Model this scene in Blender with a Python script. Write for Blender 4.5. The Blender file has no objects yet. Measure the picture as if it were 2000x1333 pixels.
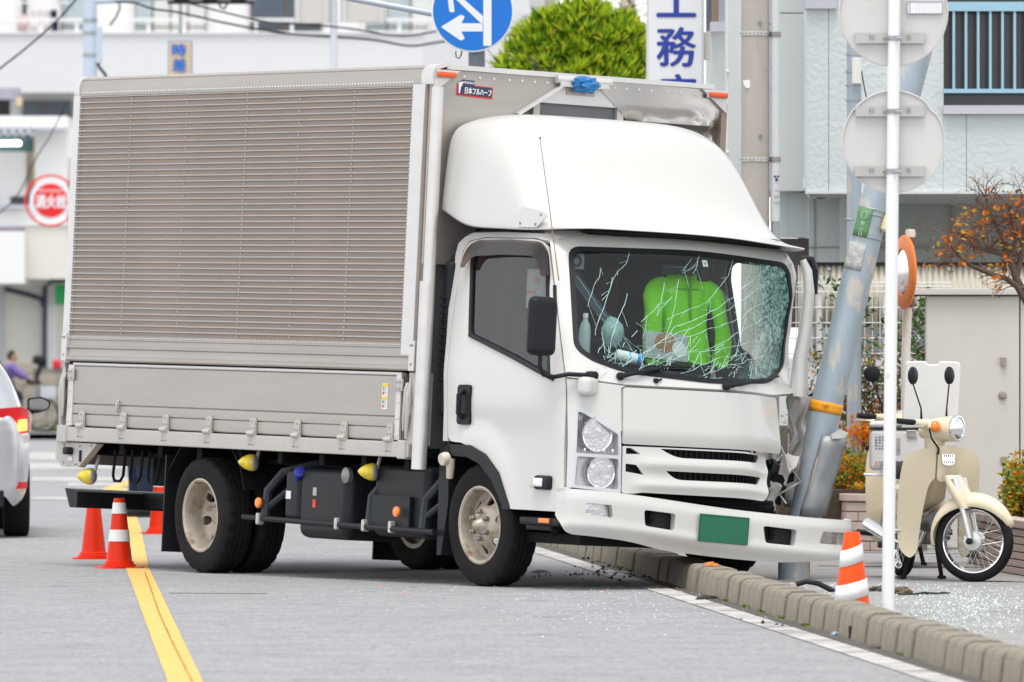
import bpy, bmesh, math, random
from mathutils import Vector, Matrix, Euler, noise
R = math.radians
rnd = random.Random(7)
scene = bpy.context.scene
COL = scene.collection

# ------------------------------------------------------------------ camera, sky, sun, exposure
FPX, HOR, CAMH = 15500.0, 690.0, 1.40          # focal length and horizon in photo pixels (2000 wide), eye height in m
cam_d = bpy.data.cameras.new('camera')
cam = bpy.data.objects.new('camera', cam_d); COL.objects.link(cam)
cam.location = (0, 0, CAMH); cam.rotation_euler = (R(90), 0, 0)
cam_d.sensor_width = 36.0; cam_d.lens = 36.0*FPX/2000
cam_d.shift_y = (HOR-666.5)/2000
cam_d.clip_start = 1; cam_d.clip_end = 3000
cam_d.dof.use_dof = True; cam_d.dof.focus_distance = 47.5; cam_d.dof.aperture_fstop = 6.0
scene.camera = cam

SUN_EL, SUN_AZ = 71.0, 190.0                   # degrees; azimuth clockwise from +Y (behind the camera, to the right)
world = bpy.data.worlds.new('World'); scene.world = world; world.use_nodes = True
nt = world.node_tree; nt.nodes.clear()
sky = nt.nodes.new('ShaderNodeTexSky'); sky.sky_type = 'NISHITA'; sky.sun_disc = False
sky.sun_elevation = R(SUN_EL); sky.sun_rotation = R(SUN_AZ)
sky.air_density = 1.0; sky.dust_density = 0.6; sky.ozone_density = 1.0
hsv = nt.nodes.new('ShaderNodeHueSaturation'); hsv.inputs['Saturation'].default_value = 0.12
bg = nt.nodes.new('ShaderNodeBackground'); bg.inputs['Strength'].default_value = 0.15
wo = nt.nodes.new('ShaderNodeOutputWorld')
nt.links.new(sky.outputs[0], hsv.inputs['Color']); nt.links.new(hsv.outputs[0], bg.inputs[0]); nt.links.new(bg.outputs[0], wo.inputs[0])
sun_d = bpy.data.lights.new('sun', 'SUN'); sun_d.energy = 1.3; sun_d.angle = R(30); sun_d.color = (1, .965, .92)
sun = bpy.data.objects.new('sun', sun_d); COL.objects.link(sun)
_sd = Vector((math.sin(R(SUN_AZ))*math.cos(R(SUN_EL)), math.cos(R(SUN_AZ))*math.cos(R(SUN_EL)), math.sin(R(SUN_EL))))
sun.rotation_euler = _sd.to_track_quat('Z', 'Y').to_euler()
vs = scene.view_settings
scene.display_settings.display_device = 'sRGB'
vs.view_transform = 'Standard'; vs.look = 'None'; vs.exposure = 0.88; vs.gamma = 1.0; vs.use_curve_mapping = False
scene.render.engine = 'CYCLES'
scene.cycles.use_denoising = True
scene.cycles.max_bounces = 8; scene.cycles.transparent_max_bounces = 16
scene.cycles.caustics_reflective = False; scene.cycles.caustics_refractive = False

# ------------------------------------------------------------------ helpers
def P(u, v, Y):
    """a point at distance Y whose photo pixel is (u, v)"""
    return Vector(((u-1000)/FPX*Y, Y, CAMH+(HOR-v)/FPX*Y))
def G(u, v, z=0.0):
    Y = FPX*(CAMH-z)/(v-HOR)
    return Vector(((u-1000)/FPX*Y, Y, z))
def lerp(a, b, t): return a+(b-a)*t
def tab(t, x):
    if x <= t[0][0]: return t[0][1]
    for (a, b), (c, d) in zip(t, t[1:]):
        if x <= c: return b+(d-b)*(x-a)/(c-a)
    return t[-1][1]
def sst(a, b, x):
    t = max(0., min(1., (x-a)/(b-a))); return t*t*(3-2*t)

def tag(o, label=None, cat=None, group=None, kind=None):
    if label: o['label'] = label
    if cat: o['category'] = cat
    if group: o['group'] = group
    if kind: o['kind'] = kind
    return o
def empty(name, loc=(0, 0, 0), rot=(0, 0, 0), parent=None, label=None, cat=None, group=None):
    o = bpy.data.objects.new(name, None); COL.objects.link(o)
    o.location = loc; o.rotation_euler = rot; o.empty_display_size = .1
    if parent: o.parent = parent
    return tag(o, label, cat, group)
def link(name, me, parent=None, loc=None, rot=None, mat=None):
    o = bpy.data.objects.new(name, me); COL.objects.link(o)
    if parent: o.parent = parent
    if loc is not None: o.location = loc
    if rot is not None: o.rotation_euler = rot
    if mat is not None and not me.materials: me.materials.append(mat)
    return o
def copy_tree(o, parent=None):
    c = o.copy(); COL.objects.link(c)
    if parent is not None: c.parent = parent
    for ch in list(o.children): copy_tree(ch, c)
    return c
def finish(me, smooth=None):
    if smooth is not None:
        for p in me.polygons: p.use_smooth = True
        me.set_sharp_from_angle(angle=R(smooth))
    me.update(); return me

class MB:
    """collects simple shapes into one mesh"""
    def __init__(s): s.v = []; s.f = []; s.wn = False
    def add(s, vs, fs, M=None):
        n = len(s.v)
        for p in vs:
            p = Vector(p)
            s.v.append(tuple(M @ p) if M is not None else tuple(p))
        s.f += [tuple(i+n for i in f) for f in fs]; return s
    def box(s, c, d, rot=None, M=None, taper=1.0):
        x, y, z = d[0]/2, d[1]/2, d[2]/2; t = taper
        vs = [(-x, -y, -z), (x, -y, -z), (x, y, -z), (-x, y, -z), (-x*t, -y*t, z), (x*t, -y*t, z), (x*t, y*t, z), (-x*t, y*t, z)]
        fs = [(3, 2, 1, 0), (4, 5, 6, 7), (0, 1, 5, 4), (1, 2, 6, 5), (2, 3, 7, 6), (3, 0, 4, 7)]
        m = Matrix.Translation(Vector(c))
        if rot is not None: m = m @ Euler(rot).to_matrix().to_4x4()
        if M is not None: m = M @ m
        return s.add(vs, fs, m)
    def rbox(s, c, d, r=.01, seg=2, rot=None, M=None):
        bm = bmesh.new(); bmesh.ops.create_cube(bm, size=1)
        bmesh.ops.scale(bm, vec=d, verts=bm.verts)
        bmesh.ops.bevel(bm, geom=bm.edges[:], offset=min(r, min(d)*.49), segments=seg, profile=.5, affect='EDGES')
        m = Matrix.Translation(Vector(c))
        if rot is not None: m = m @ Euler(rot).to_matrix().to_4x4()
        if M is not None: m = M @ m
        s.addbm(bm, m); s.wn = True; return s
    def addbm(s, bm, M=None):
        bm.verts.index_update()
        s.add([v.co.copy() for v in bm.verts], [[v.index for v in f.verts] for f in bm.faces], M); bm.free(); return s
    def tube(s, pts, r, n=8, cap=True, closed=False):
        pts = [Vector(p) for p in pts]; m = len(pts)
        rs = r if isinstance(r, (list, tuple)) else [r]*m
        base = len(s.v); up = None
        for i, p in enumerate(pts):
            a = pts[i-1] if i > 0 else (pts[-1] if closed else p)
            b = pts[i+1] if i < m-1 else (pts[0] if closed else p)
            d = (b-a).normalized() if (b-a).length > 1e-9 else Vector((0, 0, 1))
            if up is None:
                up = Vector((0, 0, 1)) if abs(d.z) < .9 else Vector((1, 0, 0))
            x = d.cross(up)
            if x.length < 1e-6: x = d.orthogonal()
            x.normalize(); y = x.cross(d).normalized(); up = y
            for k in range(n):
                t = 2*math.pi*k/n
                s.v.append(tuple(p+x*(rs[i]*math.cos(t))+y*(rs[i]*math.sin(t))))
        for i in range(m if closed else m-1):
            a0, b0 = base+i*n, base+((i+1) % m)*n
            for k in range(n):
                s.f.append((a0+k, b0+k, b0+(k+1) % n, a0+(k+1) % n))
        if cap and not closed:
            s.f.append(tuple(base+k for k in range(n))); s.f.append(tuple(base+(m-1)*n+k for k in reversed(range(n))))
        return s
    def lathe(s, prof, n=24, M=None, closed=False, mod=None):
        """prof: (radius, height) along +Z"""
        base = len(s.v); m = len(prof)
        for i, (r, h) in enumerate(prof):
            for k in range(n):
                t = 2*math.pi*k/n
                rr = mod(i, k, r) if mod else r
                p = Vector((rr*math.cos(t), rr*math.sin(t), h))
                s.v.append(tuple(M @ p) if M is not None else tuple(p))
        for i in range(m if closed else m-1):
            j = (i+1) % m
            for k in range(n):
                s.f.append((base+i*n+k, base+i*n+(k+1) % n, base+j*n+(k+1) % n, base+j*n+k))
        if not closed:
            if prof[0][0] > 1e-6: s.f.append(tuple(base+k for k in reversed(range(n))))
            if prof[-1][0] > 1e-6: s.f.append(tuple(base+(m-1)*n+k for k in range(n)))
        return s
    def sweep(s, prof, a, b, fn, caps=True):
        """extrude an open/closed 2D profile between parameters a and b: fn(t,(p,q)) -> xyz"""
        base = len(s.v); n = len(prof)
        for t in (a, b):
            for q in prof: s.v.append(tuple(fn(t, q)))
        for k in range(n):
            s.f.append((base+k, base+(k+1) % n, base+n+(k+1) % n, base+n+k))
        if caps:
            s.f.append(tuple(base+k for k in reversed(range(n)))); s.f.append(tuple(base+n+k for k in range(n)))
        return s
    def prism(s, poly, fn0, fn1):
        """closed polygon, bottom mapped by fn0 and top by fn1"""
        base = len(s.v); n = len(poly)
        for q in poly: s.v.append(tuple(fn0(q)))
        for q in poly: s.v.append(tuple(fn1(q)))
        for k in range(n): s.f.append((base+k, base+(k+1) % n, base+n+(k+1) % n, base+n+k))
        s.f.append(tuple(base+k for k in reversed(range(n)))); s.f.append(tuple(base+n+k for k in range(n)))
        return s
    def mesh(s, name, smooth=None, fix=True, weld=False):
        me = bpy.data.meshes.new(name); me.from_pydata(s.v, [], s.f)
        if fix or weld:
            bm = bmesh.new(); bm.from_mesh(me)
            if weld: bmesh.ops.remove_doubles(bm, verts=bm.verts, dist=1e-4)
            bmesh.ops.recalc_face_normals(bm, faces=bm.faces); bm.to_mesh(me); bm.free()
        return finish(me, smooth)
    def build(s, name, mat, parent=None, smooth=None, loc=None, rot=None, bevel=0, fix=True):
        me = s.mesh(name, smooth, fix)
        o = link(name, me, parent, loc, rot, mat)
        if s.wn and smooth is not None: o.modifiers.new('wn', 'WEIGHTED_NORMAL').keep_sharp = True
        if bevel:
            b = o.modifiers.new('bevel', 'BEVEL'); b.width = bevel; b.segments = 2; b.limit_method = 'ANGLE'
        return o

def rpoly(pts, r, n=4):
    """round the corners of a polygon; r a number or one per corner"""
    out = []; m = len(pts)
    for i, p in enumerate(pts):
        rr = r[i] if isinstance(r, (list, tuple)) else r
        p = Vector(p); a = Vector(pts[i-1]); b = Vector(pts[(i+1) % m])
        if rr <= 0: out.append(tuple(p)); continue
        la, lb = (a-p).length, (b-p).length
        q0 = p+(a-p)*min(rr/la, .48); q1 = p+(b-p)*min(rr/lb, .48)
        for k in range(n+1):
            t = k/n; out.append(tuple(q0*(1-t)**2+p*2*t*(1-t)+q1*t*t))
    return out
def circ(cx, cy, rx, ry=None, n=20):
    ry = ry or rx
    return [(cx+rx*math.cos(2*math.pi*k/n), cy+ry*math.sin(2*math.pi*k/n)) for k in range(n)]
PC = Vector((0, 0, 1.2))
def panel_bm(loops, fn, th, step, out=None):
    bm = bmesh.new()
    for lp in loops:
        vs = [bm.verts.new((p[0], p[1], 0)) for p in lp]
        for i in range(len(vs)): bm.edges.new((vs[i-1], vs[i]))
    bmesh.ops.triangle_fill(bm, edges=bm.edges[:], use_beauty=True, use_dissolve=False)
    if step:
        xs = [v.co.x for v in bm.verts]; ys = [v.co.y for v in bm.verts]
        for ax, lo, hi in ((0, min(xs), max(xs)), (1, min(ys), max(ys))):
            k = math.ceil((hi-lo)/step)
            for i in range(1, k):
                co = [0, 0, 0]; no = [0, 0, 0]; co[ax] = lo+(hi-lo)*i/k; no[ax] = 1
                bmesh.ops.bisect_plane(bm, geom=bm.verts[:]+bm.edges[:]+bm.faces[:], plane_co=co, plane_no=no, dist=1e-6)
        ed = [e for e in bm.edges if e.is_manifold and abs(e.verts[0].co.x-e.verts[1].co.x) > 1e-5 and abs(e.verts[0].co.y-e.verts[1].co.y) > 1e-5]
        bmesh.ops.dissolve_edges(bm, edges=ed, use_verts=False, use_face_split=False)
        bmesh.ops.dissolve_verts(bm, verts=[v for v in bm.verts if len(v.link_edges) == 2 and not v.is_boundary])
    for v in bm.verts: v.co = Vector(fn(v.co.x, v.co.y))
    bmesh.ops.recalc_face_normals(bm, faces=bm.faces); bm.normal_update()
    N = sum((f.normal*f.calc_area() for f in bm.faces), Vector()); c = sum((v.co for v in bm.verts), Vector())/len(bm.verts)
    if N.dot(Vector(out) if out else c-PC) < 0: bmesh.ops.reverse_faces(bm, faces=bm.faces[:]); bm.normal_update()
    if th:                                   # thickness always goes inwards from the mapped face
        fs = bm.faces[:]; nv = {v: bm.verts.new(v.co-v.normal*abs(th)) for v in bm.verts[:]}
        bd = [l for f in fs for l in f.loops if l.edge.is_boundary]; bd = [(l.vert, l.link_loop_next.vert) for l in bd]
        for f in fs: bm.faces.new([nv[v] for v in reversed(f.verts[:])])
        for a, b in bd: bm.faces.new((b, a, nv[a], nv[b]))
    return bm
def panel(name, loops, fn, th, mat, parent=None, step=.08, smooth=35, defm=None, out=None):
    bm = panel_bm(loops, fn, th, step, out)
    if defm:
        for v in bm.verts: v.co = Vector(defm(v.co))
    me = bpy.data.meshes.new(name); bm.to_mesh(me); bm.free(); finish(me, smooth)
    o = link(name, me, parent, mat=mat)
    if th: o.modifiers.new('wn', 'WEIGHTED_NORMAL').keep_sharp = True
    return o

# ---- text, made once into meshes centred on their own box, unit height
_TXT = {}
def _text_mesh(s, off):
    cu = bpy.data.curves.new('t', 'FONT'); cu.body = s; cu.size = 1; cu.offset = off; cu.resolution_u = 3
    o = bpy.data.objects.new('t', cu); COL.objects.link(o)
    bpy.context.view_layer.update()
    me = bpy.data.meshes.new_from_object(o.evaluated_get(bpy.context.evaluated_depsgraph_get()))
    bpy.data.objects.remove(o); bpy.data.curves.remove(cu)
    xs = [v.co.x for v in me.vertices]; ys = [v.co.y for v in me.vertices]
    if xs:
        a, b, c, d = min(xs), max(xs), min(ys), max(ys)
        for v in me.vertices: v.co = ((v.co.x-(a+b)/2)/(b-a), (v.co.y-(c+d)/2)/(d-c), 0)
    return me
def prep_text(items):
    for s, off in items: _TXT[s] = _text_mesh(s, off)
prep_text([('日本フルハーフ', 0), ('FRUEHAUF', .02), ('工', 0), ('務', 0), ('店', 0), ('時', 0), ('差', 0), ('式', 0),
           ('消火栓', 0), ('FIRE HYDRANT', 0), ('HONDA', .02), ('Cub', .02), ('支', .0), ('東', .0), ('U', .0), ('日', 0.0),
           ('13', .0), ('9', .0), ('S.A', 0.0), ('201', 0.0), ('150', 0.0)])
def text(name, s, w, h, mat, parent, M, th=.0015, bold=0.):
    """flat lettering with a little thickness; M places local XY plane (Z out)"""
    src = _TXT[s]; bm = bmesh.new(); st = 0
    for i, (dx, dy) in enumerate([(0, 0)]+([(-1, 0), (1, 0), (0, 1), (0, -1)] if bold else [])):
        bm.from_mesh(src); bm.verts.ensure_lookup_table()
        for v in bm.verts[st:]: v.co = M @ Vector((v.co.x*w+dx*bold, v.co.y*h+dy*bold*.6, th+i*.0006))
        st = len(bm.verts)
    me = bpy.data.meshes.new(name); bm.to_mesh(me); bm.free()
    return link(name, me, parent, mat=mat)
def frame(o, x, y):
    """matrix with origin o, local x and y axes"""
    x = Vector(x).normalized(); z = x.cross(Vector(y)).normalized(); y = z.cross(x)
    m = Matrix.Identity(4)
    for i in range(3): m[i][0], m[i][1], m[i][2], m[i][3] = x[i], y[i], z[i], o[i]
    return m

# ------------------------------------------------------------------ materials
def mk(name, col, rough=.5, metal=0., var=0., vs=6., stretch=(1, 1, 1), bump=0., bs=60., coat=0., spec=.5, dirt=None, dscale=2., damt=.45, dsoft=.15, trans=0., ior=1.45, emit=None, estr=0., alpha=1., spk=None, brick=None):
    m = bpy.data.materials.new(name); m.use_nodes = True
    n, l = m.node_tree.nodes, m.node_tree.links
    b = n['Principled BSDF']
    b.inputs['Roughness'].default_value = rough; b.inputs['Metallic'].default_value = metal
    b.inputs['Coat Weight'].default_value = coat; b.inputs['Coat Roughness'].default_value = .08
    b.inputs['Specular IOR Level'].default_value = spec; b.inputs['IOR'].default_value = ior
    b.inputs['Transmission Weight'].default_value = trans; b.inputs['Alpha'].default_value = alpha
    if emit: b.inputs['Emission Color'].default_value = (*emit, 1); b.inputs['Emission Strength'].default_value = estr
    c4 = (*col, 1)
    b.inputs['Base Color'].default_value = c4
    if not (var or bump or dirt or spk or brick): return m
    tc = n.new('ShaderNodeTexCoord'); mp = n.new('ShaderNodeMapping'); mp.inputs['Scale'].default_value = stretch
    l.new(tc.outputs['Object'], mp.inputs[0]); cur = None
    def mix(fac, a, bcol):
        x = n.new('ShaderNodeMix'); x.data_type = 'RGBA'
        l.new(fac, x.inputs['Factor'])
        if a is None: x.inputs[6].default_value = c4
        elif isinstance(a, tuple): x.inputs[6].default_value = a
        else: l.new(a, x.inputs[6])
        x.inputs[7].default_value = bcol
        return x.outputs[2]
    if brick:
        bt = n.new('ShaderNodeTexBrick'); l.new(mp.outputs[0], bt.inputs['Vector'])
        bt.offset = brick.get('offset', .5); bt.inputs['Scale'].default_value = brick['scale']
        bt.inputs['Mortar Size'].default_value = brick.get('mortar', .02)
        bt.inputs['Brick Width'].default_value = brick.get('w', .5); bt.inputs['Row Height'].default_value = brick.get('h', .25)
        bt.inputs['Color1'].default_value = c4; bt.inputs['Color2'].default_value = (*[x*.96 for x in col], 1)
        bt.inputs['Mortar'].default_value = (*brick['col'], 1); cur = bt.outputs[0]
    if var:
        no = n.new('ShaderNodeTexNoise'); no.inputs['Scale'].default_value = vs; no.inputs['Detail'].default_value = 8; no.inputs['Roughness'].default_value = .65
        l.new(mp.outputs[0], no.inputs[0])
        mr = n.new('ShaderNodeMapRange'); mr.inputs[1].default_value = .3; mr.inputs[2].default_value = .7; mr.inputs[3].default_value = 1-var; mr.inputs[4].default_value = 1+var
        l.new(no.outputs[0], mr.inputs[0])
        vm = n.new('ShaderNodeVectorMath'); vm.operation = 'SCALE'
        if cur is None: vm.inputs[0].default_value = col
        else: l.new(cur, vm.inputs[0])
        l.new(mr.outputs[0], vm.inputs['Scale']); cur = vm.outputs[0]
    if spk:      # fine speckle: (colour, scale, threshold)
        for sc_, sz, th in spk:
            no = n.new('ShaderNodeTexNoise'); no.inputs['Scale'].default_value = sz; no.inputs['Detail'].default_value = 2
            l.new(tc.outputs['Object'], no.inputs[0])
            mr = n.new('ShaderNodeMapRange'); mr.inputs[1].default_value = th; mr.inputs[2].default_value = th+.06
            l.new(no.outputs[0], mr.inputs[0]); cur = mix(mr.outputs[0], cur, (*sc_, 1))
    if dirt:
        no = n.new('ShaderNodeTexNoise'); no.inputs['Scale'].default_value = dscale; no.inputs['Detail'].default_value = 10; no.inputs['Roughness'].default_value = .7
        l.new(mp.outputs[0], no.inputs[0])
        mr = n.new('ShaderNodeMapRange'); mr.inputs[1].default_value = 1-damt; mr.inputs[2].default_value = 1-damt+dsoft
        l.new(no.outputs[0], mr.inputs[0]); cur = mix(mr.outputs[0], cur, (*dirt, 1))
    if cur is not None: l.new(cur, b.inputs['Base Color'])
    if bump:
        no = n.new('ShaderNodeTexNoise'); no.inputs['Scale'].default_value = bs; no.inputs['Detail'].default_value = 5
        l.new(mp.outputs[0], no.inputs[0])
        bp = n.new('ShaderNodeBump'); bp.inputs['Strength'].default_value = bump; bp.inputs['Distance'].default_value = .01
        l.new(no.outputs[0], bp.inputs['Height']); l.new(bp.outputs[0], b.inputs['Normal'])
    return m
def schlick(n, l):
    lw = n.new('ShaderNodeLayerWeight'); lw.inputs[0].default_value = .5
    p = n.new('ShaderNodeMath'); p.operation = 'POWER'; p.inputs[1].default_value = 5; l.new(lw.outputs['Facing'], p.inputs[0])
    a = n.new('ShaderNodeMath'); a.operation = 'MULTIPLY_ADD'; a.inputs[1].default_value = .95; a.inputs[2].default_value = .045; l.new(p.outputs[0], a.inputs[0]); return a.outputs[0]
def mkglass(name, tint=(.75, .85, .83), rough=.0, refl=1.0):
    """thin pane: mostly see-through, reflecting at grazing angles"""
    m = bpy.data.materials.new(name); m.use_nodes = True
    n, l = m.node_tree.nodes, m.node_tree.links; n.clear()
    o = n.new('ShaderNodeOutputMaterial'); t = n.new('ShaderNodeBsdfTransparent'); g = n.new('ShaderNodeBsdfGlossy')
    t.inputs[0].default_value = (*tint, 1); g.inputs['Roughness'].default_value = rough
    f = schlick(n, l)
    mu = n.new('ShaderNodeMath'); mu.operation = 'MULTIPLY'; mu.inputs[1].default_value = refl
    x = n.new('ShaderNodeMixShader'); l.new(f, mu.inputs[0]); l.new(mu.outputs[0], x.inputs[0])
    l.new(t.outputs[0], x.inputs[1]); l.new(g.outputs[0], x.inputs[2]); l.new(x.outputs[0], o.inputs[0])
    return m
M_ = {}
def defmats():
    d = dict
    A = M_
    A['white'] = mk('cab_white', (.60, .592, .568), .28, coat=.35, var=.015, vs=1.5, dirt=(.62, .58, .5), dscale=3, damt=.30, dsoft=.2)
    A['alu'] = mk('aluminium', (.41, .38, .35), .36, metal=.5, var=.06, vs=2, stretch=(.6, 1, 4), bump=.02, bs=30)
    A['alu_slat'] = mk('aluminium_slat', (.29, .225, .18), .36, metal=.35, var=.12, vs=1.2, stretch=(.5, 1, 3))  # brown base carries the reflected street as colour
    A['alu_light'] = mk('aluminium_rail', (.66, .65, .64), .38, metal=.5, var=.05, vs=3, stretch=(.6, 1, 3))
    A['galv'] = mk('galvanised_fitting', (.55, .54, .52), .42, metal=.6, var=.1, vs=20, dirt=(.30, .2, .12), dscale=15, damt=.36)
    A['zincgrey'] = mk('grey_paint_steel', (.50, .48, .45), .5, metal=.2, var=.06, vs=6, dirt=(.25, .2, .15), dscale=8, damt=.3)
    A['black'] = mk('black_plastic', (.014, .015, .018), .45, var=.15, vs=8, spec=.25)
    A['blackmatte'] = mk('chassis_black', (.008, .009, .011), .7, var=.2, vs=5, spec=.15, dirt=(.03, .027, .024), dscale=6, damt=.4)
    A['rubber'] = mk('tyre_rubber', (.014, .013, .014), .75, var=.2, vs=12, spec=.18, dirt=(.035, .03, .027), dscale=7, damt=.42, dsoft=.3, bump=.1, bs=80)
    A['steel_rim'] = mk('wheel_rim_steel', (.48, .43, .36), .45, metal=.35, var=.12, vs=9, dirt=(.22, .14, .085), dscale=9, damt=.49, dsoft=.16)
    A['chrome'] = mk('chrome', (.85, .85, .86), .08, metal=1)
    A['nut'] = mk('nut_steel', (.30, .29, .28), .45, metal=.7, var=.2, vs=30)
    A['amber'] = mk('amber_lens', (.85, .22, .02), .2, spec=.6, coat=.5)
    A['amber_red'] = mk('marker_lens', (.75, .09, .01), .2, coat=.5)
    A['yellow_lamp'] = mk('yellow_lamp', (.72, .56, .03), .22, coat=.5, var=.2, vs=30)
    A['clear'] = mkglass('clear_lens', (.93, .94, .95), .02, 1.0)
    A['chromerough'] = mk('lamp_reflector', (.88, .88, .89), .12, metal=.9, bump=.16, bs=24, var=.1, vs=25)
    A['plate'] = mk('plate_green', (.012, .14, .07), .4, var=.05)
    A['red'] = mk('print_red', (.65, .03, .03), .4)
    A['navy'] = mk('print_navy', (.03, .04, .09), .4)
    A['pwhite'] = mk('print_white', (.8, .8, .8), .5)
    A['tarp'] = mk('tarp_blue', (.02, .17, .42), .4, var=.25, vs=15, bump=.4, bs=25)
    A['seat'] = mk('seat_cloth', (.05, .05, .055), .9, var=.2, vs=30)
    A['dash'] = mk('dashboard', (.03, .03, .033), .7, var=.1)
    A['jacket'] = mk('hi_vis_cloth', (.27, .80, .02), .75, var=.12, vs=7, bump=.15, bs=30)
    A['smoke'] = mkglass('smoked_visor', (.42, .33, .29), .12, 1.6)
    A['sideglass'] = mkglass('side_glass', (.50, .54, .52), 0, 1.5)
defmats()
# ------------------------------------------------------------------ the ground
def kx(Y): return 2.02-.074*(Y-33.75)          # kerb face foot, x at distance Y
M_['asphalt'] = mk('asphalt', (.30, .30, .31), .85, var=.18, vs=2.2, bump=.5, bs=110, spec=.3,
                   spk=[((.46, .46, .46), 90, .57), ((.15, .15, .155), 70, .61), ((.40, .40, .405), 26, .56), ((.22, .22, .23), 19, .60), ((.24, .24, .25), 3.1, .66)], dirt=(.27, .27, .28), dscale=.5, damt=.46, dsoft=.2)
M_['walk'] = mk('sidewalk_asphalt', (.32, .315, .305), .85, var=.15, vs=1.6, bump=.5, bs=90, spec=.3,
                spk=[((.40, .40, .40), 80, .60), ((.13, .13, .13), 60, .64)], dirt=(.17, .165, .16), dscale=.8, damt=.45)
M_['linewhite'] = mk('road_paint_white', (.54, .525, .50), .8, var=.1, vs=5, bump=.3, bs=80, dirt=(.28, .275, .27), dscale=3.2, damt=.53, dsoft=.12)
M_['lineyellow'] = mk('road_paint_yellow', (.80, .47, .13), .75, var=.08, vs=6, bump=.3, bs=80, dirt=(.50, .30, .10), dscale=4, damt=.4, dsoft=.2, spk=[((.25, .2, .12), 60, .70)])
M_['kerb'] = mk('kerb_concrete', (.25, .222, .175), .9, var=.25, vs=3, bump=.6, bs=50, spk=[((.42, .40, .36), 70, .64)], dirt=(.13, .115, .09), dscale=2.2, damt=.48, dsoft=.25)
M_['dark'] = mk('dark_void', (.01, .01, .01), .9)

def sheet(name, pts, z, mat, kind='structure', sub=None):
    mb = MB(); mb.add([(p[0], p[1], z) for p in pts], [tuple(range(len(pts)))])
    o = mb.build(name, mat); 
    if kind: o['kind'] = kind
    return o
road = sheet('road', [(-900, -20), (900, -20), (900, 2500), (-900, 2500)], 0, M_['asphalt'])
sidewalk = MB()
ks = [(kx(Y)+.19, Y) for Y in (20, 33, 50, 70)]
sidewalk.prism([ks[0], ks[1], ks[2], ks[3], (25, 70), (25, 20)][::-1], lambda q: (q[0], q[1], -.05), lambda q: (q[0], q[1], .03))
sidewalk = tag(sidewalk.build('sidewalk', M_['walk']), kind='structure')

# kerb stones, 0.6 m each
kd = Vector((-.074, 1, 0)).normalized(); kn = Vector((kd.y, -kd.x, 0))
prof = [(0, -.02), (.018, .118), (.03, .140), (.055, .15), (.165, .152), (.185, .145), (.19, .0)]
kb = MB(); kb.sweep(prof, 0.013, .587, lambda t, q: Vector((q[0], t, q[1])))
kme = kb.mesh('kerb_stone', 40); kme.materials.append(M_['kerb'])
bm = bmesh.new(); bm.from_mesh(kme); bmesh.ops.bevel(bm, geom=[e for e in bm.edges if abs(e.verts[0].co.y-e.verts[1].co.y) < .01], offset=.02, segments=2, affect='EDGES'); bm.to_mesh(kme); bm.free(); finish(kme, 40)
kf = MB(); kf.sweep([(.02, -.05), (.03, .10), (.17, .10), (.17, -.05)], -.3, 42, lambda t, q: Vector((q[0], t, q[1])))
k0 = Vector((kx(22), 22, 0)); kyaw = math.atan2(.074, 1)
kerb = kf.build('kerb', mk('kerb_mortar', (.05, .045, .04), .95), loc=k0, rot=(0, 0, kyaw)); kerb['kind'] = 'structure'
for i in range(70):
    o = link('kerb_stone', kme, kerb, (rnd.uniform(-.006, .006), i*.6, rnd.uniform(-.006, .004)), (rnd.uniform(-.01, .01), 0, rnd.uniform(-.008, .008)))
# drain slot in one stone (a dark recess at the foot)
p = G(1724, 1249); p.x = kx(p.y)
mb = MB(); mb.box((0, 0, .035), (.05, .07, .06)); mb.build('drain_slot', M_['dark'], kerb, loc=(.028, (p.y-22)/kd.y-.02, 0))

def ribbon(name, pts, w, z, mat, n=40, jit=.0):
    L, Rr = [], []
    for i in range(n+1):
        t = i/n*(len(pts)-1); k = min(int(t), len(pts)-2); a, b = Vector(pts[k]), Vector(pts[k+1])
        p = a.lerp(b, t-k); d = (b-a).normalized(); s = Vector((d.y, -d.x))
        j = jit*(noise.noise(Vector((i*.7, 3.1, 0))))
        ww = w*(1+0*t)
        L.append((p.x-s.x*ww/2+j, p.y-s.y*ww/2, z)); Rr.append((p.x+s.x*ww/2+j, p.y+s.y*ww/2, z))
    mb = MB(); m = len(L); mb.add(L+Rr, [(i, m+i, m+i+1, i+1) for i in range(m-1)])
    o = mb.build(name, mat, fix=False); o['kind'] = 'structure'; return o
def grd(l): return [tuple(G(u, v).xy) for u, v in l]
ribbon('yellow_centre_line', grd([(415, 1480), (362, 1333), (330, 1258), (268, 1110), (258, 1040), (243, 985), (232, 955)]), .15, .004, M_['lineyellow'], 90, .005)
ribbon('yellow_curved_line', grd([(205, 962), (225, 952), (262, 941), (330, 934)]), .16, .0045, M_['lineyellow'], 30)
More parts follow.
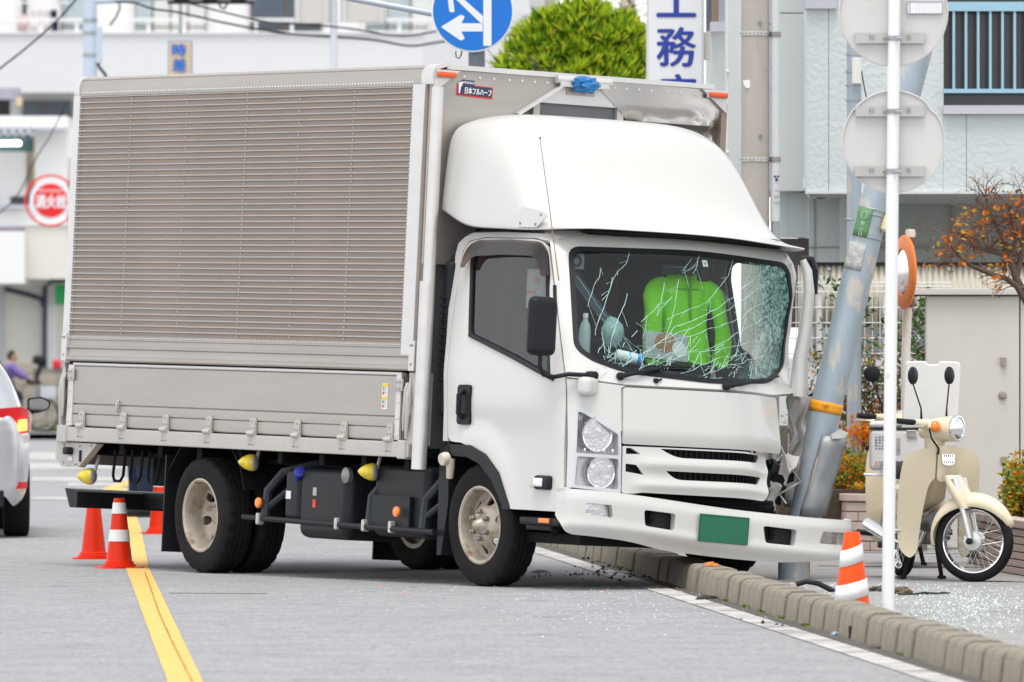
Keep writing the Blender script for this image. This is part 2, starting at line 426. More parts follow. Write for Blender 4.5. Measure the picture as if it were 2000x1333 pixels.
# crack along the yellow line
ck = MB(); prev = None
for i in range(90):
    t = i/89; v = lerp(1120, 1345, t); u = tab([(1120, 285), (1200, 313), (1260, 340), (1333, 377), (1345, 383)], v)-2+noise.noise(Vector((i*.9, 0, 0)))*4
    g = G(u, v); g.z = .008; w = .002+.004*abs(noise.noise(Vector((i*1.7, 5, 0))))
    if prev: ck.add([(prev[0].x-prev[1], prev[0].y, .008), (prev[0].x+prev[1], prev[0].y, .008), (g.x+w, g.y, .008), (g.x-w, g.y, .008)], [(0, 1, 2, 3)])
    prev = (g, w)
tag(ck.build('line_crack', mk('crack', (.30, .14, .03), .9), fix=False), kind='structure')
ribbon('white_edge_line', [(kx(Y)-.17, Y) for Y in (24, 34, 42, 50, 58, 68)], .15, .004, M_['linewhite'], 60)
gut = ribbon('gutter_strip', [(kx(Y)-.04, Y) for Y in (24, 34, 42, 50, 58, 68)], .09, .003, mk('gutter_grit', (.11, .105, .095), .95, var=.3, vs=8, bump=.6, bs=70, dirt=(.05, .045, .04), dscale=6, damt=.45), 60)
# crossing bars and stop lines beyond the truck
for i, (v0, v1, u0, u1) in enumerate([(884, 899, 55, 300), (905, 918, 40, 330), (933, 941, 60, 330), (944, 950, 130, 340), (972, 977, 60, 330)]):
    a, b = G(u0, v1), G(u1, v0)
    sheet('crossing_bar', [G(u0, v1).xy, G(u1, v1).xy, G(u1+4, v0).xy, G(u0+4, v0).xy], .004, M_['linewhite'])
# pale joint bands on the sidewalk
M_['band'] = mk('sidewalk_band', (.33, .32, .30), .85, var=.12, vs=3, bump=.3, bs=60, dirt=(.2, .19, .18), dscale=3, damt=.45)
for i, (v, u0, u1) in enumerate([(1078, 1560, 2100), (1105, 1600, 2100), (1134, 1880, 2150)]):
    a, b = G(u0, v, .034), G(u1, v+6, .034)
    sheet('paving_band', [a.xy, b.xy, (b.x, b.y+.35), (a.x, a.y+.35)], .034, M_['band'])
# joint line across the road
sheet('road_joint', [G(330, 1159).xy, G(520, 1160).xy, G(520, 1160.6).xy, G(330, 1159.6).xy], .003, mk('joint_dark', (.14, .14, .14), .9, var=.5, vs=3))
# ------------------------------------------------------------------ the truck (x forward from front axle, y to its left, z up)
TT = Vector((.6054, 48.0927, -.061)); TROT = Euler((-.0468, .0130, -1.0348))
TM = Matrix.Translation(TT) @ TROT.to_matrix().to_4x4(); TMI = TM.inverted()
truck = empty('delivery_truck', TT, TROT, None, 'white cab-over box truck with silver ribbed cargo body, front crushed against a leaning pole', 'truck')
def T(x, y, z): return TM @ Vector((x, y, z))
WTAB = [(.3, .99), (1.3, .99), (2.08, .905), (2.2, .86)]
XTAB = [(.3, 1.11), (.62, 1.13), (.9, 1.12), (1.26, 1.08), (1.32, 1.05), (2.07, .68), (2.14, .62), (2.2, .45)]
CA, CN = .26, 3.
def cw(z): return tab(WTAB, z)
def Xf(y, z, off=0.):
    s = min(abs(y)/cw(z), 1.)
    return tab(XTAB, z)+off-CA*(1-(1-s**CN)**(1/CN))
def Ys(x, z):
    t = max(0., min(1., (x-(tab(XTAB, z)-CA))/CA)); return cw(z)*max(0., 1-t**CN)**(1/CN)
def crush(p):
    """the corner that hit the pole is pushed back"""
    x, y, z = p
    s = sst(.05, .95, y)*sst(-.3, .75, x)
    A = tab([(.3, .05), (.6, .12), (.9, .30), (1.25, .36), (1.4, .40), (1.75, .22), (2.0, .06), (2.2, .04)], z)
    k = sst(.45, .95, y)*sst(0, .7, x)*sst(2.25, 1.9, z)
    n1 = noise.noise(Vector((x*5, y*5, z*5)))*.035*k; n2 = noise.noise(Vector((x*4+9, y*4, z*4)))*.03*k
    return Vector((x-A*s+n1, y-.06*s*sst(1.9, 1.3, z)+n2, z-.02*s))
def fr(y, z): return Vector((Xf(y, z), y, z))
def fro(off): return lambda y, z: Vector((Xf(y, z)+off, y, z))
def sR(x, z): return Vector((x, -Ys(x, z), z))
def sL(x, z): return Vector((x, Ys(x, z), z))

# --- cab: front frame (pillars, header, cowl) with the windscreen opening
ws = rpoly([(-.785, 2.065), (-.88, 1.47), (-.80, 1.40), (-.60, 1.335), (0, 1.30), (.60, 1.335), (.80, 1.40), (.88, 1.47), (.785, 2.065), (0, 2.085)],
           [.07, .05, .05, .1, .1, .1, .05, .05, .07, .1])
def seam(z): return .965*cw(z)
zs = [1.29, 1.4, 1.55, 1.7, 1.85, 1.98, 2.06, 2.12, 2.165]
outer = [(-seam(z), z) for z in zs]+[(0, 2.18)]+[(seam(z), z) for z in reversed(zs)]+[(.62, 1.262), (0, 1.262), (-.62, 1.262)]
cab = panel('front_frame', [outer, ws], fr, -.035, M_['white'], truck, .06, 40, crush)
# windscreen rubber and glass
wsi = rpoly([(-.765, 2.045), (-.858, 1.475), (-.785, 1.418), (-.59, 1.355), (0, 1.322), (.59, 1.355), (.785, 1.418), (.858, 1.475), (.765, 2.045), (0, 2.063)],
            [.06, .05, .05, .1, .1, .1, .05, .05, .06, .1])
panel('windscreen_rubber', [[(a*1.008, z+(.006 if z > 1.7 else -.006)) for a, z in ws], wsi], fro(.006), -.03, M_['black'], truck, .06, 40, crush)
gm = bpy.data.materials.new('cracked_windscreen'); gm.use_nodes = True
def crackmat(m):
    n, l = m.node_tree.nodes, m.node_tree.links; n.clear()
    out = n.new('ShaderNodeOutputMaterial'); tc = n.new('ShaderNodeTexCoord')
    tr = n.new('ShaderNodeBsdfTransparent'); tr.inputs[0].default_value = (.80, .90, .88, 1)
    gl = n.new('ShaderNodeBsdfGlossy'); gl.inputs['Roughness'].default_value = .02
    mx = n.new('ShaderNodeMixShader'); l.new(schlick(n, l), mx.inputs[0]); l.new(tr.outputs[0], mx.inputs[1]); l.new(gl.outputs[0], mx.inputs[2])
    df = n.new('ShaderNodeBsdfPrincipled'); df.inputs['Roughness'].default_value = .25
    # crazing density rises towards the struck corner and along the lower edge
    sx = n.new('ShaderNodeSeparateXYZ'); l.new(tc.outputs['Object'], sx.inputs[0])
    nz = n.new('ShaderNodeTexNoise'); nz.inputs['Scale'].default_value = 7; nz.inputs['Detail'].default_value = 6; l.new(tc.outputs['Object'], nz.inputs[0])
    def mr(inp, a, b, c=0., d=1.):
        x = n.new('ShaderNodeMapRange'); x.inputs[1].default_value = a; x.inputs[2].default_value = b; x.inputs[3].default_value = c; x.inputs[4].default_value = d
        l.new(inp, x.inputs[0]); return x.outputs[0]
    def op(o, a, b=None, v=None):
        x = n.new('ShaderNodeMath'); x.operation = o; x.use_clamp = False
        l.new(a, x.inputs[0])
        if b is not None: l.new(b, x.inputs[1])
        if v is not None: x.inputs[1].default_value = v
        return x.outputs[0]
    side = mr(sx.outputs[1], .22, .60); low = mr(sx.outputs[2], 1.50, 1.33); lowy = mr(sx.outputs[1], -.75, -.35)
    lowm = op('MULTIPLY', low, lowy)
    dens = op('ADD', op('MULTIPLY', side, v=.95), op('MULTIPLY', lowm, v=.42))
    dens = op('ADD', dens, op('MULTIPLY', op('SUBTRACT', nz.outputs[0], v=.5), v=.55))
    # fine crazed cells
    vo = n.new('ShaderNodeTexVoronoi'); vo.feature = 'DISTANCE_TO_EDGE'; vo.inputs['Scale'].default_value = 55; l.new(tc.outputs['Object'], vo.inputs['Vector'])
    edge = mr(vo.outputs['Distance'], .0, .16, 1., 0.)
    cel = n.new('ShaderNodeTexVoronoi'); cel.inputs['Scale'].default_value = 55; l.new(tc.outputs['Object'], cel.inputs['Vector'])
    rampc = n.new('ShaderNodeMix'); rampc.data_type = 'RGBA'; rampc.inputs[6].default_value = (.025, .11, .095, 1); rampc.inputs[7].default_value = (.30, .50, .45, 1)
    sepc = n.new('ShaderNodeSeparateColor'); l.new(cel.outputs['Color'], sepc.inputs[0])
    cn = op('MULTIPLY', sepc.outputs[0], nz.outputs[0]); l.new(mr(cn, .1, .5), rampc.inputs['Factor']); l.new(rampc.outputs[2], df.inputs['Base Color'])
    solid = mr(dens, .62, .95); crz = op('MULTIPLY', edge, mr(dens, .38, .62))
    fac = op('MAXIMUM', op('MULTIPLY', solid, v=.88), op('MULTIPLY', crz, v=.9))
    bp = n.new('ShaderNodeBump'); bp.inputs['Strength'].default_value = .8; bp.inputs['Distance'].default_value = .01
    l.new(sepc.outputs[1], bp.inputs['Height']); l.new(bp.outputs[0], df.inputs['Normal'])
    m2 = n.new('ShaderNodeMixShader'); l.new(fac, m2.inputs[0]); l.new(mx.outputs[0], m2.inputs[1]); l.new(df.outputs[0], m2.inputs[2]); l.new(m2.outputs[0], out.inputs[0])
crackmat(gm)
wglass = panel('windscreen', [wsi], fro(-.004), 0, gm, truck, .06, 40, crush)
tag(wglass, 'shattered windscreen, crazed green towards the struck corner')
# long cracks: raised slivers of broken glass fanning out from the struck corner
M_['crack'] = mk('broken_glass_edge', (.55, .78, .74), .2, spec=.8)
cr = MB()
def crackline(pts, w):
    P3 = []
    for i in range(len(pts)-1):
        a, b = Vector(pts[i]), Vector(pts[i+1]); k = max(2, int((b-a).length/.03))
        for j in range(k): P3.append(a.lerp(b, j/k))
    P3.append(Vector(pts[-1]))
    prev = None
    for i, q in enumerate(P3):
        q = q+Vector((noise.noise(Vector((q.x*14, q.y*14, w*900)))*.012, noise.noise(Vector((q.x*14, q.y*14, 7+w*900)))*.012))
        ww = w*(.5+abs(noise.noise(Vector((i*.8, w*500, 2))))*1.3)
        d = (P3[min(i+1, len(P3)-1)]-P3[max(i-1, 0)]).normalized(); s = Vector((-d.y, d.x))*ww
        c0 = crush(Vector((Xf(q.x+s.x, q.y+s.y)+.0015, q.x+s.x, q.y+s.y))); c1 = crush(Vector((Xf(q.x-s.x, q.y-s.y)+.0015, q.x-s.x, q.y-s.y)))
        c2 = crush(Vector((Xf(q.x, q.y)+.0045, q.x, q.y)))
        if prev: cr.add([prev[0], prev[2], prev[1], c0, c2, c1], [(0, 1, 4, 3), (1, 2, 5, 4)])
        prev = (c0, c1, c2)
def wpx(u, v):
    """pixel on the windscreen -> (y, z) on the undamaged surface"""
    o = TMI @ Vector((0, 0, CAMH)); d = TMI.to_3x3() @ Vector(((u-1000)/FPX, 1, (HOR-v)/FPX))
    k = 46.
    for _ in range(400):
        p = o+d*k
        if p.x < crush(Vector((Xf(max(-.85, min(.85, p.y)), p.z), max(-.85, min(.85, p.y)), p.z))).x: break
        k += .008
    return (p.y+.06*sst(.05, .95, p.y)*.7, p.z)
for l, w in [([(1490, 520), (1440, 570), (1380, 615), (1320, 640), (1290, 670), (1230, 705), (1205, 722)], .0035),
             ([(1500, 545), (1420, 605), (1350, 640), (1290, 668)], .003), ([(1510, 570), (1430, 625), (1350, 655), (1260, 680)], .0028),
             ([(1520, 600), (1440, 650), (1370, 690), (1340, 725)], .0025), ([(1430, 500), (1420, 540), (1380, 590), (1300, 625)], .0025),
             ([(1234, 487), (1222, 515), (1205, 530)], .003), ([(1195, 543), (1185, 580), (1172, 620), (1160, 655)], .0028), ([(1225, 575), (1208, 620), (1195, 665), (1190, 690)], .0028),
             ([(1175, 525), (1160, 560), (1153, 580), (1146, 600)], .0022), ([(1297, 552), (1290, 590), (1265, 618), (1250, 630)], .0022), ([(1312, 580), (1280, 615)], .002),
             ([(1366, 500), (1352, 535)], .0022), ([(1348, 505), (1335, 530)], .002), ([(1325, 545), (1320, 570), (1318, 600), (1300, 660), (1298, 690)], .0022),
             ([(1345, 640), (1310, 700), (1280, 715)], .002), ([(1165, 615), (1200, 645), (1225, 665), (1260, 690)], .0028), ([(1125, 540), (1150, 575), (1180, 615), (1215, 650)], .0018),
             ([(1175, 650), (1180, 690), (1200, 715)], .003), ([(1215, 660), (1240, 690), (1270, 700), (1300, 715)], .0028), ([(1240, 630), (1262, 648)], .002),
             ([(1250, 720), (1310, 690), (1360, 690), (1420, 680), (1480, 660)], .0025), ([(1330, 730), (1400, 700), (1460, 690)], .003), ([(1370, 735), (1420, 715), (1500, 690)], .003),
             ([(1460, 500), (1450, 560), (1455, 620), (1440, 680)], .002), ([(1480, 515), (1470, 600), (1480, 690)], .002), ([(1400, 560), (1440, 610), (1490, 640)], .0018)]:
    yz = [wpx(*q) for q in l]; crackline(yz, w*.5)
    for k in range(rnd.choice([2, 3, 4])):      # side branches
        i = rnd.randrange(len(yz)-1); t = rnd.random(); a_ = Vector(yz[i]).lerp(Vector(yz[i+1]), t); d_ = (Vector(yz[i+1])-Vector(yz[i])).normalized()
        d_ = Matrix.Rotation(rnd.choice([-1, 1])*rnd.uniform(.3, .9), 2) @ d_; L_ = rnd.uniform(.03, .16); e_ = a_+d_*L_
        if abs(e_.x) < .74 and 1.37 < e_.y < 2.03: crackline([tuple(a_), tuple(e_)], w*.28)
for i in range(130):       # short splinters, denser along the bottom
    u = rnd.uniform(1165, 1500); v = rnd.choice([rnd.gauss(705, 18), rnd.gauss(690, 30)]); v = min(v, 725+(u-1165)*.06); v = max(v, 560)
    a = rnd.uniform(0, math.pi); L = rnd.uniform(6, 26)
    crackline([wpx(u, v), wpx(u+L*math.cos(a), min(v+L*math.sin(a), 738))], rnd.uniform(.0006, .0016))
tag(cr.build('glass_crack', M_['crack'], truck, fix=False), kind='stuff')
wst = wpx(1378, 515)
fp = Vector((Xf(*wst)-.012, *wst)); stm = frame(fp, (0, 1, 0), (-.45, 0, 1))
mb = MB(); mb.box((0, 0, 0), (.036, .042, .001), M=stm); st = mb.build('inspection_sticker', M_['pwhite'], truck)
text('sticker_digit', '9', .012, .02, M_['navy'], st, stm @ Matrix.Translation((0, -.004, .001)), .001)

# --- cab: doors and side panels
door = [(-.36, .90), (-.385, 1.07), (-.42, 1.49), (-.43, 1.9), (-.42, 2.03), (-.37, 2.09), (-.2, 2.112), (.40, 2.108), (.52, 2.085), (.563, 2.01), (.714, 1.703), (.834, 1.46), (.935, 1.26), (.951, 1.10), (.977, .644), (.974, .493),
        (.44, .493), (.335, .63), (.2, .75), (.012, .835), (-.17, .874), (-.30, .88)]
door = rpoly(door, [.02, .0, .0, .05, .05, .05, .05, .06, .06, .03, 0, 0, 0.04, 0, 0, .02, .02, .0, .0, .0, 0, .02])
win = rpoly([(-.30, 1.96), (-.285, 2.045), (-.22, 2.075), (.135, 2.082), (.47, 2.068), (.54, 2.03), (.60, 1.90), (.80, 1.285), (.33, 1.405), (-.205, 1.53)], [.02, .03, .03, .0, .03, .03, .03, .03, .0, .03])
def doormap(S):
    sg = -1 if S is sR else 1
    def f(x, z):
        q = S(x, z)
        arch = math.hypot((x+.04)/.50, (z-.42)/.50)       # pressed crease round the wheel arch
        q.y += sg*(.020*sst(1.16, 1.0, arch) if z < .98 else 0)
        q.y += sg*.012*math.exp(-((z-1.12)/.12)**2)*sst(-.4, -.1, x)*sst(.9, .5, x)
        return q
    return f
doorR = panel('door', [door, win], doormap(sR), -.03, M_['white'], truck, .05, 40)
doorL = panel('door', [door, win], doormap(sL), .03, M_['white'], truck, .07, 40, lambda p: crush(Vector((p.x if p.x < 0 or p.z > 1.45 else lerp(p.x*.35, p.x, sst(1.2, 1.45, p.z)), p.y, p.z))))
tag(doorL, 'buckled door behind the leaning pole')
def sring(grow, off, S=sR):
    c = (.25, 1.70)
    return [((x-c[0])*grow+c[0], (z-c[1])*grow+c[1]) for x, z in win]
def offs(S, d): return lambda x, z: S(x, z)+Vector((0, -d if S is sR else d, 0))
panel('window_seal', [sring(1.02, 0), sring(.955, 0)], offs(sR, .004), -.02, M_['black'], doorR, .08)
panel('window_seal', [sring(1.02, 0), sring(.955, 0)], offs(sL, .004), .02, M_['black'], doorL, .08, defm=crush)
panel('door_glass', [sring(.97, 0)], offs(sR, -.008), 0, M_['sideglass'], doorR, .1)
# thick black moulding along the window foot
panel('window_moulding', [[(-.20, 1.515), (.33, 1.392), (.845, 1.262), (.845, 1.295), (.80, 1.30), (.33, 1.42), (-.20, 1.54)]], offs(sR, .012), -.02, M_['black'], doorR, .08)
# smoked rain visor
vis = rpoly([(-.345, 1.93), (-.34, 2.06), (-.24, 2.098), (.135, 2.104), (.50, 2.09), (.572, 2.03), (.64, 1.89), (.60, 1.88), (.53, 1.985), (.45, 2.005), (.1, 2.01), (-.22, 2.0), (-.285, 1.96), (-.30, 1.93)], [.01, .05, .04, 0, .04, .04, .01, .01, .04, .04, 0, .04, .04, .01])
panel('rain_visor', [vis], lambda x, z: sR(x, z)+Vector((0, -.018-.03*sst(2.1, 1.95, z), 0)), -.003, M_['smoke'], doorR, .06)
# handle: black recess with a grip
hd = rpoly([(-.235, 1.222), (-.085, 1.224), (-.078, .985), (-.228, .982)], .03)
hb = panel('door_handle', [hd], offs(sR, .024), -.016, M_['black'], doorR, .06)
mb = MB(); mb.tube([(-.165, -1.01, 1.19), (-.16, -1.045, 1.16), (-.155, -1.047, 1.05), (-.158, -1.01, 1.02)], .016, 8); mb.build('grip', M_['black'], hb, 40)
# rear pillars and roof
pil = [(-.42, .88), (-.365, .88), (-.39, 1.07), (-.425, 1.49), (-.435, 1.9), (-.425, 2.035), (-.372, 2.096), (-.2, 2.118), (.40, 2.114), (.562, 2.092), (.575, 2.115), (.50, 2.14), (.0, 2.15), (-.355, 2.145), (-.44, 2.12), (-.49, 2.08), (-.505, 2.02), (-.505, 1.86), (-.50, 1.7), (-.47, 1.49), (-.425, 1.07)]
panel('rear_pillar', [pil], offs(sR, 0), -.03, M_['white'], truck, .06, 40)
panel('rear_pillar', [pil], offs(sL, 0), .03, M_['white'], truck, .08, 40, crush)
mb = MB(); rows = []
for i in range(15):
    x = lerp(-.5, .56, i/14); row = []
    for j in range(21):
        a = lerp(-1, 1, j/20); w = min(.872, Ys(min(x, .5), 2.14)*.985)
        y = w*a; z = 2.135+.05*(1-abs(a)**6)-.03*sst(.3, .6, x)
        row.append(Vector((x, y, z)))
    rows.append(row)
mb.add([crush(p) for r_ in rows for p in r_], [(i*21+j, i*21+j+1, (i+1)*21+j+1, (i+1)*21+j) for i in range(14) for j in range(20)])
mb.build('cab_roof', M_['white'], truck, 40)
# back wall of the cab (with window), floor
mb = MB(); mb.box((-.47, 0, 1.2), (.03, 1.84, .75)); mb.box((-.47, 0, 2.06), (.03, 1.72, .10)); mb.box((-.465, 0, 1.8), (.03, 1.72, .46))
mb.build('cab_back_wall', mk('cab_lining', (.035, .032, .03), .8, var=.3, vs=4), truck)
mb = MB(); mb.box((.05, -.1, .82), (.95, 1.55, .04)); mb.box((.52, -.12, 1.0), (.05, 1.3, .5)); mb.build('cab_floor', M_['dash'], truck)
# corner panels with headlamps
hl = [(-.925, 1.125), (-.895, 1.118), (-.655, .985), (-.648, .618), (-.935, .640)]
cornR = [(-seam(1.28), 1.28), (-.62, 1.252), (-.648, 1.24), (-.648, .985), (-.655, .985), (-.895, 1.118), (-.925, 1.125), (-.935, .640), (-.945, .625), (-seam(.625), .625), (-seam(.9), .9), (-seam(1.1), 1.1)]
panel('corner_panel', [cornR], fr, -.03, M_['white'], truck, .05, 40)
def cornerL(y, z): return Vector((Xf(y, z), y, z))
def headlamp(sg, defm, broken=False):
    m = lambda l: [(sg*a, z) for a, z in l]
    h = panel('headlamp', [m([(a*1.0, z) for a, z in hl])], fro(-.085), -.015, M_['galv'] if broken else mk('lamp_housing', (.80, .80, .82), .25, metal=.25), truck, .06, 40, defm)
    if broken: return h
    # chrome bezel frame and the bar between the two chambers
    inn_u = rpoly([(-.905, 1.09), (-.885, 1.085), (-.672, .965), (-.668, .84), (-.915, .845)], .01)
    inn_l = rpoly([(-.91, .825), (-.668, .820), (-.665, .640), (-.918, .655)], .015)
    panel('bezel', [hl, inn_u, inn_l], fro(.0), -.085, mk('lamp_bezel', (.66, .66, .68), .3, metal=.3), h, .05, 30)
    # reflectors
    for (cy, cz, r, nm) in ((-.79, .960, .095, 'turn_reflector'), (-.765, .737, .088, 'main_reflector')):
        o = Vector((Xf(cy, cz)-.02, cy, cz)); F = frame(o, (0, 1, .0), (0, 0, 1))
        mb = MB(); mb.lathe([(r, 0), (r*.93, -.012), (r*.75, -.035), (r*.45, -.055), (r*.15, -.062), (0.001, -.063)], 28, F)
        ro = mb.build(nm, M_['chromerough'], h, 60)
        mb = MB(); mb.lathe([(.016, -.06), (.024, -.03), (.02, -.008), (.001, -.002)], 10, F @ Matrix.Translation((-.012, -.015, 0)))
        mb.build('bulb', M_['amber'] if nm[0] == 't' else M_['chrome'], ro, 40)
        mb = MB(); mb.lathe([(r*1.0, .002), (r*1.09, .004), (r*1.09, -.02), (r*1.0, -.02)], 28, F, closed=True); mb.build('ring', M_['chrome'], ro, 40)
    for k in range(4):
        y = -.865+k*.055; o = Vector((Xf(y, .862)-.012, y, .862))
        mb = MB(); mb.rbox(o, (.012, .014, .03), .005); mb.build('reflector_stud', M_['chrome'], h, 40)
    mb = MB()
    for k in range(26):     # fluting behind the upper lens
        y = -.90+k*.009; z1 = 1.08-(y+.885)*.55
        if y > -.885 and y < -.675: mb.box((Xf(y, .98)-.05, y, (z1+.85)/2), (.006, .003, z1-.85))
    mb.build('fluting', M_['chromerough'], h)
    panel('lens', [rpoly(hl, .012)], fro(.006), 0, M_['clear'], h, .05, 40)
    return h
headlamp(1, None)
# front panel (hood flap)
hood = rpoly([(-.642, 1.245), (.642, 1.245), (.648, .91), (-.648, .91)], .02)
panel('front_flap', [hood], lambda y, z: Vector((Xf(y, z)+.014-.02*sst(.95, .91, z), y, z)), -.03, M_['white'], truck, .05, 40, crush)
# grille: white body with openings, black mesh behind
gl_o = rpoly([(-.645, .898), (-.30, .900), (.62, .900), (.60, .84), (.55, .64), (.50, .618), (-.52, .628), (-.56, .620), (-.645, .618)], [.01, 0, .02, 0, .03, .03, .02, .02, .02])
op1 = rpoly([(-.40, .892), (.52, .890), (.46, .842), (-.29, .842)], [.01, .02, .06, .06])
op2 = rpoly([(-.36, .762), (.50, .758), (.44, .712), (-.29, .712)], [.01, .02, .05, .05])
op3 = [(-.625, .888), (-.59, .888), (-.53, .855), (-.625, .852)]; op4 = [(-.625, .795), (-.56, .79), (-.505, .733), (-.625, .748)]
def grmap(y, z):
    bar = .020*math.exp(-((z-.80)/.035)**2)+.020*math.exp(-((z-.675)/.03)**2)
    return Vector((Xf(y, z)+.006+bar*sst(-.62, -.45, y), y, z))
def crush2(p):
    q = crush(p); return q+Vector((0, -.10*sst(.1, .6, p.y), 0))
gr = panel('grille', [gl_o, op1, op2, op3, op4], grmap, -.025, M_['white'], truck, .018, 40, crush2)
panel('grille_mesh', [[(-.635, .895), (.55, .895), (.50, .635), (-.635, .635)]], fro(-.045), -.01, M_['black'], gr, .08, 40, crush2)
for (z0, z1) in ((.845, .89), (.715, .76)):
    for k in range(22):
        y = -.37+k*.038
        mb = MB(); q = crush2(Vector((Xf(y, .8)-.022, y, (z0+z1)/2))); mb.box(q, (.03, .004, z1-z0)); mb.build('grille_rib', M_['black'], gr)
# radiator / dark engine bay below the grille and wreckage at the struck corner
mb = MB(); mb.box((.70, -.2, .55), (.1, 1.3, .40)); mb.box((.85, -.15, .60), (.12, 1.0, .04)); mb.tube([(.99, -.3, .6), (1.0, .1, .585), (.97, .5, .6)], .014, 8); mb.tube([(.98, -.55, .56), (1.0, 0, .55), (.9, .55, .57)], .02, 8)
mb.build('radiator_support', M_['blackmatte'], truck, 30)
wm = [M_['galv'], M_['black'], M_['blackmatte'], M_['zincgrey'], M_['blackmatte'], M_['black']]
for k in range(24):
    mb = MB(); c = Vector((rnd.uniform(.60, .82), rnd.uniform(.50, .80), rnd.uniform(.56, .84)))
    if k % 6 == 0: 
        q = [c+Vector((rnd.uniform(-.1, .1), rnd.uniform(-.08, .08), t*.1-.1)) for t in range(4)]; mb.tube(q, rnd.uniform(.006, .014), 6)
    else:
        bm = bmesh.new(); bmesh.ops.create_cube(bm, size=1); bmesh.ops.scale(bm, vec=(rnd.uniform(.02, .07), rnd.uniform(.03, .11), rnd.uniform(.05, .2)), verts=bm.verts)
        bmesh.ops.subdivide_edges(bm, edges=bm.edges[:], cuts=2, use_grid_fill=True)
        s = rnd.uniform(0, 99)
        for v in bm.verts: v.co += noise.noise_vector(v.co*14+Vector((s, 0, 0)))*.03
        mb.addbm(bm, Matrix.Translation(c) @ Euler((rnd.uniform(-.5, .5), rnd.uniform(-.4, .4), rnd.uniform(-1, 1))).to_matrix().to_4x4())
    mb.build('crushed_metal', wm[k % 6], truck, 35)
# --- bumper: broad beam with four openings
bo = rpoly([(-1.0, .612), (1.0, .612), (1.0, .46), (.93, .375), (.45, .325), (-.35, .31), (-.55, .335), (-.96, .345), (-1.0, .40)], [.01, .02, .03, .08, .1, .1, .1, .05, .05])
h1 = rpoly([(-.875, .535), (-.715, .535), (-.70, .462), (-.875, .468)], .012); h2 = rpoly([(-.50, .532), (-.285, .535), (-.29, .435), (-.49, .438)], .02)
h3 = rpoly([(.32, .535), (.56, .532), (.55, .435), (.34, .435)], .02); h4 = rpoly([(.74, .535), (.93, .535), (.93, .46), (.72, .462)], .012)
def bmap(y, z):
    s = min(abs(y)/1.0, .9999); x = 1.155-.20*(1-(1-s**4)**.25)
    x += -.018*sst(.56, .612, z)+.008*math.exp(-((z-.405)/.025)**2)-.045*sst(.40, .31, z)
    dx = noise.noise(Vector((y*3, z*5, 1)))*.012*sst(.3, .9, y)
    dz = -.085*sst(-1.0, 1.0, y)*1.0-.01
    return Vector((x+dx, y*(1.02+.03*sst(.5, 1, y)), z+dz+.03*sst(.2, -1, y)))
bump = panel('bumper', [bo, h1, h2, h3, h4], bmap, -.05, M_['white'], truck, .02, 40)
def bpl(loop, off, nm, mat, par, th=-.01):
    return panel(nm, [loop], lambda y, z: bmap(y, z)+Vector((off, 0, 0)), th, mat, par, .05, 40)
for h, i in ((h1, 0), (h4, 1)):
    f_ = bpl(h, -.05, 'fog_lamp', M_['chromerough'], bump); bpl(h, -.012, 'lens', M_['clear'], f_, 0)
for h in (h2, h3):
    c_ = bpl(h, -.055, 'tow_pocket', M_['black'], bump)
    q = bmap((h[0][0]+h[5][0])/2, .50); mb = MB(); mb.tube([q+Vector((-.05, -.03, .03)), q+Vector((-.02, -.03, 0)), q+Vector((-.05, -.03, -.03))], .018, 8); mb.build('tow_eye', M_['blackmatte'], c_, 40)
# number plate, left blank as in the photo
pm = frame(bmap(.037, .485)+Vector((.018, 0, .0)), (0, 1, -.04), (0, 0, 1))
mb = MB(); mb.rbox((0, 0, 0), (.35, .165, .012), .012, 2, M=pm); npl = mb.build('number_plate', M_['plate'], truck, 40)
mb = MB(); F4 = [(.170, .0775), (-.170, .0775), (-.170, -.0775), (.170, -.0775)]
mb.tube([pm @ Vector((x, y, .006)) for x, y in F4], .0035, 6, closed=True); mb.build('plate_rim', M_['plate'], npl, 40)
# --- wipers, washer nozzle
def wiper(pts, blade, defm):
    q = [crush(Vector((Xf(*wpx(*p))+o, *wpx(*p)))) for p, o in pts]
    mb = MB(); mb.tube(q, [.016, .013, .009, .007][:len(q)], 8); w = mb.build('wiper', M_['black'], truck, 40)
    b = [crush(Vector((Xf(*wpx(*p))+.022, *wpx(*p)))) for p in blade]; mb = MB(); mb.tube(b, .007, 6); mb.build('wiper_blade', M_['black'], w, 40)
    mb = MB(); mb.lathe([(.024, 0), (.024, .02), (.014, .03), (.001, .032)], 14, frame(q[0]-Vector((.012, 0, 0)), (0, 1, 0), (0, 0, 1))); mb.build('wiper_pivot', M_['black'], w, 40)
wiper([((1208, 735), .02), ((1230, 730), .035), ((1290, 718), .03)], [(1262, 722), (1300, 716), (1345, 717)], None)
wiper([((1415, 755), .02), ((1440, 750), .035), ((1490, 738), .03)], [(1440, 752), (1490, 740), (1525, 730)], None)
q = crush(Vector((Xf(*wpx(1279, 744))+.008, *wpx(1279, 744)))); mb = MB(); mb.rbox(q, (.03, .03, .03), .01); mb.tube([q, q+Vector((.0, .04, .01))], .006, 6); mb.build('washer_nozzle', M_['black'], truck, 40)
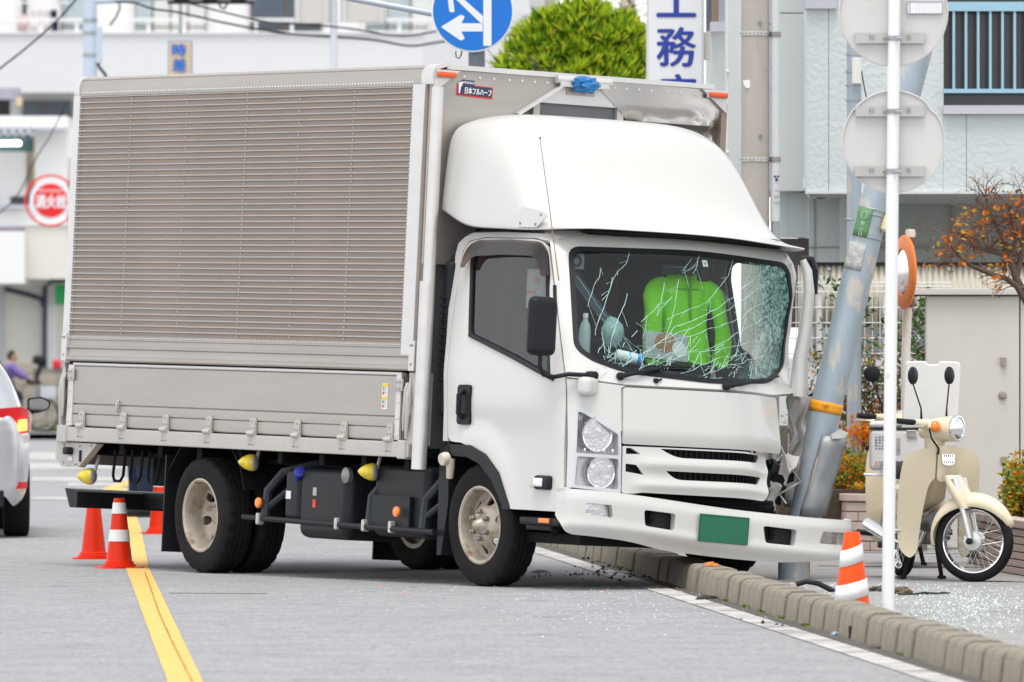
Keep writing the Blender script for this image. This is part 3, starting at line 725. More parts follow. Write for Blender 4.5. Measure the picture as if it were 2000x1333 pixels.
# --- right mirror: base, arm, head
mb = MB(); o = Vector((Xf(-.855, 1.24)+.012, -.865, 1.24)); mb.rbox(o+Vector((.01, 0, 0)), (.09, .135, .11), .03, 3, rot=(0, 0, .55)); mirror = mb.build('mirror_base', M_['white'], truck, 40)
o = Vector((Xf(-.82, 1.31)+.02, -.83, 1.305))
h0 = Vector((.92, -1.135, 1.295))
mb = MB(); mb.rbox(o+Vector((0, 0, .0)), (.07, .07, .05), .02, 3); mb.tube([o, o+Vector((-.02, -.15, .0)), h0+Vector((.0, .10, -.01)), h0+Vector((0, .03, .0)), h0+Vector((-.0, 0, .05)), h0+Vector((0, 0, .16))], .014, 10)
marm = mb.build('mirror_arm', M_['black'], truck, 40)
mb = MB(); mb.rbox(h0+Vector((.0, 0, .285)), (.09, .195, .35), .045, 4, rot=(0, 0, .1)); mb.build('mirror_head', M_['black'], marm, 50)
# left mirror / grab stay pushed out beside the pillar
lm = [(1566, 505), (1584, 508), (1590, 530), (1588, 575)]
q = [TMI @ P(u, v, 48.15) for u, v in lm]; mb = MB(); mb.tube(q, [.02, .028, .03, .028], 8); mb.build('bent_mirror_stay', M_['black'], truck, 40)
q = [TMI @ P(u, v, 48.1) for u, v in [(1568, 508), (1577, 530), (1580, 570), (1574, 640), (1563, 700), (1560, 775)]]; mb = MB(); mb.tube(q, [.02, .03, .034, .04, .045, .06], 10)
mb.build('bent_pillar', M_['white'], truck, 50)
q = [TMI @ P(u, v, 48.12) for u, v in [(1588, 575), (1580, 640), (1570, 720), (1573, 775), (1590, 770), (1600, 755)]]; mb = MB(); mb.tube(q, .014, 8); mb.build('torn_seal', M_['black'], truck, 40)
# buckled skin between flap and pole
rows = []
for i in range(15):
    t = i/14; v = lerp(765, 992, t); u0 = lerp(1540, 1540, t); u1 = tab([(0, 1612), (.5, 1592), (1, 1568)], t); row = []
    for k in range(13):
        a = k/12; b_ = TMI @ P(lerp(u0, u1, a), v, 48.18)
        b_.x += .06*math.sin(a*7+t*5)*(.4+t)*.7+noise.noise(Vector((a*4, t*5, 2)))*.09-.10*a; b_.y += noise.noise(Vector((a*3, t*6, 7)))*.04; row.append(b_)
    rows.append(row)
mb = MB(); mb.add([p_ for r_ in rows for p_ in r_], [(i*13+k, i*13+k+1, (i+1)*13+k+1, (i+1)*13+k) for i in range(14) for k in range(12)])
o_ = mb.build('buckled_skin', M_['white'], truck, 60, fix=False); o_.modifiers.new('t', 'SOLIDIFY').thickness = .006
# --- roof fairing
rows = []; xs = [-.62, -.6, -.5, -.35, -.2, -.05, .1, .22, .34, .45, .55, .64, .72, .78]
for x in xs:
    w = tab([(-.62, .98), (-.2, .965), (.2, .94), (.5, .90), (.7, .845), (.78, .80)], x)
    zt = tab([(-.62, 2.835), (-.5, 2.87), (-.35, 2.885), (-.2, 2.885), (-.05, 2.855), (.1, 2.755), (.22, 2.57), (.34, 2.39), (.45, 2.285), (.55, 2.235), (.64, 2.212), (.72, 2.198), (.78, 2.188)], x)
    zb = tab([(-.62, 2.275), (-.3, 2.155), (.4, 2.158), (.78, 2.175)], x); row = []
    N = 33
    for j in range(N):
        th = math.pi*j/(N-1); c, s_ = math.cos(th), math.sin(th); e = 2/tab([(-.62, 5.2), (-.45, 5.5), (-.2, 3.6), (.0, 2.5), (.15, 1.9), (.4, 1.9), (.6, 2.8), (.78, 4)], x)
        if c > 0: e = 2/tab([(-.62, 9), (-.3, 7), (.1, 4.2), (.4, 3), (.78, 4)], x)
        y = -w*abs(c)**e*(1 if c > 0 else -1)*1.0; z = zb+(zt-zb)*abs(s_)**e
        lean = .06*(z-zb)/.7; y *= 1-lean
        row.append(Vector((x, y, z)))
    rows.append(row)
mb = MB(); mb.add([crush(p)+Vector((0, 0, -.02*sst(0, .8, p.y)*sst(0, .7, p.x))) for r_ in rows for p in r_], [(i*N+j, i*N+j+1, (i+1)*N+j+1, (i+1)*N+j) for i in range(len(xs)-1) for j in range(N-1)]+[tuple(range(N))])
fair = mb.build('roof_fairing', M_['white'], truck, 50)
so = fair.modifiers.new('thickness', 'SOLIDIFY'); so.thickness = .012; so.offset = -1
sd = fair.modifiers.new('smooth', 'SUBSURF'); sd.levels = 1; sd.render_levels = 2
# rubber lip between fairing and header
q = [crush(Vector((Xf(y, 2.16)+.012, y, 2.168+.012*sst(-.5, .0, y)))) for y in [lerp(-.66, .84, k/24) for k in range(25)]]
mb = MB(); mb.tube(q, [.006]+[.02+.010*sst(0, .8, (k/24)) for k in range(1, 24)]+[.012], 8); mb.build('fairing_lip', M_['black'], truck, 50)
# small service cover on the fairing flank with screws
cv = rpoly([(.265, 2.26), (.29, 2.30), (.50, 2.27), (.54, 2.245), (.44, 2.175), (.255, 2.178)], .012)
def flank(x, z): 
    w = tab([(-.62, .98), (-.2, .965), (.2, .94), (.5, .90)], x); return Vector((x, -(w*(1-.05*(z-2.15)/.7))-.012+.09*sst(2.2, 2.3, z)*0, z))
co = panel('service_cover', [cv], flank, -.006, M_['white'], fair, .1, 40)
for x, z in ((.285, 2.20), (.43, 2.195), (.475, 2.252)):
    mb = MB(); mb.lathe([(.010, 0), (.008, .004), (.001, .005)], 10, frame(flank(x, z), (1, 0, 0), (0, 0, 1))); mb.build('screw', M_['nut'], co, 40)
# aerial
a0 = sR(.62, 2.12)+Vector((0, -.02, 0)); mb = MB(); mb.tube([Vector((.70, -.90, 1.86)), Vector((.66, -.915, 2.05)), Vector((.60, -.93, 2.3)), Vector((.49, -.95, 2.70))], [.004, .0035, .003, .0025], 6); mb.lathe([(.006, 0), (.006, .012), (.001, .014)], 8, Matrix.Translation((.49, -.95, 2.70))); mb.build('aerial', mk('aerial_steel', (.25, .18, .15), .4, metal=.6), truck, 40)
# black strip on the pillar beside the door
mb = MB(); p0 = fr(-.90, 1.83); p1 = fr(-.925, 1.68); mb.tube([p0+Vector((.006, -.006, .0)), p1+Vector((.006, -.006, 0))], .011, 8); mb.build('pillar_grip', M_['black'], truck, 40)
# side lamp on the door, step with amber marker
mb = MB(); mb.rbox((.80, -1.0, .66), (.17, .05, .085), .02, 3); sl = mb.build('side_lamp', M_['black'], truck, 40)
mb = MB(); mb.rbox((.775, -1.022, .66), (.10, .02, .055), .008, 2); mb.build('lens', M_['chromerough'], sl, 40)
mb = MB(); mb.rbox((.70, -1.012, .66), (.045, .03, .065), .008, 2); mb.build('marker', mk('lamp_pale', (.6, .55, .5), .3), sl, 40)
mb = MB(); mb.rbox((.73, -.92, .43), (.46, .12, .05), .015, 2); mb.rbox((.66, -.90, .40), (.30, .08, .05), .012, 2); stp = mb.build('cab_step', M_['black'], truck, 40)
mb = MB(); mb.rbox((.80, -.985, .435), (.12, .012, .03), .004, 2); mb.build('step_reflector', M_['amber'], stp, 40)
# wheel-arch trim (black) round the front wheel
ao = [(-.285, .862), (-.05, .862), (.135, .812), (.30, .705), (.435, .515), (.445, .49), (.375, .49), (.36, .52), (.226, .660), (.079, .75), (-.075, .79), (-.27, .793)]
panel('arch_trim', [ao], lambda x, z: Vector((x, -1.022, z)), -.10, M_['black'], truck, .08, 40)
mb = MB()   # inner arch
for a, b in zip([(-.40, .50), (-.36, .72), (-.2, .82), (.05, .82), (.25, .70), (.40, .50)], [(-.36, .72), (-.2, .82), (.05, .82), (.25, .70), (.40, .50), (.46, .42)]):
    mb.add([(a[0], -.96, a[1]), (b[0], -.96, b[1]), (b[0], -.5, b[1]), (a[0], -.5, a[1])], [(0, 1, 2, 3)])
mb.build('inner_arch', M_['blackmatte'], truck)
# front mud flap and the cream filler knob by it
mb = MB(); mb.prism([(-.47, .85), (-.36, .85), (-.34, .5), (-.40, .19), (-.45, .19)], lambda q: (q[0], -.98, q[1]), lambda q: (q[0], -.66, q[1])); mb.build('mud_flap', M_['black'], truck)
mb = MB(); mb.tube([(-.30, -1.0, .66), (-.28, -1.01, .72), (-.27, -1.02, .77)], [.022, .026, .03], 10); mb.lathe([(.04, 0), (.042, .02), (.036, .045), (.001, .047)], 16, frame(Vector((-.285, -1.03, .775)), (1, 0, .2), (0, -.2, 1))); mb.build('filler_neck', mk('cream_plastic', (.66, .60, .48), .5), truck, 40)
# air duct behind the cab
mb = MB(); mb.rbox((-.53, -.86, 1.50), (.09, .20, .95), .04, 3); mb.rbox((-.53, -.80, 1.97), (.09, .24, .08), .03, 3)
ad = mb.build('air_duct', M_['black'], truck, 40)
for k in range(12):
    mb = MB(); mb.rbox((-.53, -.965, 1.25+k*.045), (.07, .012, .012), .004, 1); mb.build('duct_louvre', M_['black'], ad)
# --- cab inside: seats, wheel, dash
def seat(y):
    mb = MB(); mb.rbox((.12, y, 1.05), (.48, .46, .14), .05, 3); s = mb.build('seat', M_['seat'], truck, 50)
    mb = MB(); mb.rbox((-.15, y, 1.38), (.14, .46, .58), .06, 3, rot=(0, -.15, 0)); mb.build('seat_back', M_['seat'], s, 50)
    mb = MB(); mb.rbox((-.22, y, 1.78), (.10, .26, .17), .04, 3, rot=(0, -.15, 0)); mb.build('head_rest', M_['seat'], s, 50)
seat(-.46); seat(.46); 
mb = MB(); mb.rbox((.62, -.15, 1.20), (.34, 1.40, .20), .06, 3); mb.rbox((.58, -.46, 1.27), (.18, .42, .12), .05, 3); mb.build('dashboard', M_['dash'], truck, 50)
F = frame(Vector((.42, -.46, 1.33)), (0, 1, 0), (-.35, 0, .94)); mb = MB(); mb.tube([F @ Vector((.21*math.cos(t*math.pi/16), .21*math.sin(t*math.pi/16), 0)) for t in range(32)], .015, 8, closed=True)
for a in (0, 2.1, 4.2): mb.tube([F @ Vector((0, 0, -.02)), F @ Vector((.2*math.cos(a), .2*math.sin(a), 0))], .013, 6)
mb.build('steering_wheel', M_['black'], truck, 40)
mb = MB(); mb.rbox((-.1, 0, 2.08), (.9, 1.6, .04), .02); mb.build('headliner', mk('headliner', (.06, .056, .052), .9), truck)
mb = MB(); mb.tube([(.5, .02, 2.06), (.54, .02, 2.0)], .012, 6); mb.rbox((.55, .02, 1.975), (.05, .24, .07), .02, 2); mb.rbox((.56, .13, 2.0), (.06, .10, .06), .02, 2); mb.rbox((.55, .20, 1.96), (.05, .07, .10), .015, 2); mb.build('camera_and_mirror_cluster', M_['black'], truck, 40)
mb = MB(); mb.prism([(-.035, 0), (.035, 0), (.035, .02), (-.035, .02)], lambda q: (.20, -.60+q[0], 2.0+q[1]), lambda q: (.35, -.12+q[0], 1.42+q[1])); mb.build('diagonal_band', mk('band_grey', (.10, .13, .17), .7), truck)  # slate-grey diagonal band set behind the windscreen
mb = MB(); mb.rbox((-.30, -.62, 1.7), (.05, .22, .6), .02); mb.rbox((-.32, .05, 1.75), (.05, .16, .5), .02); mb.build('cab_curtain', mk('curtain_brown', (.11, .06, .05), .9, var=.3, vs=20, stretch=(1, 6, .3)), truck)
# ------------------------------------------------------------------ cargo body
BX0, BX1, BY, ZT = -5.30, -.60, 1.06, 3.14
# right wing: ribbed wall of separate slats on a backing sheet
wing = MB(); wing.box(((BX0+BX1)/2, -1.035, 2.25), (BX1-BX0-.1, .02, 1.78)); wing = wing.build('wing_panel', M_['alu_slat'], truck)
tag(wing, 'ribbed aluminium wing wall')
SX0, SX1 = -5.235, -.855; NS = 42; Z0, Z1 = 1.468, 3.035; pit = (Z1-Z0)/NS
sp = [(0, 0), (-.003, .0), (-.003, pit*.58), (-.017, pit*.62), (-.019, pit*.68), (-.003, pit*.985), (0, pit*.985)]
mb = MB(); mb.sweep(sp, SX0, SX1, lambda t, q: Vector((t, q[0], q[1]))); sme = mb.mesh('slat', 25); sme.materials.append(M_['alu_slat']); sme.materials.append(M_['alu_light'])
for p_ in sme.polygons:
    if p_.normal.z > .3: p_.material_index = 1  # upward ridge faces take the paler metal: sky light put into the colour
rme = MB(); 
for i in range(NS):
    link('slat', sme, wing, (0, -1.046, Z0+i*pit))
for i in range(NS):
    for x in ([SX0+.02, -4.52, -2.96, -1.60+.01, SX1-.02]+([-3.76, -2.28] if i % 2 == 0 else [-3.76+.0, -2.28][:0])):
        rme.lathe([(.0075, 0), (.006, .003), (.001, .0042)], 7, frame(Vector((x, -1.0505, Z0+(i+.34)*pit)), (1, 0, 0), (0, 0, 1)))
tag(rme.build('rivet', M_['alu_light'], wing, 50, fix=False), kind='stuff')
# rounded roof edge, end pillars and lower wing rail
mb = MB(); prof = [(-1.046, 3.028), (-1.06, 3.032), (-1.064, 3.085), (-1.055, 3.12), (-1.035, 3.145), (-1.0, 3.16), (-.95, 3.165), (-.95, 3.15), (-1.03, 3.12), (-1.046, 3.08)]
mb.sweep(prof, BX0+.02, BX1-.12, lambda t, q: Vector((t, q[0], q[1]))); re_ = mb.build('roof_edge', M_['alu'], truck, 35)
mb = MB(); 
for k in range(112): mb.lathe([(.007, 0), (.0055, .003), (.001, .004)], 6, frame(Vector((SX0+.02+k*.0392, -1.062, 3.052)), (1, 0, 0), (0, 0, 1)))
tag(mb.build('rivet', M_['alu_light'], re_, 50, fix=False), kind='stuff')
def capbend(x0, x1, nm):
    mb = MB(); p2 = [(a-.006 if a < -1.0 else a, z+.006) for a, z in prof]; mb.sweep(p2, x0, x1, lambda t, q: Vector((t, q[0], q[1]))); return mb.build(nm, M_['alu_light'], truck, 40)
capbend(BX0, BX0+.07, 'corner_cap'); cc = capbend(BX1-.15, BX1-.02, 'corner_cap')
mb = MB(); mb.rbox((SX0-.035, -1.05, 2.22), (.09, .03, 1.64), .006, 2); mb.build('rear_pillar', M_['alu_light'], truck, 40)
mb = MB(); mb.rbox((SX1+.075, -1.05, 2.21), (.145, .034, 1.66), .006, 2); mb.rbox((SX1+.150, -1.058, 2.21), (.018, .03, 1.66), .006, 2); mb.build('front_pillar', M_['alu_light'], truck, 40)
mb = MB(); mb.tube([(BX1+.035, -1.055, 3.02), (BX1+.035, -1.055, 1.83)], .038, 12); mb.build('corner_post', M_['alu_light'], truck, 40)
mb = MB(); mb.tube([(BX1+.03, -1.062, 1.84), (BX1+.03, -1.062, .70)], .047, 14); mb.build('lower_corner_post', M_['alu_light'], truck, 40)
mb = MB()
mb.sweep([(-1.04, 1.295), (-1.064, 1.295), (-1.075, 1.305), (-1.075, 1.322), (-1.064, 1.332), (-1.06, 1.375), (-1.072, 1.382), (-1.072, 1.390), (-1.06, 1.398), (-1.06, 1.432), (-1.066, 1.438), (-1.05, 1.468), (-1.04, 1.468)], BX0+.0, BX1-.07, lambda t, q: Vector((t, q[0], q[1])))
wr = mb.build('wing_rail', M_['alu'], truck, 30)
mb = MB()
for k in range(118): mb.lathe([(.006, 0), (.005, .003), (.001, .004)], 6, frame(Vector((SX0+.03+k*.037, -1.063, 1.452)), (1, 0, 0), (0, 0, 1)))
tag(mb.build('rivet', M_['alu_light'], wr, 50, fix=False), kind='stuff')
for x in (BX0+.035, BX1-.10):
    mb = MB(); mb.rbox((x, -1.064, 1.385), (.07, .028, .185), .006, 2); mb.build('rail_end', M_['alu_light'], wr, 40)
    for dx, z in ((-.012, 1.45), (.012, 1.45), (0, 1.335)):
        mb = MB(); mb.lathe([(.008, 0), (.007, .004), (.001, .005)], 8, frame(Vector((x+dx, -1.078, z)), (1, 0, 0), (0, 0, 1))); mb.build('bolt', M_['nut'], wr, 40)
# drop gate of two boards
gate = MB(); gate.box((-3.0, -1.03, 1.075), (4.36, .02, .41)); gate = gate.build('drop_gate', M_['alu'], truck)
for z0, z1 in ((.872, .948), (.950, 1.012), (1.016, 1.262)):
    mb = MB(); mb.rbox((-3.0, -1.048, (z0+z1)/2), (4.30, .018, z1-z0-.003), .004, 2); mb.build('gate_board', M_['alu'], gate, 40)
mb = MB(); mb.rbox((-3.0, -1.045, 1.275), (4.32, .03, .022), .008, 2); mb.build('gate_top_rail', M_['alu_light'], gate, 40)
for x, w in ((-5.17, .075), (-.86, .06)):
    mb = MB(); mb.rbox((x, -1.055, 1.07), (w, .018, .40), .004, 2); e = mb.build('gate_end_strip', M_['alu_light'], gate, 40)
    for z in (.90, 1.0, 1.10, 1.245):
        for dx in (-.016, .016):
            mb = MB(); mb.lathe([(.006, 0), (.005, .003), (.001, .004)], 7, frame(Vector((x+dx, -1.065, z)), (1, 0, 0), (0, 0, 1))); mb.build('rivet', M_['alu_light'], e, 40)
# floor side rail and hinges
mb = MB(); mb.rbox((-3.0, -1.045, .815), (4.62, .06, .095), .008, 2); rail = mb.build('floor_rail', M_['zincgrey'], truck, 40)
for x in (-5.28, -.76):
    mb = MB(); mb.rbox((x+(.05 if x < -3 else 0), -1.05, .815), (.13 if x < -3 else .10, .075, .115), .01, 2); mb.build('rail_end', M_['zincgrey'], rail, 40)
hm1 = MB(); hm1.prism(rpoly([(-.032, .10), (.032, .10), (.036, .01), (-.036, .01)], [.03, .03, .005, .005]), lambda q: (q[0], 0, q[1]), lambda q: (q[0], -.014, q[1]))
hm1.tube([(-.042, -.018, .0), (.042, -.018, .0)], .017, 10); hme = hm1.mesh('gate_hinge', 40); hme.materials.append(M_['zincgrey'])
hm2 = MB(); hm2.tube([(-.02, -.012, -.005), (-.03, -.014, -.07), (.03, -.014, -.07), (.034, -.012, -.005)], .0065, 6); ime = hm2.mesh('hinge_loop', 40); ime.materials.append(M_['galv'])
hm3 = MB()
for dx, dz in ((0, .075), (-.018, .035), (.018, .035)): hm3.lathe([(.0065, 0), (.005, .004), (.001, .005)], 7, frame(Vector((dx, -.014, dz)), (1, 0, 0), (0, 0, 1)))
bme = hm3.mesh('hinge_bolt', 40); bme.materials.append(M_['nut'])
for k in range(8):
    x = tab([(0, -4.98), (1, -4.40), (2, -3.82), (3, -3.24), (4, -2.66), (5, -2.09), (6, -1.50), (7, -.93)], k)
    h = link('gate_hinge', hme, truck, (x, -1.06, .872)); link('hinge_loop', ime, h); tag(link('hinge_bolt', bme, h), kind='stuff')
# latch in the gate, warning label, corner fittings
mb = MB(); mb.tube([(-4.49, -1.06, 1.045), (-4.49, -1.075, 1.03), (-4.49, -1.075, .985), (-4.49, -1.06, .97)], .006, 6); mb.rbox((-4.49, -1.064, 1.01), (.03, .014, .035), .004); mb.build('rope_hook', M_['galv'], truck, 40)
for k, z in enumerate((1.175, 1.095)):
    mb = MB(); mb.box((-1.03, -1.0585, z), (.068, .003, .078)); lb = mb.build('warning_label', M_['pwhite'], truck)
    mb = MB(); mb.box((-1.03, -1.0605, z+.028), (.064, .003, .018)); mb.build('label_header', mk('label_yellow', (.75, .60, .02), .5), lb)
    mb = MB(); mb.box((-1.045, -1.0605, z+.006), (.018, .003, .018)); mb.build('label_mark', mk('label_green', (.05, .45, .2), .5), lb)
    mb = MB(); mb.box((-1.045, -1.0605, z-.02), (.018, .003, .018)); mb.build('label_mark', M_['red'], lb)
    mb = MB(); [mb.box((-1.018, -1.0605, z+.012-j*.009), (.026, .002, .0025)) for j in range(5)]; mb.build('label_print', mk('label_grey', (.45, .35, .35), .6), lb)
def cornerlatch(x, sg):
    mb = MB(); mb.rbox((x, -1.068, 1.205), (.085, .018, .075), .006, 2); c = mb.build('latch_plate', M_['zincgrey'], truck, 40)
    for dx in (-.02, .02):
        for dz in (-.02, .02):
            mb = MB(); mb.lathe([(.007, 0), (.006, .004), (.001, .005)], 7, frame(Vector((x+dx, -1.077, 1.205+dz)), (1, 0, 0), (0, 0, 1))); mb.build('bolt', M_['nut'], c, 40)
    mb = MB(); a = x+sg*.085
    mb.tube([(a, -1.06, 1.22), (a+sg*.01, -1.075, 1.17), (a, -1.075, 1.0), (a-.01, -1.07, .93)], [.013, .016, .013, .009], 8)
    mb.tube([(a+sg*.03, -1.05, 1.25), (a+sg*.035, -1.07, 1.16), (a+sg*.04, -1.07, 1.12), (a+sg*.03, -1.075, .88)], [.012, .018, .022, .008], 8)
    mb.rbox((a+sg*.03, -1.06, 1.07), (.045, .04, .09), .012, 2); mb.build('latch_lever', M_['zincgrey'], c, 40)
cornerlatch(-5.155, -1); cornerlatch(-.87+.03, 1)
for gx, gw in ((-5.29, .03), (-.70, .10)):
    mb = MB(); mb.box((gx, -1.0, 1.065), (gw, .11, .44)); mb.build('gate_post', M_['zincgrey'], truck)
# rear lower corner box with plate, lamp switch and tag
mb = MB(); mb.prism(rpoly([(-5.36, .76), (-4.78, .76), (-5.03, .60), (-5.27, .60), (-5.36, .66)], .01), lambda q: (q[0], -1.05, q[1]), lambda q: (q[0], -1.0, q[1])); mb.box((-5.345, -.2, .70), (.03, 1.6, .16)); rc = mb.build('rear_bracket', M_['zincgrey'], truck)
mb = MB(); mb.rbox((-5.14, -1.075, .705), (.07, .05, .05), .012); mb.build('knob', M_['black'], rc, 40)
mb = MB(); mb.box((-5.14, -1.056, .655), (.06, .006, .028)); mb.build('tag', M_['pwhite'], rc)
mb = MB(); mb.rbox((-5.0, -1.055, .675), (.022, .012, .075), .004); mb.build('slot', M_['black'], rc)
for x, z in ((-5.24, .63), (-5.08, .62), (-5.05, .62), (-5.24, .74), (-5.02, .74), (-4.86, .745)):
    mb = MB(); mb.lathe([(.008, 0), (.007, .004), (.001, .005)], 7, frame(Vector((x, -1.05, z)), (1, 0, 0), (0, 0, 1))); mb.build('bolt', M_['nut'], rc, 40)
# body shell: roof, left wall, rear, floor
mb = MB(); mb.box(((BX0+BX1)/2, 0, 3.15), (BX1-BX0-.06, 1.92, .03)); mb.build('cargo_roof', M_['alu_light'], truck)
mb = MB(); mb.box(((BX0+BX1)/2, 1.04, 1.95), (BX1-BX0-.06, .04, 2.2)); mb.build('left_wall', M_['alu_slat'], truck)
mb = MB(); mb.box((BX0+.02, 0, 2.0), (.04, 2.06, 2.3)); mb.build('rear_doors', M_['alu'], truck)
mb = MB(); mb.box((-2.98, 0, .80), (4.6, 2.0, .06)); mb.box((-2.98, 0, .70), (4.5, 1.6, .03)); 
for k in range(9): mb.box((-5.1+k*.53, 0, .74), (.06, 1.96, .09))
mb.build('cargo_floor', M_['blackmatte'], truck)
# front wall: dark recess, header beam, two gable plates (left one buckled)
mb = MB(); mb.box((-.70, 0, 1.95), (.03, 2.04, 2.3)); mb.build('front_wall', mk('front_wall_grey', (.16, .165, .175), .5, metal=.3, var=.05), truck)
fb = lambda off: (lambda y, z: Vector((BX1-.045+off, y, z)))
mb = MB(); mb.rbox((-.678, .02, 3.04), (.05, .9, .13), .006, 2); hb_ = mb.build('header_beam', M_['alu_light'], truck, 40)
mb = MB(); mb.rbox((-.650, .005, 3.065), (.012, .20, .06), .004, 2); mb.build('hinge_plate', M_['alu'], hb_, 40)
for y in (-.30, .30): 
    mb = MB(); mb.box((-.668, y, 2.80), (.03, .045, .36)); mb.build('front_stud', M_['zincgrey'], truck)
gp = [(-1.055, 3.115), (-.985, 3.13), (-.06, 3.14), (-.06, 3.12), (-.44, 2.895), (-.50, 2.6), (-.80, 1.95), (-1.055, 1.95)]
gpo = panel('gable_plate', [gp], fb(.0), -.02, M_['alu'], truck, .1, 30, out=(1, 0, 0))
mb = MB(); mb.prism([(-.055, 3.135), (-.45, 2.885), (-.46, 2.90), (-.07, 3.145)], lambda q: (BX1-.043, q[0], q[1]), lambda q: (BX1+.0, q[0], q[1])); mb.build('gable_flange', M_['alu_light'], gpo)
gp2 = [(1.055, 3.11), (.95, 3.13), (.10, 3.14), (.10, 3.12), (.36, 2.90), (.46, 2.70), (.60, 2.4), (1.055, 2.3)]
def dent(p):
    y, z = p.y, p.z; q = p.copy()
    d = sst(2.97, 2.80, z)*sst(.30, .42, y)
    q.x += -.16*d*sst(2.75, 2.95, z)-.10*sst(2.9, 2.6, z)*sst(.4, .6, y)
    f_ = math.exp(-((z-(2.90+.0*(y-.4)))/.025)**2)*sst(.34, .5, y)*sst(1.06, .8, y); q.x += .05*f_
    q.x += noise.noise(Vector((y*7, z*7, 4)))*.03*sst(3.0, 2.85, z); q.y -= .06*sst(2.95, 2.6, z)*sst(.8, 1.05, y)
    r = math.exp(-(((y-.98)+(z-2.85)*.8)/.05)**2)*sst(3.05, 2.9, z); q.x += .05*r
    return q
gpo2 = panel('gable_plate', [gp2], fb(.0), -.012, mk('bare_crumpled_alu', (.50, .475, .45), .24, metal=.9, var=.08, vs=4), truck, .035, 50, dent, (1, 0, 0))
tag(gpo2, 'crumpled front plate bent over the fairing')
for k in range(15):
    y = tab([(0, -.96), (1, -.93), (2, -.83), (3, -.72), (4, -.62), (5, -.51), (6, -.42), (7, -.33), (8, -.24), (9, -.15), (10, -.10), (11, -.05), (12, 0), (13, 0), (14, 0)], k)
    if k < 10:
        for sg in (1, -1):
            mb = MB(); mb.lathe([(.011, 0), (.009, .005), (.001, .006)], 8, frame(Vector((BX1-.045, sg*y, 3.098)), (0, 1, 0), (0, 0, 1))); mb.build('bolt', M_['alu_light'], gpo if sg > 0 else gpo2, 40)
for k in range(5):
    mb = MB(); mb.lathe([(.009, 0), (.008, .005), (.001, .006)], 8, frame(Vector((BX1-.045, -1.03, 2.95-k*.13)), (0, 1, 0), (0, 0, 1))); mb.build('bolt', M_['alu_light'], gpo, 40)
# marker lamps on corner brackets, hinge knuckles and the blue sheet stuffed between them
for sg in (-1, 1):
    mb = MB(); mb.prism([(1.05, 3.13), (.87, 3.13), (1.05, 2.99)], lambda q: (BX1-.044, sg*q[0], q[1]), lambda q: (BX1-.02, sg*q[0], q[1])); b_ = mb.build('corner_bracket', M_['alu_light'], truck)
    mb = MB(); mb.rbox((BX1+.0, sg*.975, 3.10), (.035, .125, .032), .01, 2); mb.build('marker_lamp', M_['amber_red'], b_, 40)
    mb = MB(); mb.rbox((BX1-.02, sg*.975, 3.10), (.012, .15, .042), .004, 2); mb.build('lamp_base', M_['zincgrey'], b_, 40)
for y in (-.125, .135):
    mb = MB(); mb.tube([(BX1-.02, y-.065, 3.125), (BX1-.02, y+.065, 3.125)], .026, 12); mb.rbox((BX1-.005, y, 3.105), (.014, .09, .05), .005); k_ = mb.build('hinge_knuckle', M_['alu_light'], truck, 40)
bm = bmesh.new(); bmesh.ops.create_icosphere(bm, subdivisions=4, radius=.1)
for v in bm.verts:
    n_ = v.co.normalized(); v.co = Vector((n_.x*.04, n_.y*.09, n_.z*.045))*(1+.5*noise.noise(n_*2.6)+.3*noise.noise(n_*6)); v.co += Vector((BX1+.0, .005, 3.10))
me = bpy.data.meshes.new('blue_sheet'); bm.to_mesh(me); bm.free(); finish(me, 60); link('blue_sheet', me, truck, mat=M_['tarp'])
# maker's sticker
sm_ = frame(Vector((BX1-.043, -.752, 3.025)), (0, 1, -.035), (0, 0, 1))
mb = MB(); mb.box((0, -.012, 0), (.255, .072, .002), M=sm_); stk = mb.build('maker_sticker', M_['red'], truck)
mb = MB(); mb.box((.002, -.010, .0015), (.238, .058, .002), M=sm_); mb.prism([(-.125, .02), (-.09, .052), (-.005, .052), (-.005, .02)], lambda q: sm_ @ Vector((q[0], q[1], 0)), lambda q: sm_ @ Vector((q[0], q[1], .0022))); mb.build('sticker_ground', M_['navy'], stk)
text('lettering', '日本フルハーフ', .185, .042, M_['pwhite'], stk, sm_ @ Matrix.Translation((.022, -.012, .003)), .0015, .0016)
text('lettering', 'FRUEHAUF', .075, .015, M_['pwhite'], stk, sm_ @ Matrix.Translation((-.045, .036, .003)))
mb = MB(); mb.prism([(-.118, .03), (-.085, .042), (-.085, .03), (-.098, .022), (-.088, .016), (-.100, .008), (-.104, -.034), (-.112, -.034), (-.116, .01)], lambda q: sm_ @ Vector((q[0], q[1], .0028)), lambda q: sm_ @ Vector((q[0], q[1], .0038))); mb.build('sticker_emblem', M_['pwhite'], stk)

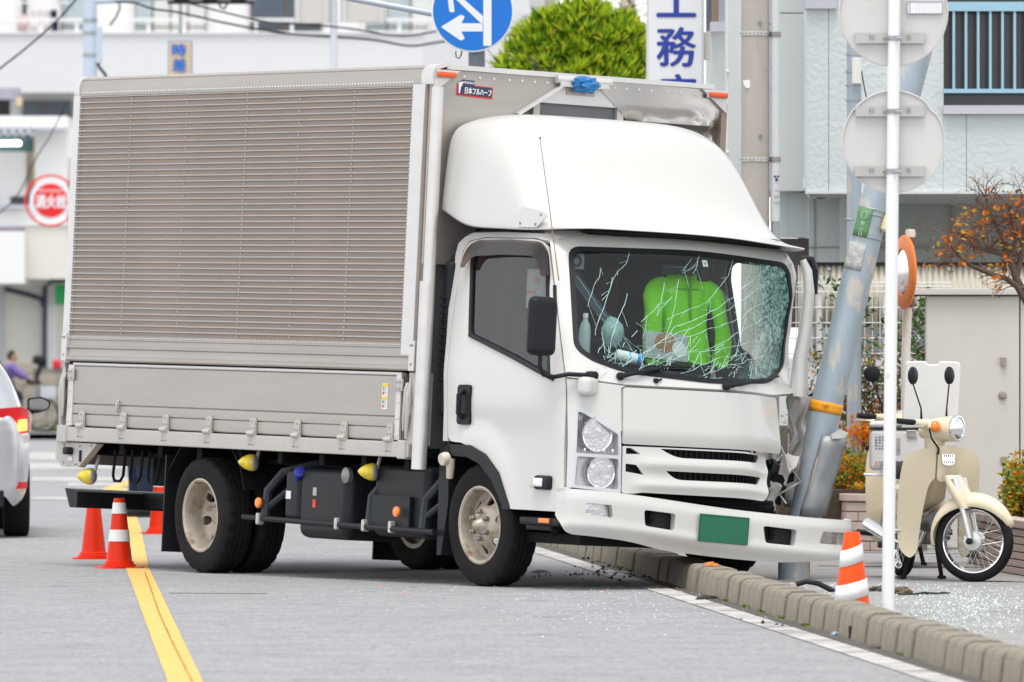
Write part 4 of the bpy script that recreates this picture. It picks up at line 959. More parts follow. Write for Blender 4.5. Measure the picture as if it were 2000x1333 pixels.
# ------------------------------------------------------------------ chassis
mb = MB(); 
for y in (-.37, .37): mb.box((-2.2, y, .60), (6.0, .07, .20))
mb.box((0, 0, .40), (.12, 1.5, .12)); mb.box((-3.395, 0, .40), (.14, 1.4, .14)); mb.rbox((-3.395, 0, .38), (.34, .30, .32), .1, 3); mb.rbox((-.2, 0, .62), (1.2, .6, .40), .1, 2); mb.tube([(-3.3, 0, .42), (-.9, 0, .55)], .05, 8)
mb.box((.55, -.2, .33), (.9, 1.3, .06)); mb.box((.1, .1, .42), (.5, 1.0, .2))
mb.build('chassis_frame', M_['blackmatte'], truck, 30)
mb = MB(); mb.rbox((-1.83, -.80, .46), (.62, .42, .44), .06, 3); tk = mb.build('fuel_tank', M_['black'], truck, 40)
for dx, w, z, m_ in ((-.15, .045, .53, 'pwhite'), (-.15, .04, .455, 'red')):
    mb = MB(); mb.box((-1.78+dx, -1.0115, z), (w, .003, .05)); mb.build('tank_label', M_[m_] if m_ == 'red' else mk('label_greywhite', (.4, .4, .4), .6), tk)
mb = MB(); mb.rbox((-2.24, -.80, .50), (.22, .40, .34), .05, 3); uk = mb.build('additive_tank', M_['black'], truck, 40)
mb = MB(); mb.tube([(-2.2, -.98, .61), (-2.12, -1.02, .65)], .035, 12); mb.build('blue_cap', mk('cap_blue', (.01, .03, .30), .4), uk, 40)
mb = MB(); mb.box((-2.28, -1.002, .50), (.06, .004, .05)); mb.build('tag', M_['pwhite'], uk)
mb = MB(); mb.lathe([(.05, 0), (.05, .03), (.03, .04), (.001, .042)], 14, frame(Vector((-1.56, -.98, .64)), (1, 0, 0), (0, 0, 1))); mb.build('filler_cap', M_['nut'], tk, 40)
mb = MB(); mb.rbox((-.95, -.76, .50), (.66, .42, .44), .05, 3); mb.build('battery_box', M_['black'], truck, 40)
mb = MB(); mb.box((-1.0, -.99, .42), (.46, .02, .22)); mb.build('side_plate', M_['black'], truck)
# side guard: two bars and bent stays
mb = MB(); mb.tube([(-2.85, -1.0, .345), (-.42, -1.02, .325)], .019, 10); gd = mb.build('side_guard', M_['black'], truck, 40)
for x in (-2.62, -1.62, -1.28, -.95):
    mb = MB(); mb.rbox((x, -1.01, .34), (.035, .05, .075), .01, 2); mb.build('guard_clamp', M_['galv'], gd, 40)
for x in (-2.60, -1.28+.0, -.62):
    mb = MB(); mb.tube([(x+.35, -.75, .72), (x+.10, -.92, .64), (x, -.97, .52), (x, -.985, .33)], .03, 8); mb.tube([(x+.02, -.97, .42), (x+.26, -.80, .66)], .022, 8); mb.build('guard_stay', mk('stay_blueblack', (.022, .028, .038), .45), truck, 40)
for x, z in ((-2.60, .44), (-.86, .435)):
    mb = MB(); mb.lathe([(.034, 0), (.034, .012), (.028, .018), (.001, .019)], 16, frame(Vector((x, -1.03, z)), (1, 0, 0), (0, 0, 1))); mb.build('side_reflector', M_['amber'], truck, 40)
# yellow side lamps: bullet shape on stalks
for x, z, y in ((-2.80, .69, -1.0), (-1.27, .67, -1.0), (-4.98, .545, -1.0)):
    F = frame(Vector((x, y, z)), (0, -.9, .45), (.1, 0, 1)); F = frame(Vector((x, y, z)), (.55, .8, 0), (0, 0, 1))
    mb = MB(); Fz = Matrix.Translation(Vector((x, y, z))) @ Vector((-.75, -.65, .0)).to_track_quat('Z', 'Y').to_matrix().to_4x4()
    mb.lathe([(.048, -.04), (.056, -.02), (.054, 0), (.044, .03), (.026, .06), (.008, .078), (.001, .08)], 18, Fz); lp = mb.build('side_marker_lamp', M_['yellow_lamp'], truck, 50)
    mb = MB(); mb.lathe([(.001, -.052), (.036, -.05), (.05, -.038), (.052, -.034)], 18, Fz); mb.tube([(x+.03, y+.03, z+.02), (x+.03, y+.06, z+.14)], .012, 6); mb.build('lamp_stalk', M_['zincgrey'], lp, 40)
mb = MB(); mb.rbox((-5.05, -.99, .525), (.02, .02, .05), .008); mb.build('small_amber_reflector', M_['amber'], truck)
# underrun bar at the back, rope hooks, rear mudguards
mb = MB(); mb.prism(rpoly([(-5.30, .46), (-5.18, .455), (-5.12, .44), (-5.12, .335), (-5.22, .335)], .01), lambda q: (q[0], -1.0, q[1]), lambda q: (q[0], 1.0, q[1])); ub = mb.build('underrun_bar', M_['black'], truck)
mb = MB(); mb.box((-4.70, -.45, .40), (.9, .10, .10)); mb.box((-4.70, .45, .40), (.9, .10, .10)); mb.box((-4.3, -.45, .56), (.12, .08, .3)); mb.box((-4.3, .45, .56), (.12, .08, .3)); mb.build('underrun_arm', M_['black'], truck)
for x in (-4.60, -4.36, -4.12):
    mb = MB(); mb.tube([(x-.07, -.97, .73), (x-.07, -.98, .56), (x-.04, -.985, .525), (x+.04, -.985, .525), (x+.07, -.98, .56), (x+.07, -.97, .73)], .011, 6); mb.build('rope_loop', M_['blackmatte'], truck, 40)
for sg in (-1, 1):
    mb = MB(); a = [(-3.93, .45), (-3.88, .62), (-3.72, .78), (-3.55, .83), (-3.25, .83), (-3.05, .78), (-2.92, .66), (-2.86, .52)]
    for p_, q_ in zip(a, a[1:]): mb.add([(p_[0], sg*1.0, p_[1]), (q_[0], sg*1.0, q_[1]), (q_[0], sg*.5, q_[1]), (p_[0], sg*.5, p_[1])], [(0, 1, 2, 3)])
    o_ = mb.build('rear_mudguard', M_['blackmatte'], truck, fix=False); so = o_.modifiers.new('t', 'SOLIDIFY'); so.thickness = .012
    mb = MB(); mb.box((-3.90, sg*.78, .40), (.015, .46, .62)); mb.build('rear_mud_flap', M_['black'], truck)

# ------------------------------------------------------------------ wheels
WR = .368
def tyre_mesh(w=.205, n=96):
    h = w/2
    prof = [(.228, -h*.80), (.235, -h*.93), (.27, -h*1.0), (.315, -h*1.0), (.345, -h*.93), (WR-.006, -h*.84), (WR, -h*.70), (WR, -h*.36), (WR-.010, -h*.34), (WR-.010, -h*.28), (WR, -h*.26), (WR, -h*.03), (WR-.010, -h*.02), (WR-.010, h*.05), (WR, h*.06),
            (WR, h*.26), (WR-.010, h*.28), (WR-.010, h*.34), (WR, h*.36), (WR, h*.70), (WR-.006, h*.84), (.345, h*.93), (.315, h*1.0), (.27, h*1.0), (.235, h*.93), (.228, h*.80)]
    lug = {5, 6, 7, 18, 19, 20}
    mb = MB(); mb.lathe(prof, n, closed=True, mod=lambda i, k, r: r-.009 if i in lug and k % 4 == 0 else r)
    me = mb.mesh('tyre', 35); me.materials.append(M_['rubber']); return me
tyre_me = tyre_mesh()
def rim_meshes(convex):
    """local +Z is outwards"""
    mb = MB(); e = .098 if convex else .098
    mb.lathe([(.232, .086), (.236, .098), (.226, .1), (.214, .092), (.206, .06), (.203, .0), (.203, -.09), (.232, -.09)], 48, closed=True)
    barrel = mb.mesh('rim', 35); barrel.materials.append(M_['steel_rim'])
    holes = [circ(.152*math.cos(a), .152*math.sin(a), .031, .031, 14) for a in [k*math.pi/3+.25 for k in range(6)]]
    if convex:
        zf = lambda r: tab([(.0, .085), (.085, .085), (.098, .080), (.125, .055), (.165, .02), (.19, .012), (.205, .02)], r)
    else:
        zf = lambda r: tab([(.0, -.07), (.09, -.07), (.11, -.062), (.15, -.03), (.18, -.015), (.205, -.02)], r)
    bm = panel_bm([circ(0, 0, .205, n=40)]+holes+[circ(0, 0, .055, n=20)], lambda x, y: Vector((x, y, zf(math.hypot(x, y)))), -.012, .03, (0, 0, 1))
    disc = bpy.data.meshes.new('rim_disc'); bm.to_mesh(disc); bm.free(); finish(disc, 40); disc.materials.append(M_['steel_rim'])
    mb = MB()
    hz = .085 if convex else -.07
    nut = MB(); nut.lathe([(.017, 0), (.017, .022), (.013, .026), (.012, .034), (.001, .035)], 6); nut = nut.mesh('wheel_nut', 30); nut.materials.append(M_['nut'])
    hub = MB(); hub.lathe([(.062, -.05), (.062, .0), (.05, .012), (.035, .03), (.03, .042), (.018, .052), (.001, .055)] if convex else [(.055, -.05), (.055, .05), (.05, .06), (.001, .06)], 24); hub = hub.mesh('hub', 40); hub.materials.append(mk('hub_steel', (.42, .38, .30), .4, metal=.5, var=.15, vs=20))
    return barrel, disc, nut, hub, hz
RIMF, RIMR = rim_meshes(True), rim_meshes(False)
YAWM = Euler((0, 0, TROT.z)).to_matrix()
def wheel(wx, wy, z, parts, steer=0., outward=-1):
    c = T(wx, wy, 0); c.z = z
    loc = TMI @ c
    rot = (TM.to_3x3().inverted() @ YAWM @ Euler((0, 0, steer)).to_matrix() @ Euler((R(90 if outward < 0 else -90), 0, 0)).to_matrix()).to_euler()
    w = empty('wheel', loc, rot, truck)
    link('tyre', tyre_me, w)
    barrel, disc, nut, hub, hz = parts
    link('rim', barrel, w); link('rim_disc', disc, w); link('hub', hub, w, (0, 0, hz))
    for k in range(6):
        a = k*math.pi/3+.5; link('wheel_nut', nut, w, (.082*math.cos(a), .082*math.sin(a), hz))
    return w
wheel(0.02, -.85, WR, RIMF, R(2))
wheel(-.06, .83, WR+.03, RIMF, R(2), 1)
wheel(-3.395, -.90, WR, RIMR); wheel(-3.395, -.66, WR, RIMR)
wheel(-3.395, .66, WR, RIMR, 0, 1); wheel(-3.395, .90, WR, RIMR, 0, 1)

# ------------------------------------------------------------------ loose things in the cab
jk = MB()
def jacket():
    """hanging long-sleeved jacket, seen from the front"""
    # local: x right (photo), y up, z towards windscreen
    rows = []
    body = [(.02, .045, .03), (-.005, .10, .045), (-.04, .17, .055), (-.08, .20, .06), (-.16, .165, .065), (-.28, .155, .07), (-.42, .165, .075), (-.54, .175, .075)]
    mb = MB(); N = 40
    for (y, hw, hd) in body:
        for k in range(N):
            a = 2*math.pi*k/N; f_ = 1+.16*noise.noise(Vector((math.cos(a)*2.6, math.sin(a)*2.6, y*1.2)))+.09*math.sin(7*a+y*9)*(1 if y < -.06 else .2)
            mb.v.append((hw*math.cos(a)*f_, y+.01*math.cos(3*a)*(1 if y < -.5 else 0), hd*math.sin(a)*f_))
    for i in range(len(body)-1):
        for k in range(N): mb.f.append((i*N+k, i*N+(k+1) % N, (i+1)*N+(k+1) % N, (i+1)*N+k))
    return mb
JF = frame(T(.38, .17, 1.955), TM.to_3x3() @ Vector((0, 1, 0)), TM.to_3x3() @ Vector((-.08, 0, 1)))
jb = jacket(); jroot = empty('safety_jacket', JF.translation, JF.to_euler(), None, 'lime green high-visibility jacket hanging behind the shattered windscreen', 'jacket')
jb.build('jacket_body', M_['jacket'], jroot, 60, fix=False).modifiers.new('s', 'SUBSURF').render_levels = 2
for sg in (-1, 1):
    mb = MB(); mb.tube([(sg*.13, -.05, .01), (sg*.19, -.085, .02), (sg*.225, -.16, .04), (sg*.24, -.24, .05), (sg*.245, -.32, .06), (sg*.25, -.40, .07), (sg*.245, -.49, .07), (sg*.235, -.58, .07)], [.05, .062, .066, .058, .064, .055, .06, .055], 16)
    for i, v in enumerate(mb.v): mb.v[i] = (v[0]+.045*noise.noise(Vector(v)*9), v[1], v[2]*.55+.05*noise.noise(Vector(v)*12+Vector((4, 0, 0))))
    o_ = mb.build('sleeve', M_['jacket'], jroot, 60); o_.modifiers.new('s', 'SUBSURF').render_levels = 1
mb = MB(); mb.box((0, -.15, .075), (.02, .28, .004)); mb.box((-.02, -.1, .074), (.16, .008, .004)); mb.build('zip_flap', mk('hi_vis_dark', (.14, .42, .01), .8), jroot)
mb = MB(); mb.tube([(-.03, -.02, 0), (0, .03, 0), (.03, -.02, 0)], .02, 8); mb.build('collar', M_['jacket'], jroot, 50)
def inwin(u, v, x):
    o = TMI @ Vector((0, 0, CAMH)); d = TMI.to_3x3() @ Vector(((u-1000)/FPX, 1, (HOR-v)/FPX)); return o+d*((x-o.x)/d.x)
a, b = TM @ inwin(1203, 693, .80), TM @ inwin(1253, 704, .84)
root = empty('plastic_tube', a, (b-a).to_track_quat('Z', 'Y').to_euler(), None, 'white tube with bright blue cap lying on the dashboard', 'tube')
L = (b-a).length
mb = MB(); mb.lathe([(.001, 0), (.03, .0), (.034, .01), (.034, L*.78), (.03, L*.8), (.001, L*.8)], 20); mb.build('tube_body', M_['pwhite'], root, 40)
mb = MB(); mb.lathe([(.034, L*.78), (.035, L*.79), (.035, L*.98), (.03, L), (.001, L)], 20); mb.build('cap', mk('bright_blue', (.01, .28, .75), .35), root, 40)
mb = MB(); mb.lathe([(.0345, L*.45), (.0345, L*.55), (.033, L*.55), (.033, L*.45)], 20, closed=True); mb.build('blue_band', mk('pale_blue', (.15, .45, .75), .4), root, 40)
c = TM @ inwin(1300, 678, .70); F = frame(c, TM.to_3x3() @ Vector((0, 1, -.05)), TM.to_3x3() @ Vector((-.2, 0, 1)))
root = empty('printed_packet', F.translation, F.to_euler(), None, 'grey and brown printed packet propped on the dashboard before the jacket', 'packet')
mb = MB(); mb.rbox((0, 0, 0), (.30, .17, .03), .008); mb.build('packet_body', mk('packet_grey', (.35, .36, .36), .5, var=.2, vs=8), root, 40)
mb = MB(); mb.prism(circ(-.01, .02, .075, .06, 24), lambda q: (q[0], q[1], .0155), lambda q: (q[0], q[1], .017)); mb.build('packet_print', mk('packet_brown', (.30, .16, .07), .5, var=.4, vs=20), root)
mb = MB(); mb.prism(circ(.085, -.01, .05, .05, 24), lambda q: (q[0], q[1], .0155), lambda q: (q[0], q[1], .018)); mb.build('packet_print', mk('packet_pale', (.6, .6, .58), .5), root)
c = TM @ inwin(1196, 650, .72); root = empty('paper_cup', c, TROT, None, 'greenish translucent bag slumped at the dashboard corner', 'bag')
root.name = 'plastic_bag'
bm = bmesh.new(); bmesh.ops.create_icosphere(bm, subdivisions=3, radius=1)
for v in bm.verts: v.co = Vector((v.co.x*.05, v.co.y*.07, v.co.z*.09))*(1+.3*noise.noise(v.co*2.5))
me = bpy.data.meshes.new('bag_film'); bm.to_mesh(me); bm.free(); finish(me, 60); link('bag_film', me, root, mat=mk('bag_film', (.35, .50, .48), .3, alpha=.75))
c = TM @ inwin(1142, 655, .62); root = empty('clear_bottle', c, TROT, None, 'clear plastic bottle with pale contents beside the right pillar inside the cab', 'bottle')
mb = MB(); mb.lathe([(.001, -.13), (.035, -.13), (.037, -.12), (.036, .02), (.030, .06), (.015, .09), (.014, .11), (.001, .11)], 20); mb.build('bottle_body', mk('bottle_pale', (.55, .62, .66), .15, alpha=.8), root, 40)
mb = MB(); mb.lathe([(.016, .105), (.016, .13), (.001, .132)], 14); mb.build('bottle_cap', M_['pwhite'], root, 40)
mb = MB(); fx = Vector((Xf(-.735, 2.0)-.06, -.735, 1.985)); Fm = frame(fx, (0, 1, 0), (0, 0, 1)); mb.box((0, 0, 0), (.13, .095, .004), M=Fm); rm = mb.build('cab_notice_card', mk('card_grey', (.16, .17, .18), .6), truck)
mb = MB(); mb.lathe([(.022, 0), (.034, 0), (.034, .01), (.022, .01)], 18, Fm @ Matrix.Translation((.01, 0, .004)), closed=True); mb.build('card_ring', M_['black'], rm, 40)

def inside(u, v, y):
    o = TMI @ Vector((0, 0, CAMH)); d = TMI.to_3x3() @ Vector(((u-1000)/FPX, 1, (HOR-v)/FPX)); return o+d*((y-o.y)/d.y)
c = TM @ inside(1058, 565, -.72); root = empty('paper_carton', c, TROT, None, 'white carton with orange print seen through the driver\'s window', 'carton')
mb = MB(); mb.rbox((0, 0, 0), (.20, .10, .24), .01); mb.build('carton_body', M_['pwhite'], root, 40)
for x, z, w, h in ((.02, .05, .05, .03), (-.03, -.02, .10, .015), (.03, -.05, .06, .02)):
    mb = MB(); mb.box((x, -.0515, z), (w, .003, h)); mb.build('carton_print', M_['amber'], root)
# ------------------------------------------------------------------ right-hand side: the struck pole
M_['polesteel'] = mk('pole_bluegrey', (.34, .40, .45), .5, metal=.25, var=.10, vs=4, stretch=(2, 2, .7), dirt=(.50, .47, .42), dscale=4.5, damt=.47, dsoft=.06, bump=.15, bs=20)
M_['steelgrey'] = mk('steel_grey', (.36, .38, .40), .45, metal=.5, var=.1, vs=8)
M_['concrete'] = mk('pole_concrete', (.42, .39, .35), .85, var=.10, vs=3, stretch=(2, 2, .5), bump=.3, bs=40, dirt=(.30, .27, .23), dscale=2, damt=.44, dsoft=.25)
PY = 48.0
pole = empty('leaning_utility_pole', (1.706, PY, .03), (0, 0, 0), None, 'blue-grey steel pole bent over to the right by the truck, orange band and scraped paint', 'utility pole')
O = Vector((1.706, PY, .03))
def loc(p): return Vector(p)-O
axis = [P(u, v, PY)-O for u, v in [(1551, 1138), (1551, 1085), (1556, 1050), (1575, 1000), (1592, 920), (1607, 830), (1617, 780), (1651, 640), (1684, 500), (1710, 390), (1742, 290), (1786, 125), (1845, -95), (1960, -560)]]
mb = MB(); mb.tube(axis, [.097, .097, .105, .10, .098, .097, .096, .094, .092, .09, .088, .086, .083, .075], 28); mb.build('pole_shaft', M_['polesteel'], pole, 60)
def along(v0, v1, n, extra, name, mat, a0=0, a1=2*math.pi, seg=24):
    """a band hugging the shaft between two pixel heights"""
    tb = [(138, 0)]
    pts = [P(tab([(125, 1786), (290, 1742), (390, 1710), (500, 1684), (640, 1651), (780, 1617), (830, 1607), (920, 1592), (1000, 1575)], v), v, PY)-O for v in [lerp(v0, v1, i/n) for i in range(n+1)]]
    mb = MB(); rows = []
    for i, p in enumerate(pts):
        d = (pts[min(i+1, n)]-pts[max(i-1, 0)]).normalized(); x = Vector((d.z, 0, -d.x)).normalized(); y = Vector((0, -1, 0))
        vpx = lerp(v0, v1, i/n); r = tab([(125, .086), (390, .09), (640, .094), (920, .098), (1000, .10)], vpx)+extra
        for k in range(seg+1):
            a = lerp(a0, a1, k/seg); mb.v.append(tuple(p+x*(r*math.cos(a))+y*(r*math.sin(a))))
    m = seg+1
    for i in range(n):
        for k in range(seg): mb.f.append((i*m+k, i*m+k+1, (i+1)*m+k+1, (i+1)*m+k))
    o = mb.build(name, mat, pole, 60, fix=False); so = o.modifiers.new('t', 'SOLIDIFY'); so.thickness = .004; so.offset = 1
    return o
ob = along(786, 806, 3, .004, 'orange_band', mk('orange_band', (.80, .33, .01), .5, var=.08, vs=20))
mb = MB(); q = P(1612, 791, PY)-O+Vector((0, -.105, 0)); mb.rbox(q, (.035, .02, .02), .006); mb.build('band_buckle', mk('orange_buckle', (.75, .30, .01), .5), ob, 40)
# embossed anti-poster sheet and the green number plate
along(478, 530, 4, .004, 'embossed_sheet', mk('sheet_grey', (.44, .44, .43), .7, var=.25, vs=28, bump=1., bs=45), R(5), R(95), 12)
gp_ = along(410, 466, 4, .012, 'number_board', mk('board_green', (.10, .24, .10), .6, var=.08, vs=8, dirt=(.25, .28, .2), dscale=8, damt=.4), R(30), R(88), 8)
for s_, v, w, h in (('13', 420, .028, .022), ('東', 436, .028, .028), ('U', 447, .02, .022), ('日', 457, .02, .024)):
    u = tab([(390, 1710), (500, 1684)], v)-14
    F = frame(P(u, v, PY-.095)-O, (.985, -.25, -.17), (.24, 0, .97)); text('board_lettering', s_, w, h, mk('board_print', (.45, .52, .42), .6), gp_, F, .006)
F = frame(P(tab([(390, 1710), (500, 1684)], 420)-14, 420, PY-.096)-O, (.985, -.25, -.17), (.24, 0, .97))
mb = MB(); mb.tube([F @ Vector((.022*math.cos(a*math.pi/8), .022*math.sin(a*math.pi/8), .006)) for a in range(16)], .002, 5, closed=True); mb.build('board_circle', mk('board_print2', (.45, .52, .42), .6), gp_)
for v in (418, 462): along(v, v+3, 2, .006, 'strap', M_['steelgrey'])
along(408, 411, 2, .005, 'strap', M_['steelgrey'])
# cream lamp cover on its far side
q = P(1722, 432, PY)-O; mb = MB(); mb.lathe([(.03, -.07), (.042, -.055), (.038, .0), (.026, .045), (.012, .055), (.001, .056)], 18, Matrix.Translation(q+Vector((.04, -.06, 0))) @ Euler((0, .2, 0)).to_matrix().to_4x4()); mb.build('cream_cover', mk('cream_cover', (.66, .56, .33), .5), pole, 40)
# torn half-shell guard at the foot
sh = []
for i in range(9):
    t = i/8; v = lerp(852, 1008, t); u0 = lerp(1606, 1562, t); u1 = lerp(1654, 1612, t); row = []
    for k in range(9):
        a = k/8; u = lerp(u0, u1, a); p_ = P(u, v, PY-.115-.03*math.sin(a*math.pi)+.05*a)-O
        row.append(p_+Vector((noise.noise(Vector((a*3, t*4, 1)))*.01, noise.noise(Vector((a*2, t*3, 8)))*.02, 0)))
    sh.append(row)
mb = MB(); mb.add([p_ for r_ in sh for p_ in r_], [(i*9+j, i*9+j+1, (i+1)*9+j+1, (i+1)*9+j) for i in range(8) for j in range(8)]); o_ = mb.build('torn_guard', mk('guard_grey', (.30, .32, .33), .5, metal=.4, var=.12, vs=6, dirt=(.34, .28, .2), dscale=4, damt=.42), pole, 50, fix=False)
o_.modifiers.new('t', 'SOLIDIFY').thickness = .008
mb = MB(); q = [P(u, v, PY-.12)-O for u, v in [(1607, 858), (1596, 900), (1581, 960), (1570, 1003)]]; mb.tube(q, [.006, .011, .011, .008], 8); mb.build('bent_lip', mk('lip_tan', (.45, .38, .29), .6, metal=.3, var=.2, vs=12), pole, 40)
mb = MB(); mb.add([P(u, v, PY-.13)-O for u, v in [(1622, 850), (1640, 838), (1657, 846), (1648, 856), (1625, 858)]], [(0, 1, 2, 3, 4)]); o_ = mb.build('curled_edge', M_['galv'], pole, fix=False); o_.modifiers.new('t', 'SOLIDIFY').thickness = .01

# ------------------------------------------------------------------ white sign post with two round signs seen from behind
SY = 40.0
M_['bracketgrey'] = mk('bracket_grey', (.47, .46, .44), .5, metal=.2, var=.08, vs=12)
M_['postwhite'] = mk('post_white', (.80, .80, .80), .35, coat=.2, var=.02, vs=4, dirt=(.55, .52, .48), dscale=5, damt=.28)
M_['signback'] = mk('sign_back_grey', (.60, .59, .57), .5, metal=.1, var=.04, vs=2.2, stretch=(3, 1, .5), dirt=(.48, .46, .43), dscale=2.6, damt=.40, dsoft=.3)
b0 = Vector((P(1734, 1185, SY).x, SY, .03)); t0 = P(1747, 0, SY); t0 = b0+(t0-b0)*1.25
post = empty('sign_post', b0, (0, 0, 0), None, 'slim white post beside the kerb carrying two round signs seen from behind', 'sign post')
mb = MB(); mb.tube([(0, 0, 0), t0-b0], .0315, 20); mb.lathe([(.034, 0), (.034, .02), (.001, .05)], 16, Matrix.Translation(t0-b0)); mb.build('post_tube', M_['postwhite'], post, 60)
mb = MB(); q = P(1734, 733, SY-.0318)-b0; mb.box(q, (.012, .002, .018)); mb.build('post_label', mk('label_pale', (.62, .6, .6), .5), post)
def signdisc(u, v, r, name):
    c = P(u, v, SY+.05)-b0
    F = Matrix.Translation(c) @ Euler((R(90), 0, 0)).to_matrix().to_4x4()
    mb = MB(); mb.lathe([(.001, -.012), (r-.006, -.012), (r, -.008), (r, .010), (r-.006, .012), (r-.008, .002), (.001, 0)], 64, F); d = mb.build(name, M_['signback'], post, 40)
    return d, c
d1, c1 = signdisc(1745, 24, .277, 'round_sign'); d2, c2 = signdisc(1745, 277, .261, 'round_sign')
d1['label'] = 'upper round sign, cut by the frame'; d2['label'] = 'lower round sign, slightly dented'
bm = bmesh.new(); bm.from_mesh(d2.data)
for v_ in bm.verts:
    dx, dz = v_.co.x-c2.x, v_.co.z-c2.z
    a = math.atan2(dz, dx); k = math.exp(-((a-.72)/.10)**2); v_.co.x -= .012*k*math.cos(a); v_.co.z -= .012*k*math.sin(a)
bm.to_mesh(d2.data); bm.free()
for vb, d in ((75, d1), (218, d2), (335, d2), (-60, d1)):
    q = P(1738, vb, SY+.03)-b0
    mb = MB(); mb.sweep([(-.026, -.020), (.026, -.020), (.026, .0), (.021, .0), (.021, -.014), (-.021, -.014), (-.021, 0), (-.026, 0)], -.175, .175, lambda t, s_: q+Vector((t, s_[1]-.0+.012, s_[0]))); br = mb.build('bracket', M_['bracketgrey'], d)
    for x in (-.10, -.085, .088, .10):
        mb = MB(); mb.box(q+Vector((x, -.004, .004)), (.005, .02, .022)); mb.build('bracket_slot', M_['nut'], br)
    mb = MB(); mb.tube([q+Vector((tab([(0, -.035), (1, .035)], k/8), -.0-.06*math.sin(k/8*math.pi), 0)) for k in range(9)], .004, 6)
    pc = P(tab([(0, 1747), (1185, 1734)], vb), vb, SY)-b0
    mb.lathe([(.0335, -.012), (.0355, -.012), (.0355, .012), (.0335, .012)], 24, Matrix.Translation(pc), closed=True); mb.rbox(pc+Vector((.012, -.04, 0)), (.018, .02, .024), .004); mb.tube([pc+Vector((.02, -.043, 0)), pc+Vector((.038, -.043, 0))], .004, 6); mb.build('clamp', M_['steelgrey'], d, 40)
F = frame(P(1806, 16, SY+.036)-b0, (1, 0, 0), (0, 0, 1)); mb = MB(); mb.box((0, 0, 0), (.182, .062, .001), M=F); sk = mb.build('date_sticker', M_['pwhite'], d1)
mb = MB(); 
for x in range(9): mb.box((-.04+x*.014, 0, .001), (.0008, .05, .0008), M=F)
for a, b, w, h in ((0, .029, .178, .003), (0, -.029, .178, .003), (-.088, 0, .003, .06), (.088, 0, .003, .06), (-.076, 0, .003, .044), (-.076, .02, .01, .003), (-.076, -.02, .01, .003), (-.062, 0, .01, .0015)): mb.box((a, b, .001), (w, h, .001), M=F)
tag(mb.build('sticker_print', mk('print_indigo', (.12, .12, .25), .5), sk), kind='stuff')

# ------------------------------------------------------------------ orange convex mirror on its rusty post
MYd = 52.0; b0 = Vector((P(1767, 800, MYd).x, MYd, .03))
mp_ = empty('traffic_mirror', b0, (0, 0, 0), None, 'orange-rimmed convex traffic mirror seen nearly edge-on, on a rusty white post', 'traffic mirror')
mb = MB(); top = P(1778, 452, MYd)-b0; mb.tube([(0, 0, 0), P(1769, 700, MYd)-b0, top], .030, 16); mb.build('mirror_post', mk('rusty_white', (.74, .70, .64), .5, var=.05, vs=6, stretch=(3, 3, .5), dirt=(.62, .30, .10), dscale=3, damt=.46, dsoft=.12), mp_, 50)
mb = MB(); mb.lathe([(.033, -.09), (.033, 0), (.028, .012), (.001, .014)], 14, Matrix.Translation(top)); mb.build('post_cap', mk('cap_cream', (.6, .56, .48), .6), mp_, 40)
c = P(1768, 532, MYd-.12)-b0
F = Matrix.Translation(c) @ Euler((0, R(2), R(0))).to_matrix().to_4x4() @ Euler((R(90), 0, 0)).to_matrix().to_4x4()
F = Matrix.Translation(c) @ Vector((-.966, -.259, .0)).to_track_quat('Z', 'Y').to_matrix().to_4x4()
M_['orange'] = mk('mirror_orange', (.80, .22, .05), .5, var=.08, vs=6, dirt=(.6, .2, .08), dscale=6, damt=.4)
r = .243; mb = MB(); mb.lathe([(r*.60, .018), (r*.62, .026), (r*.97, .018), (r, .010), (r*.97, -.004), (r*.6, -.020), (.001, -.024)], 48, F); rim_ = mb.build('mirror_rim', M_['orange'], mp_, 50)
mb = MB(); mb.lathe([(r*.61, .019), (r*.5, .026), (r*.25, .032), (.001, .034)], 32, F); mb.build('mirror_face', mk('mirror_face', (.75, .72, .68), .12, metal=.9, dirt=(.6, .28, .08), dscale=4, damt=.45, stretch=(3, 3, .6)), mp_, 60)
for zz in (.20, -.20):
    mb = MB(); mb.tube([c+Vector((.03, .05, zz)), Vector((top.x-.01, 0, c.z+zz))], .016, 8); mb.lathe([(.033, -.03), (.036, -.03), (.036, .03), (.033, .03)], 16, Matrix.Translation(Vector((lerp(0, top.x, (c.z+zz)/top.z), 0, c.z+zz))), closed=True); mb.build('mirror_clamp', mk('rust_brown', (.16, .09, .06), .8, var=.2), mp_, 40)

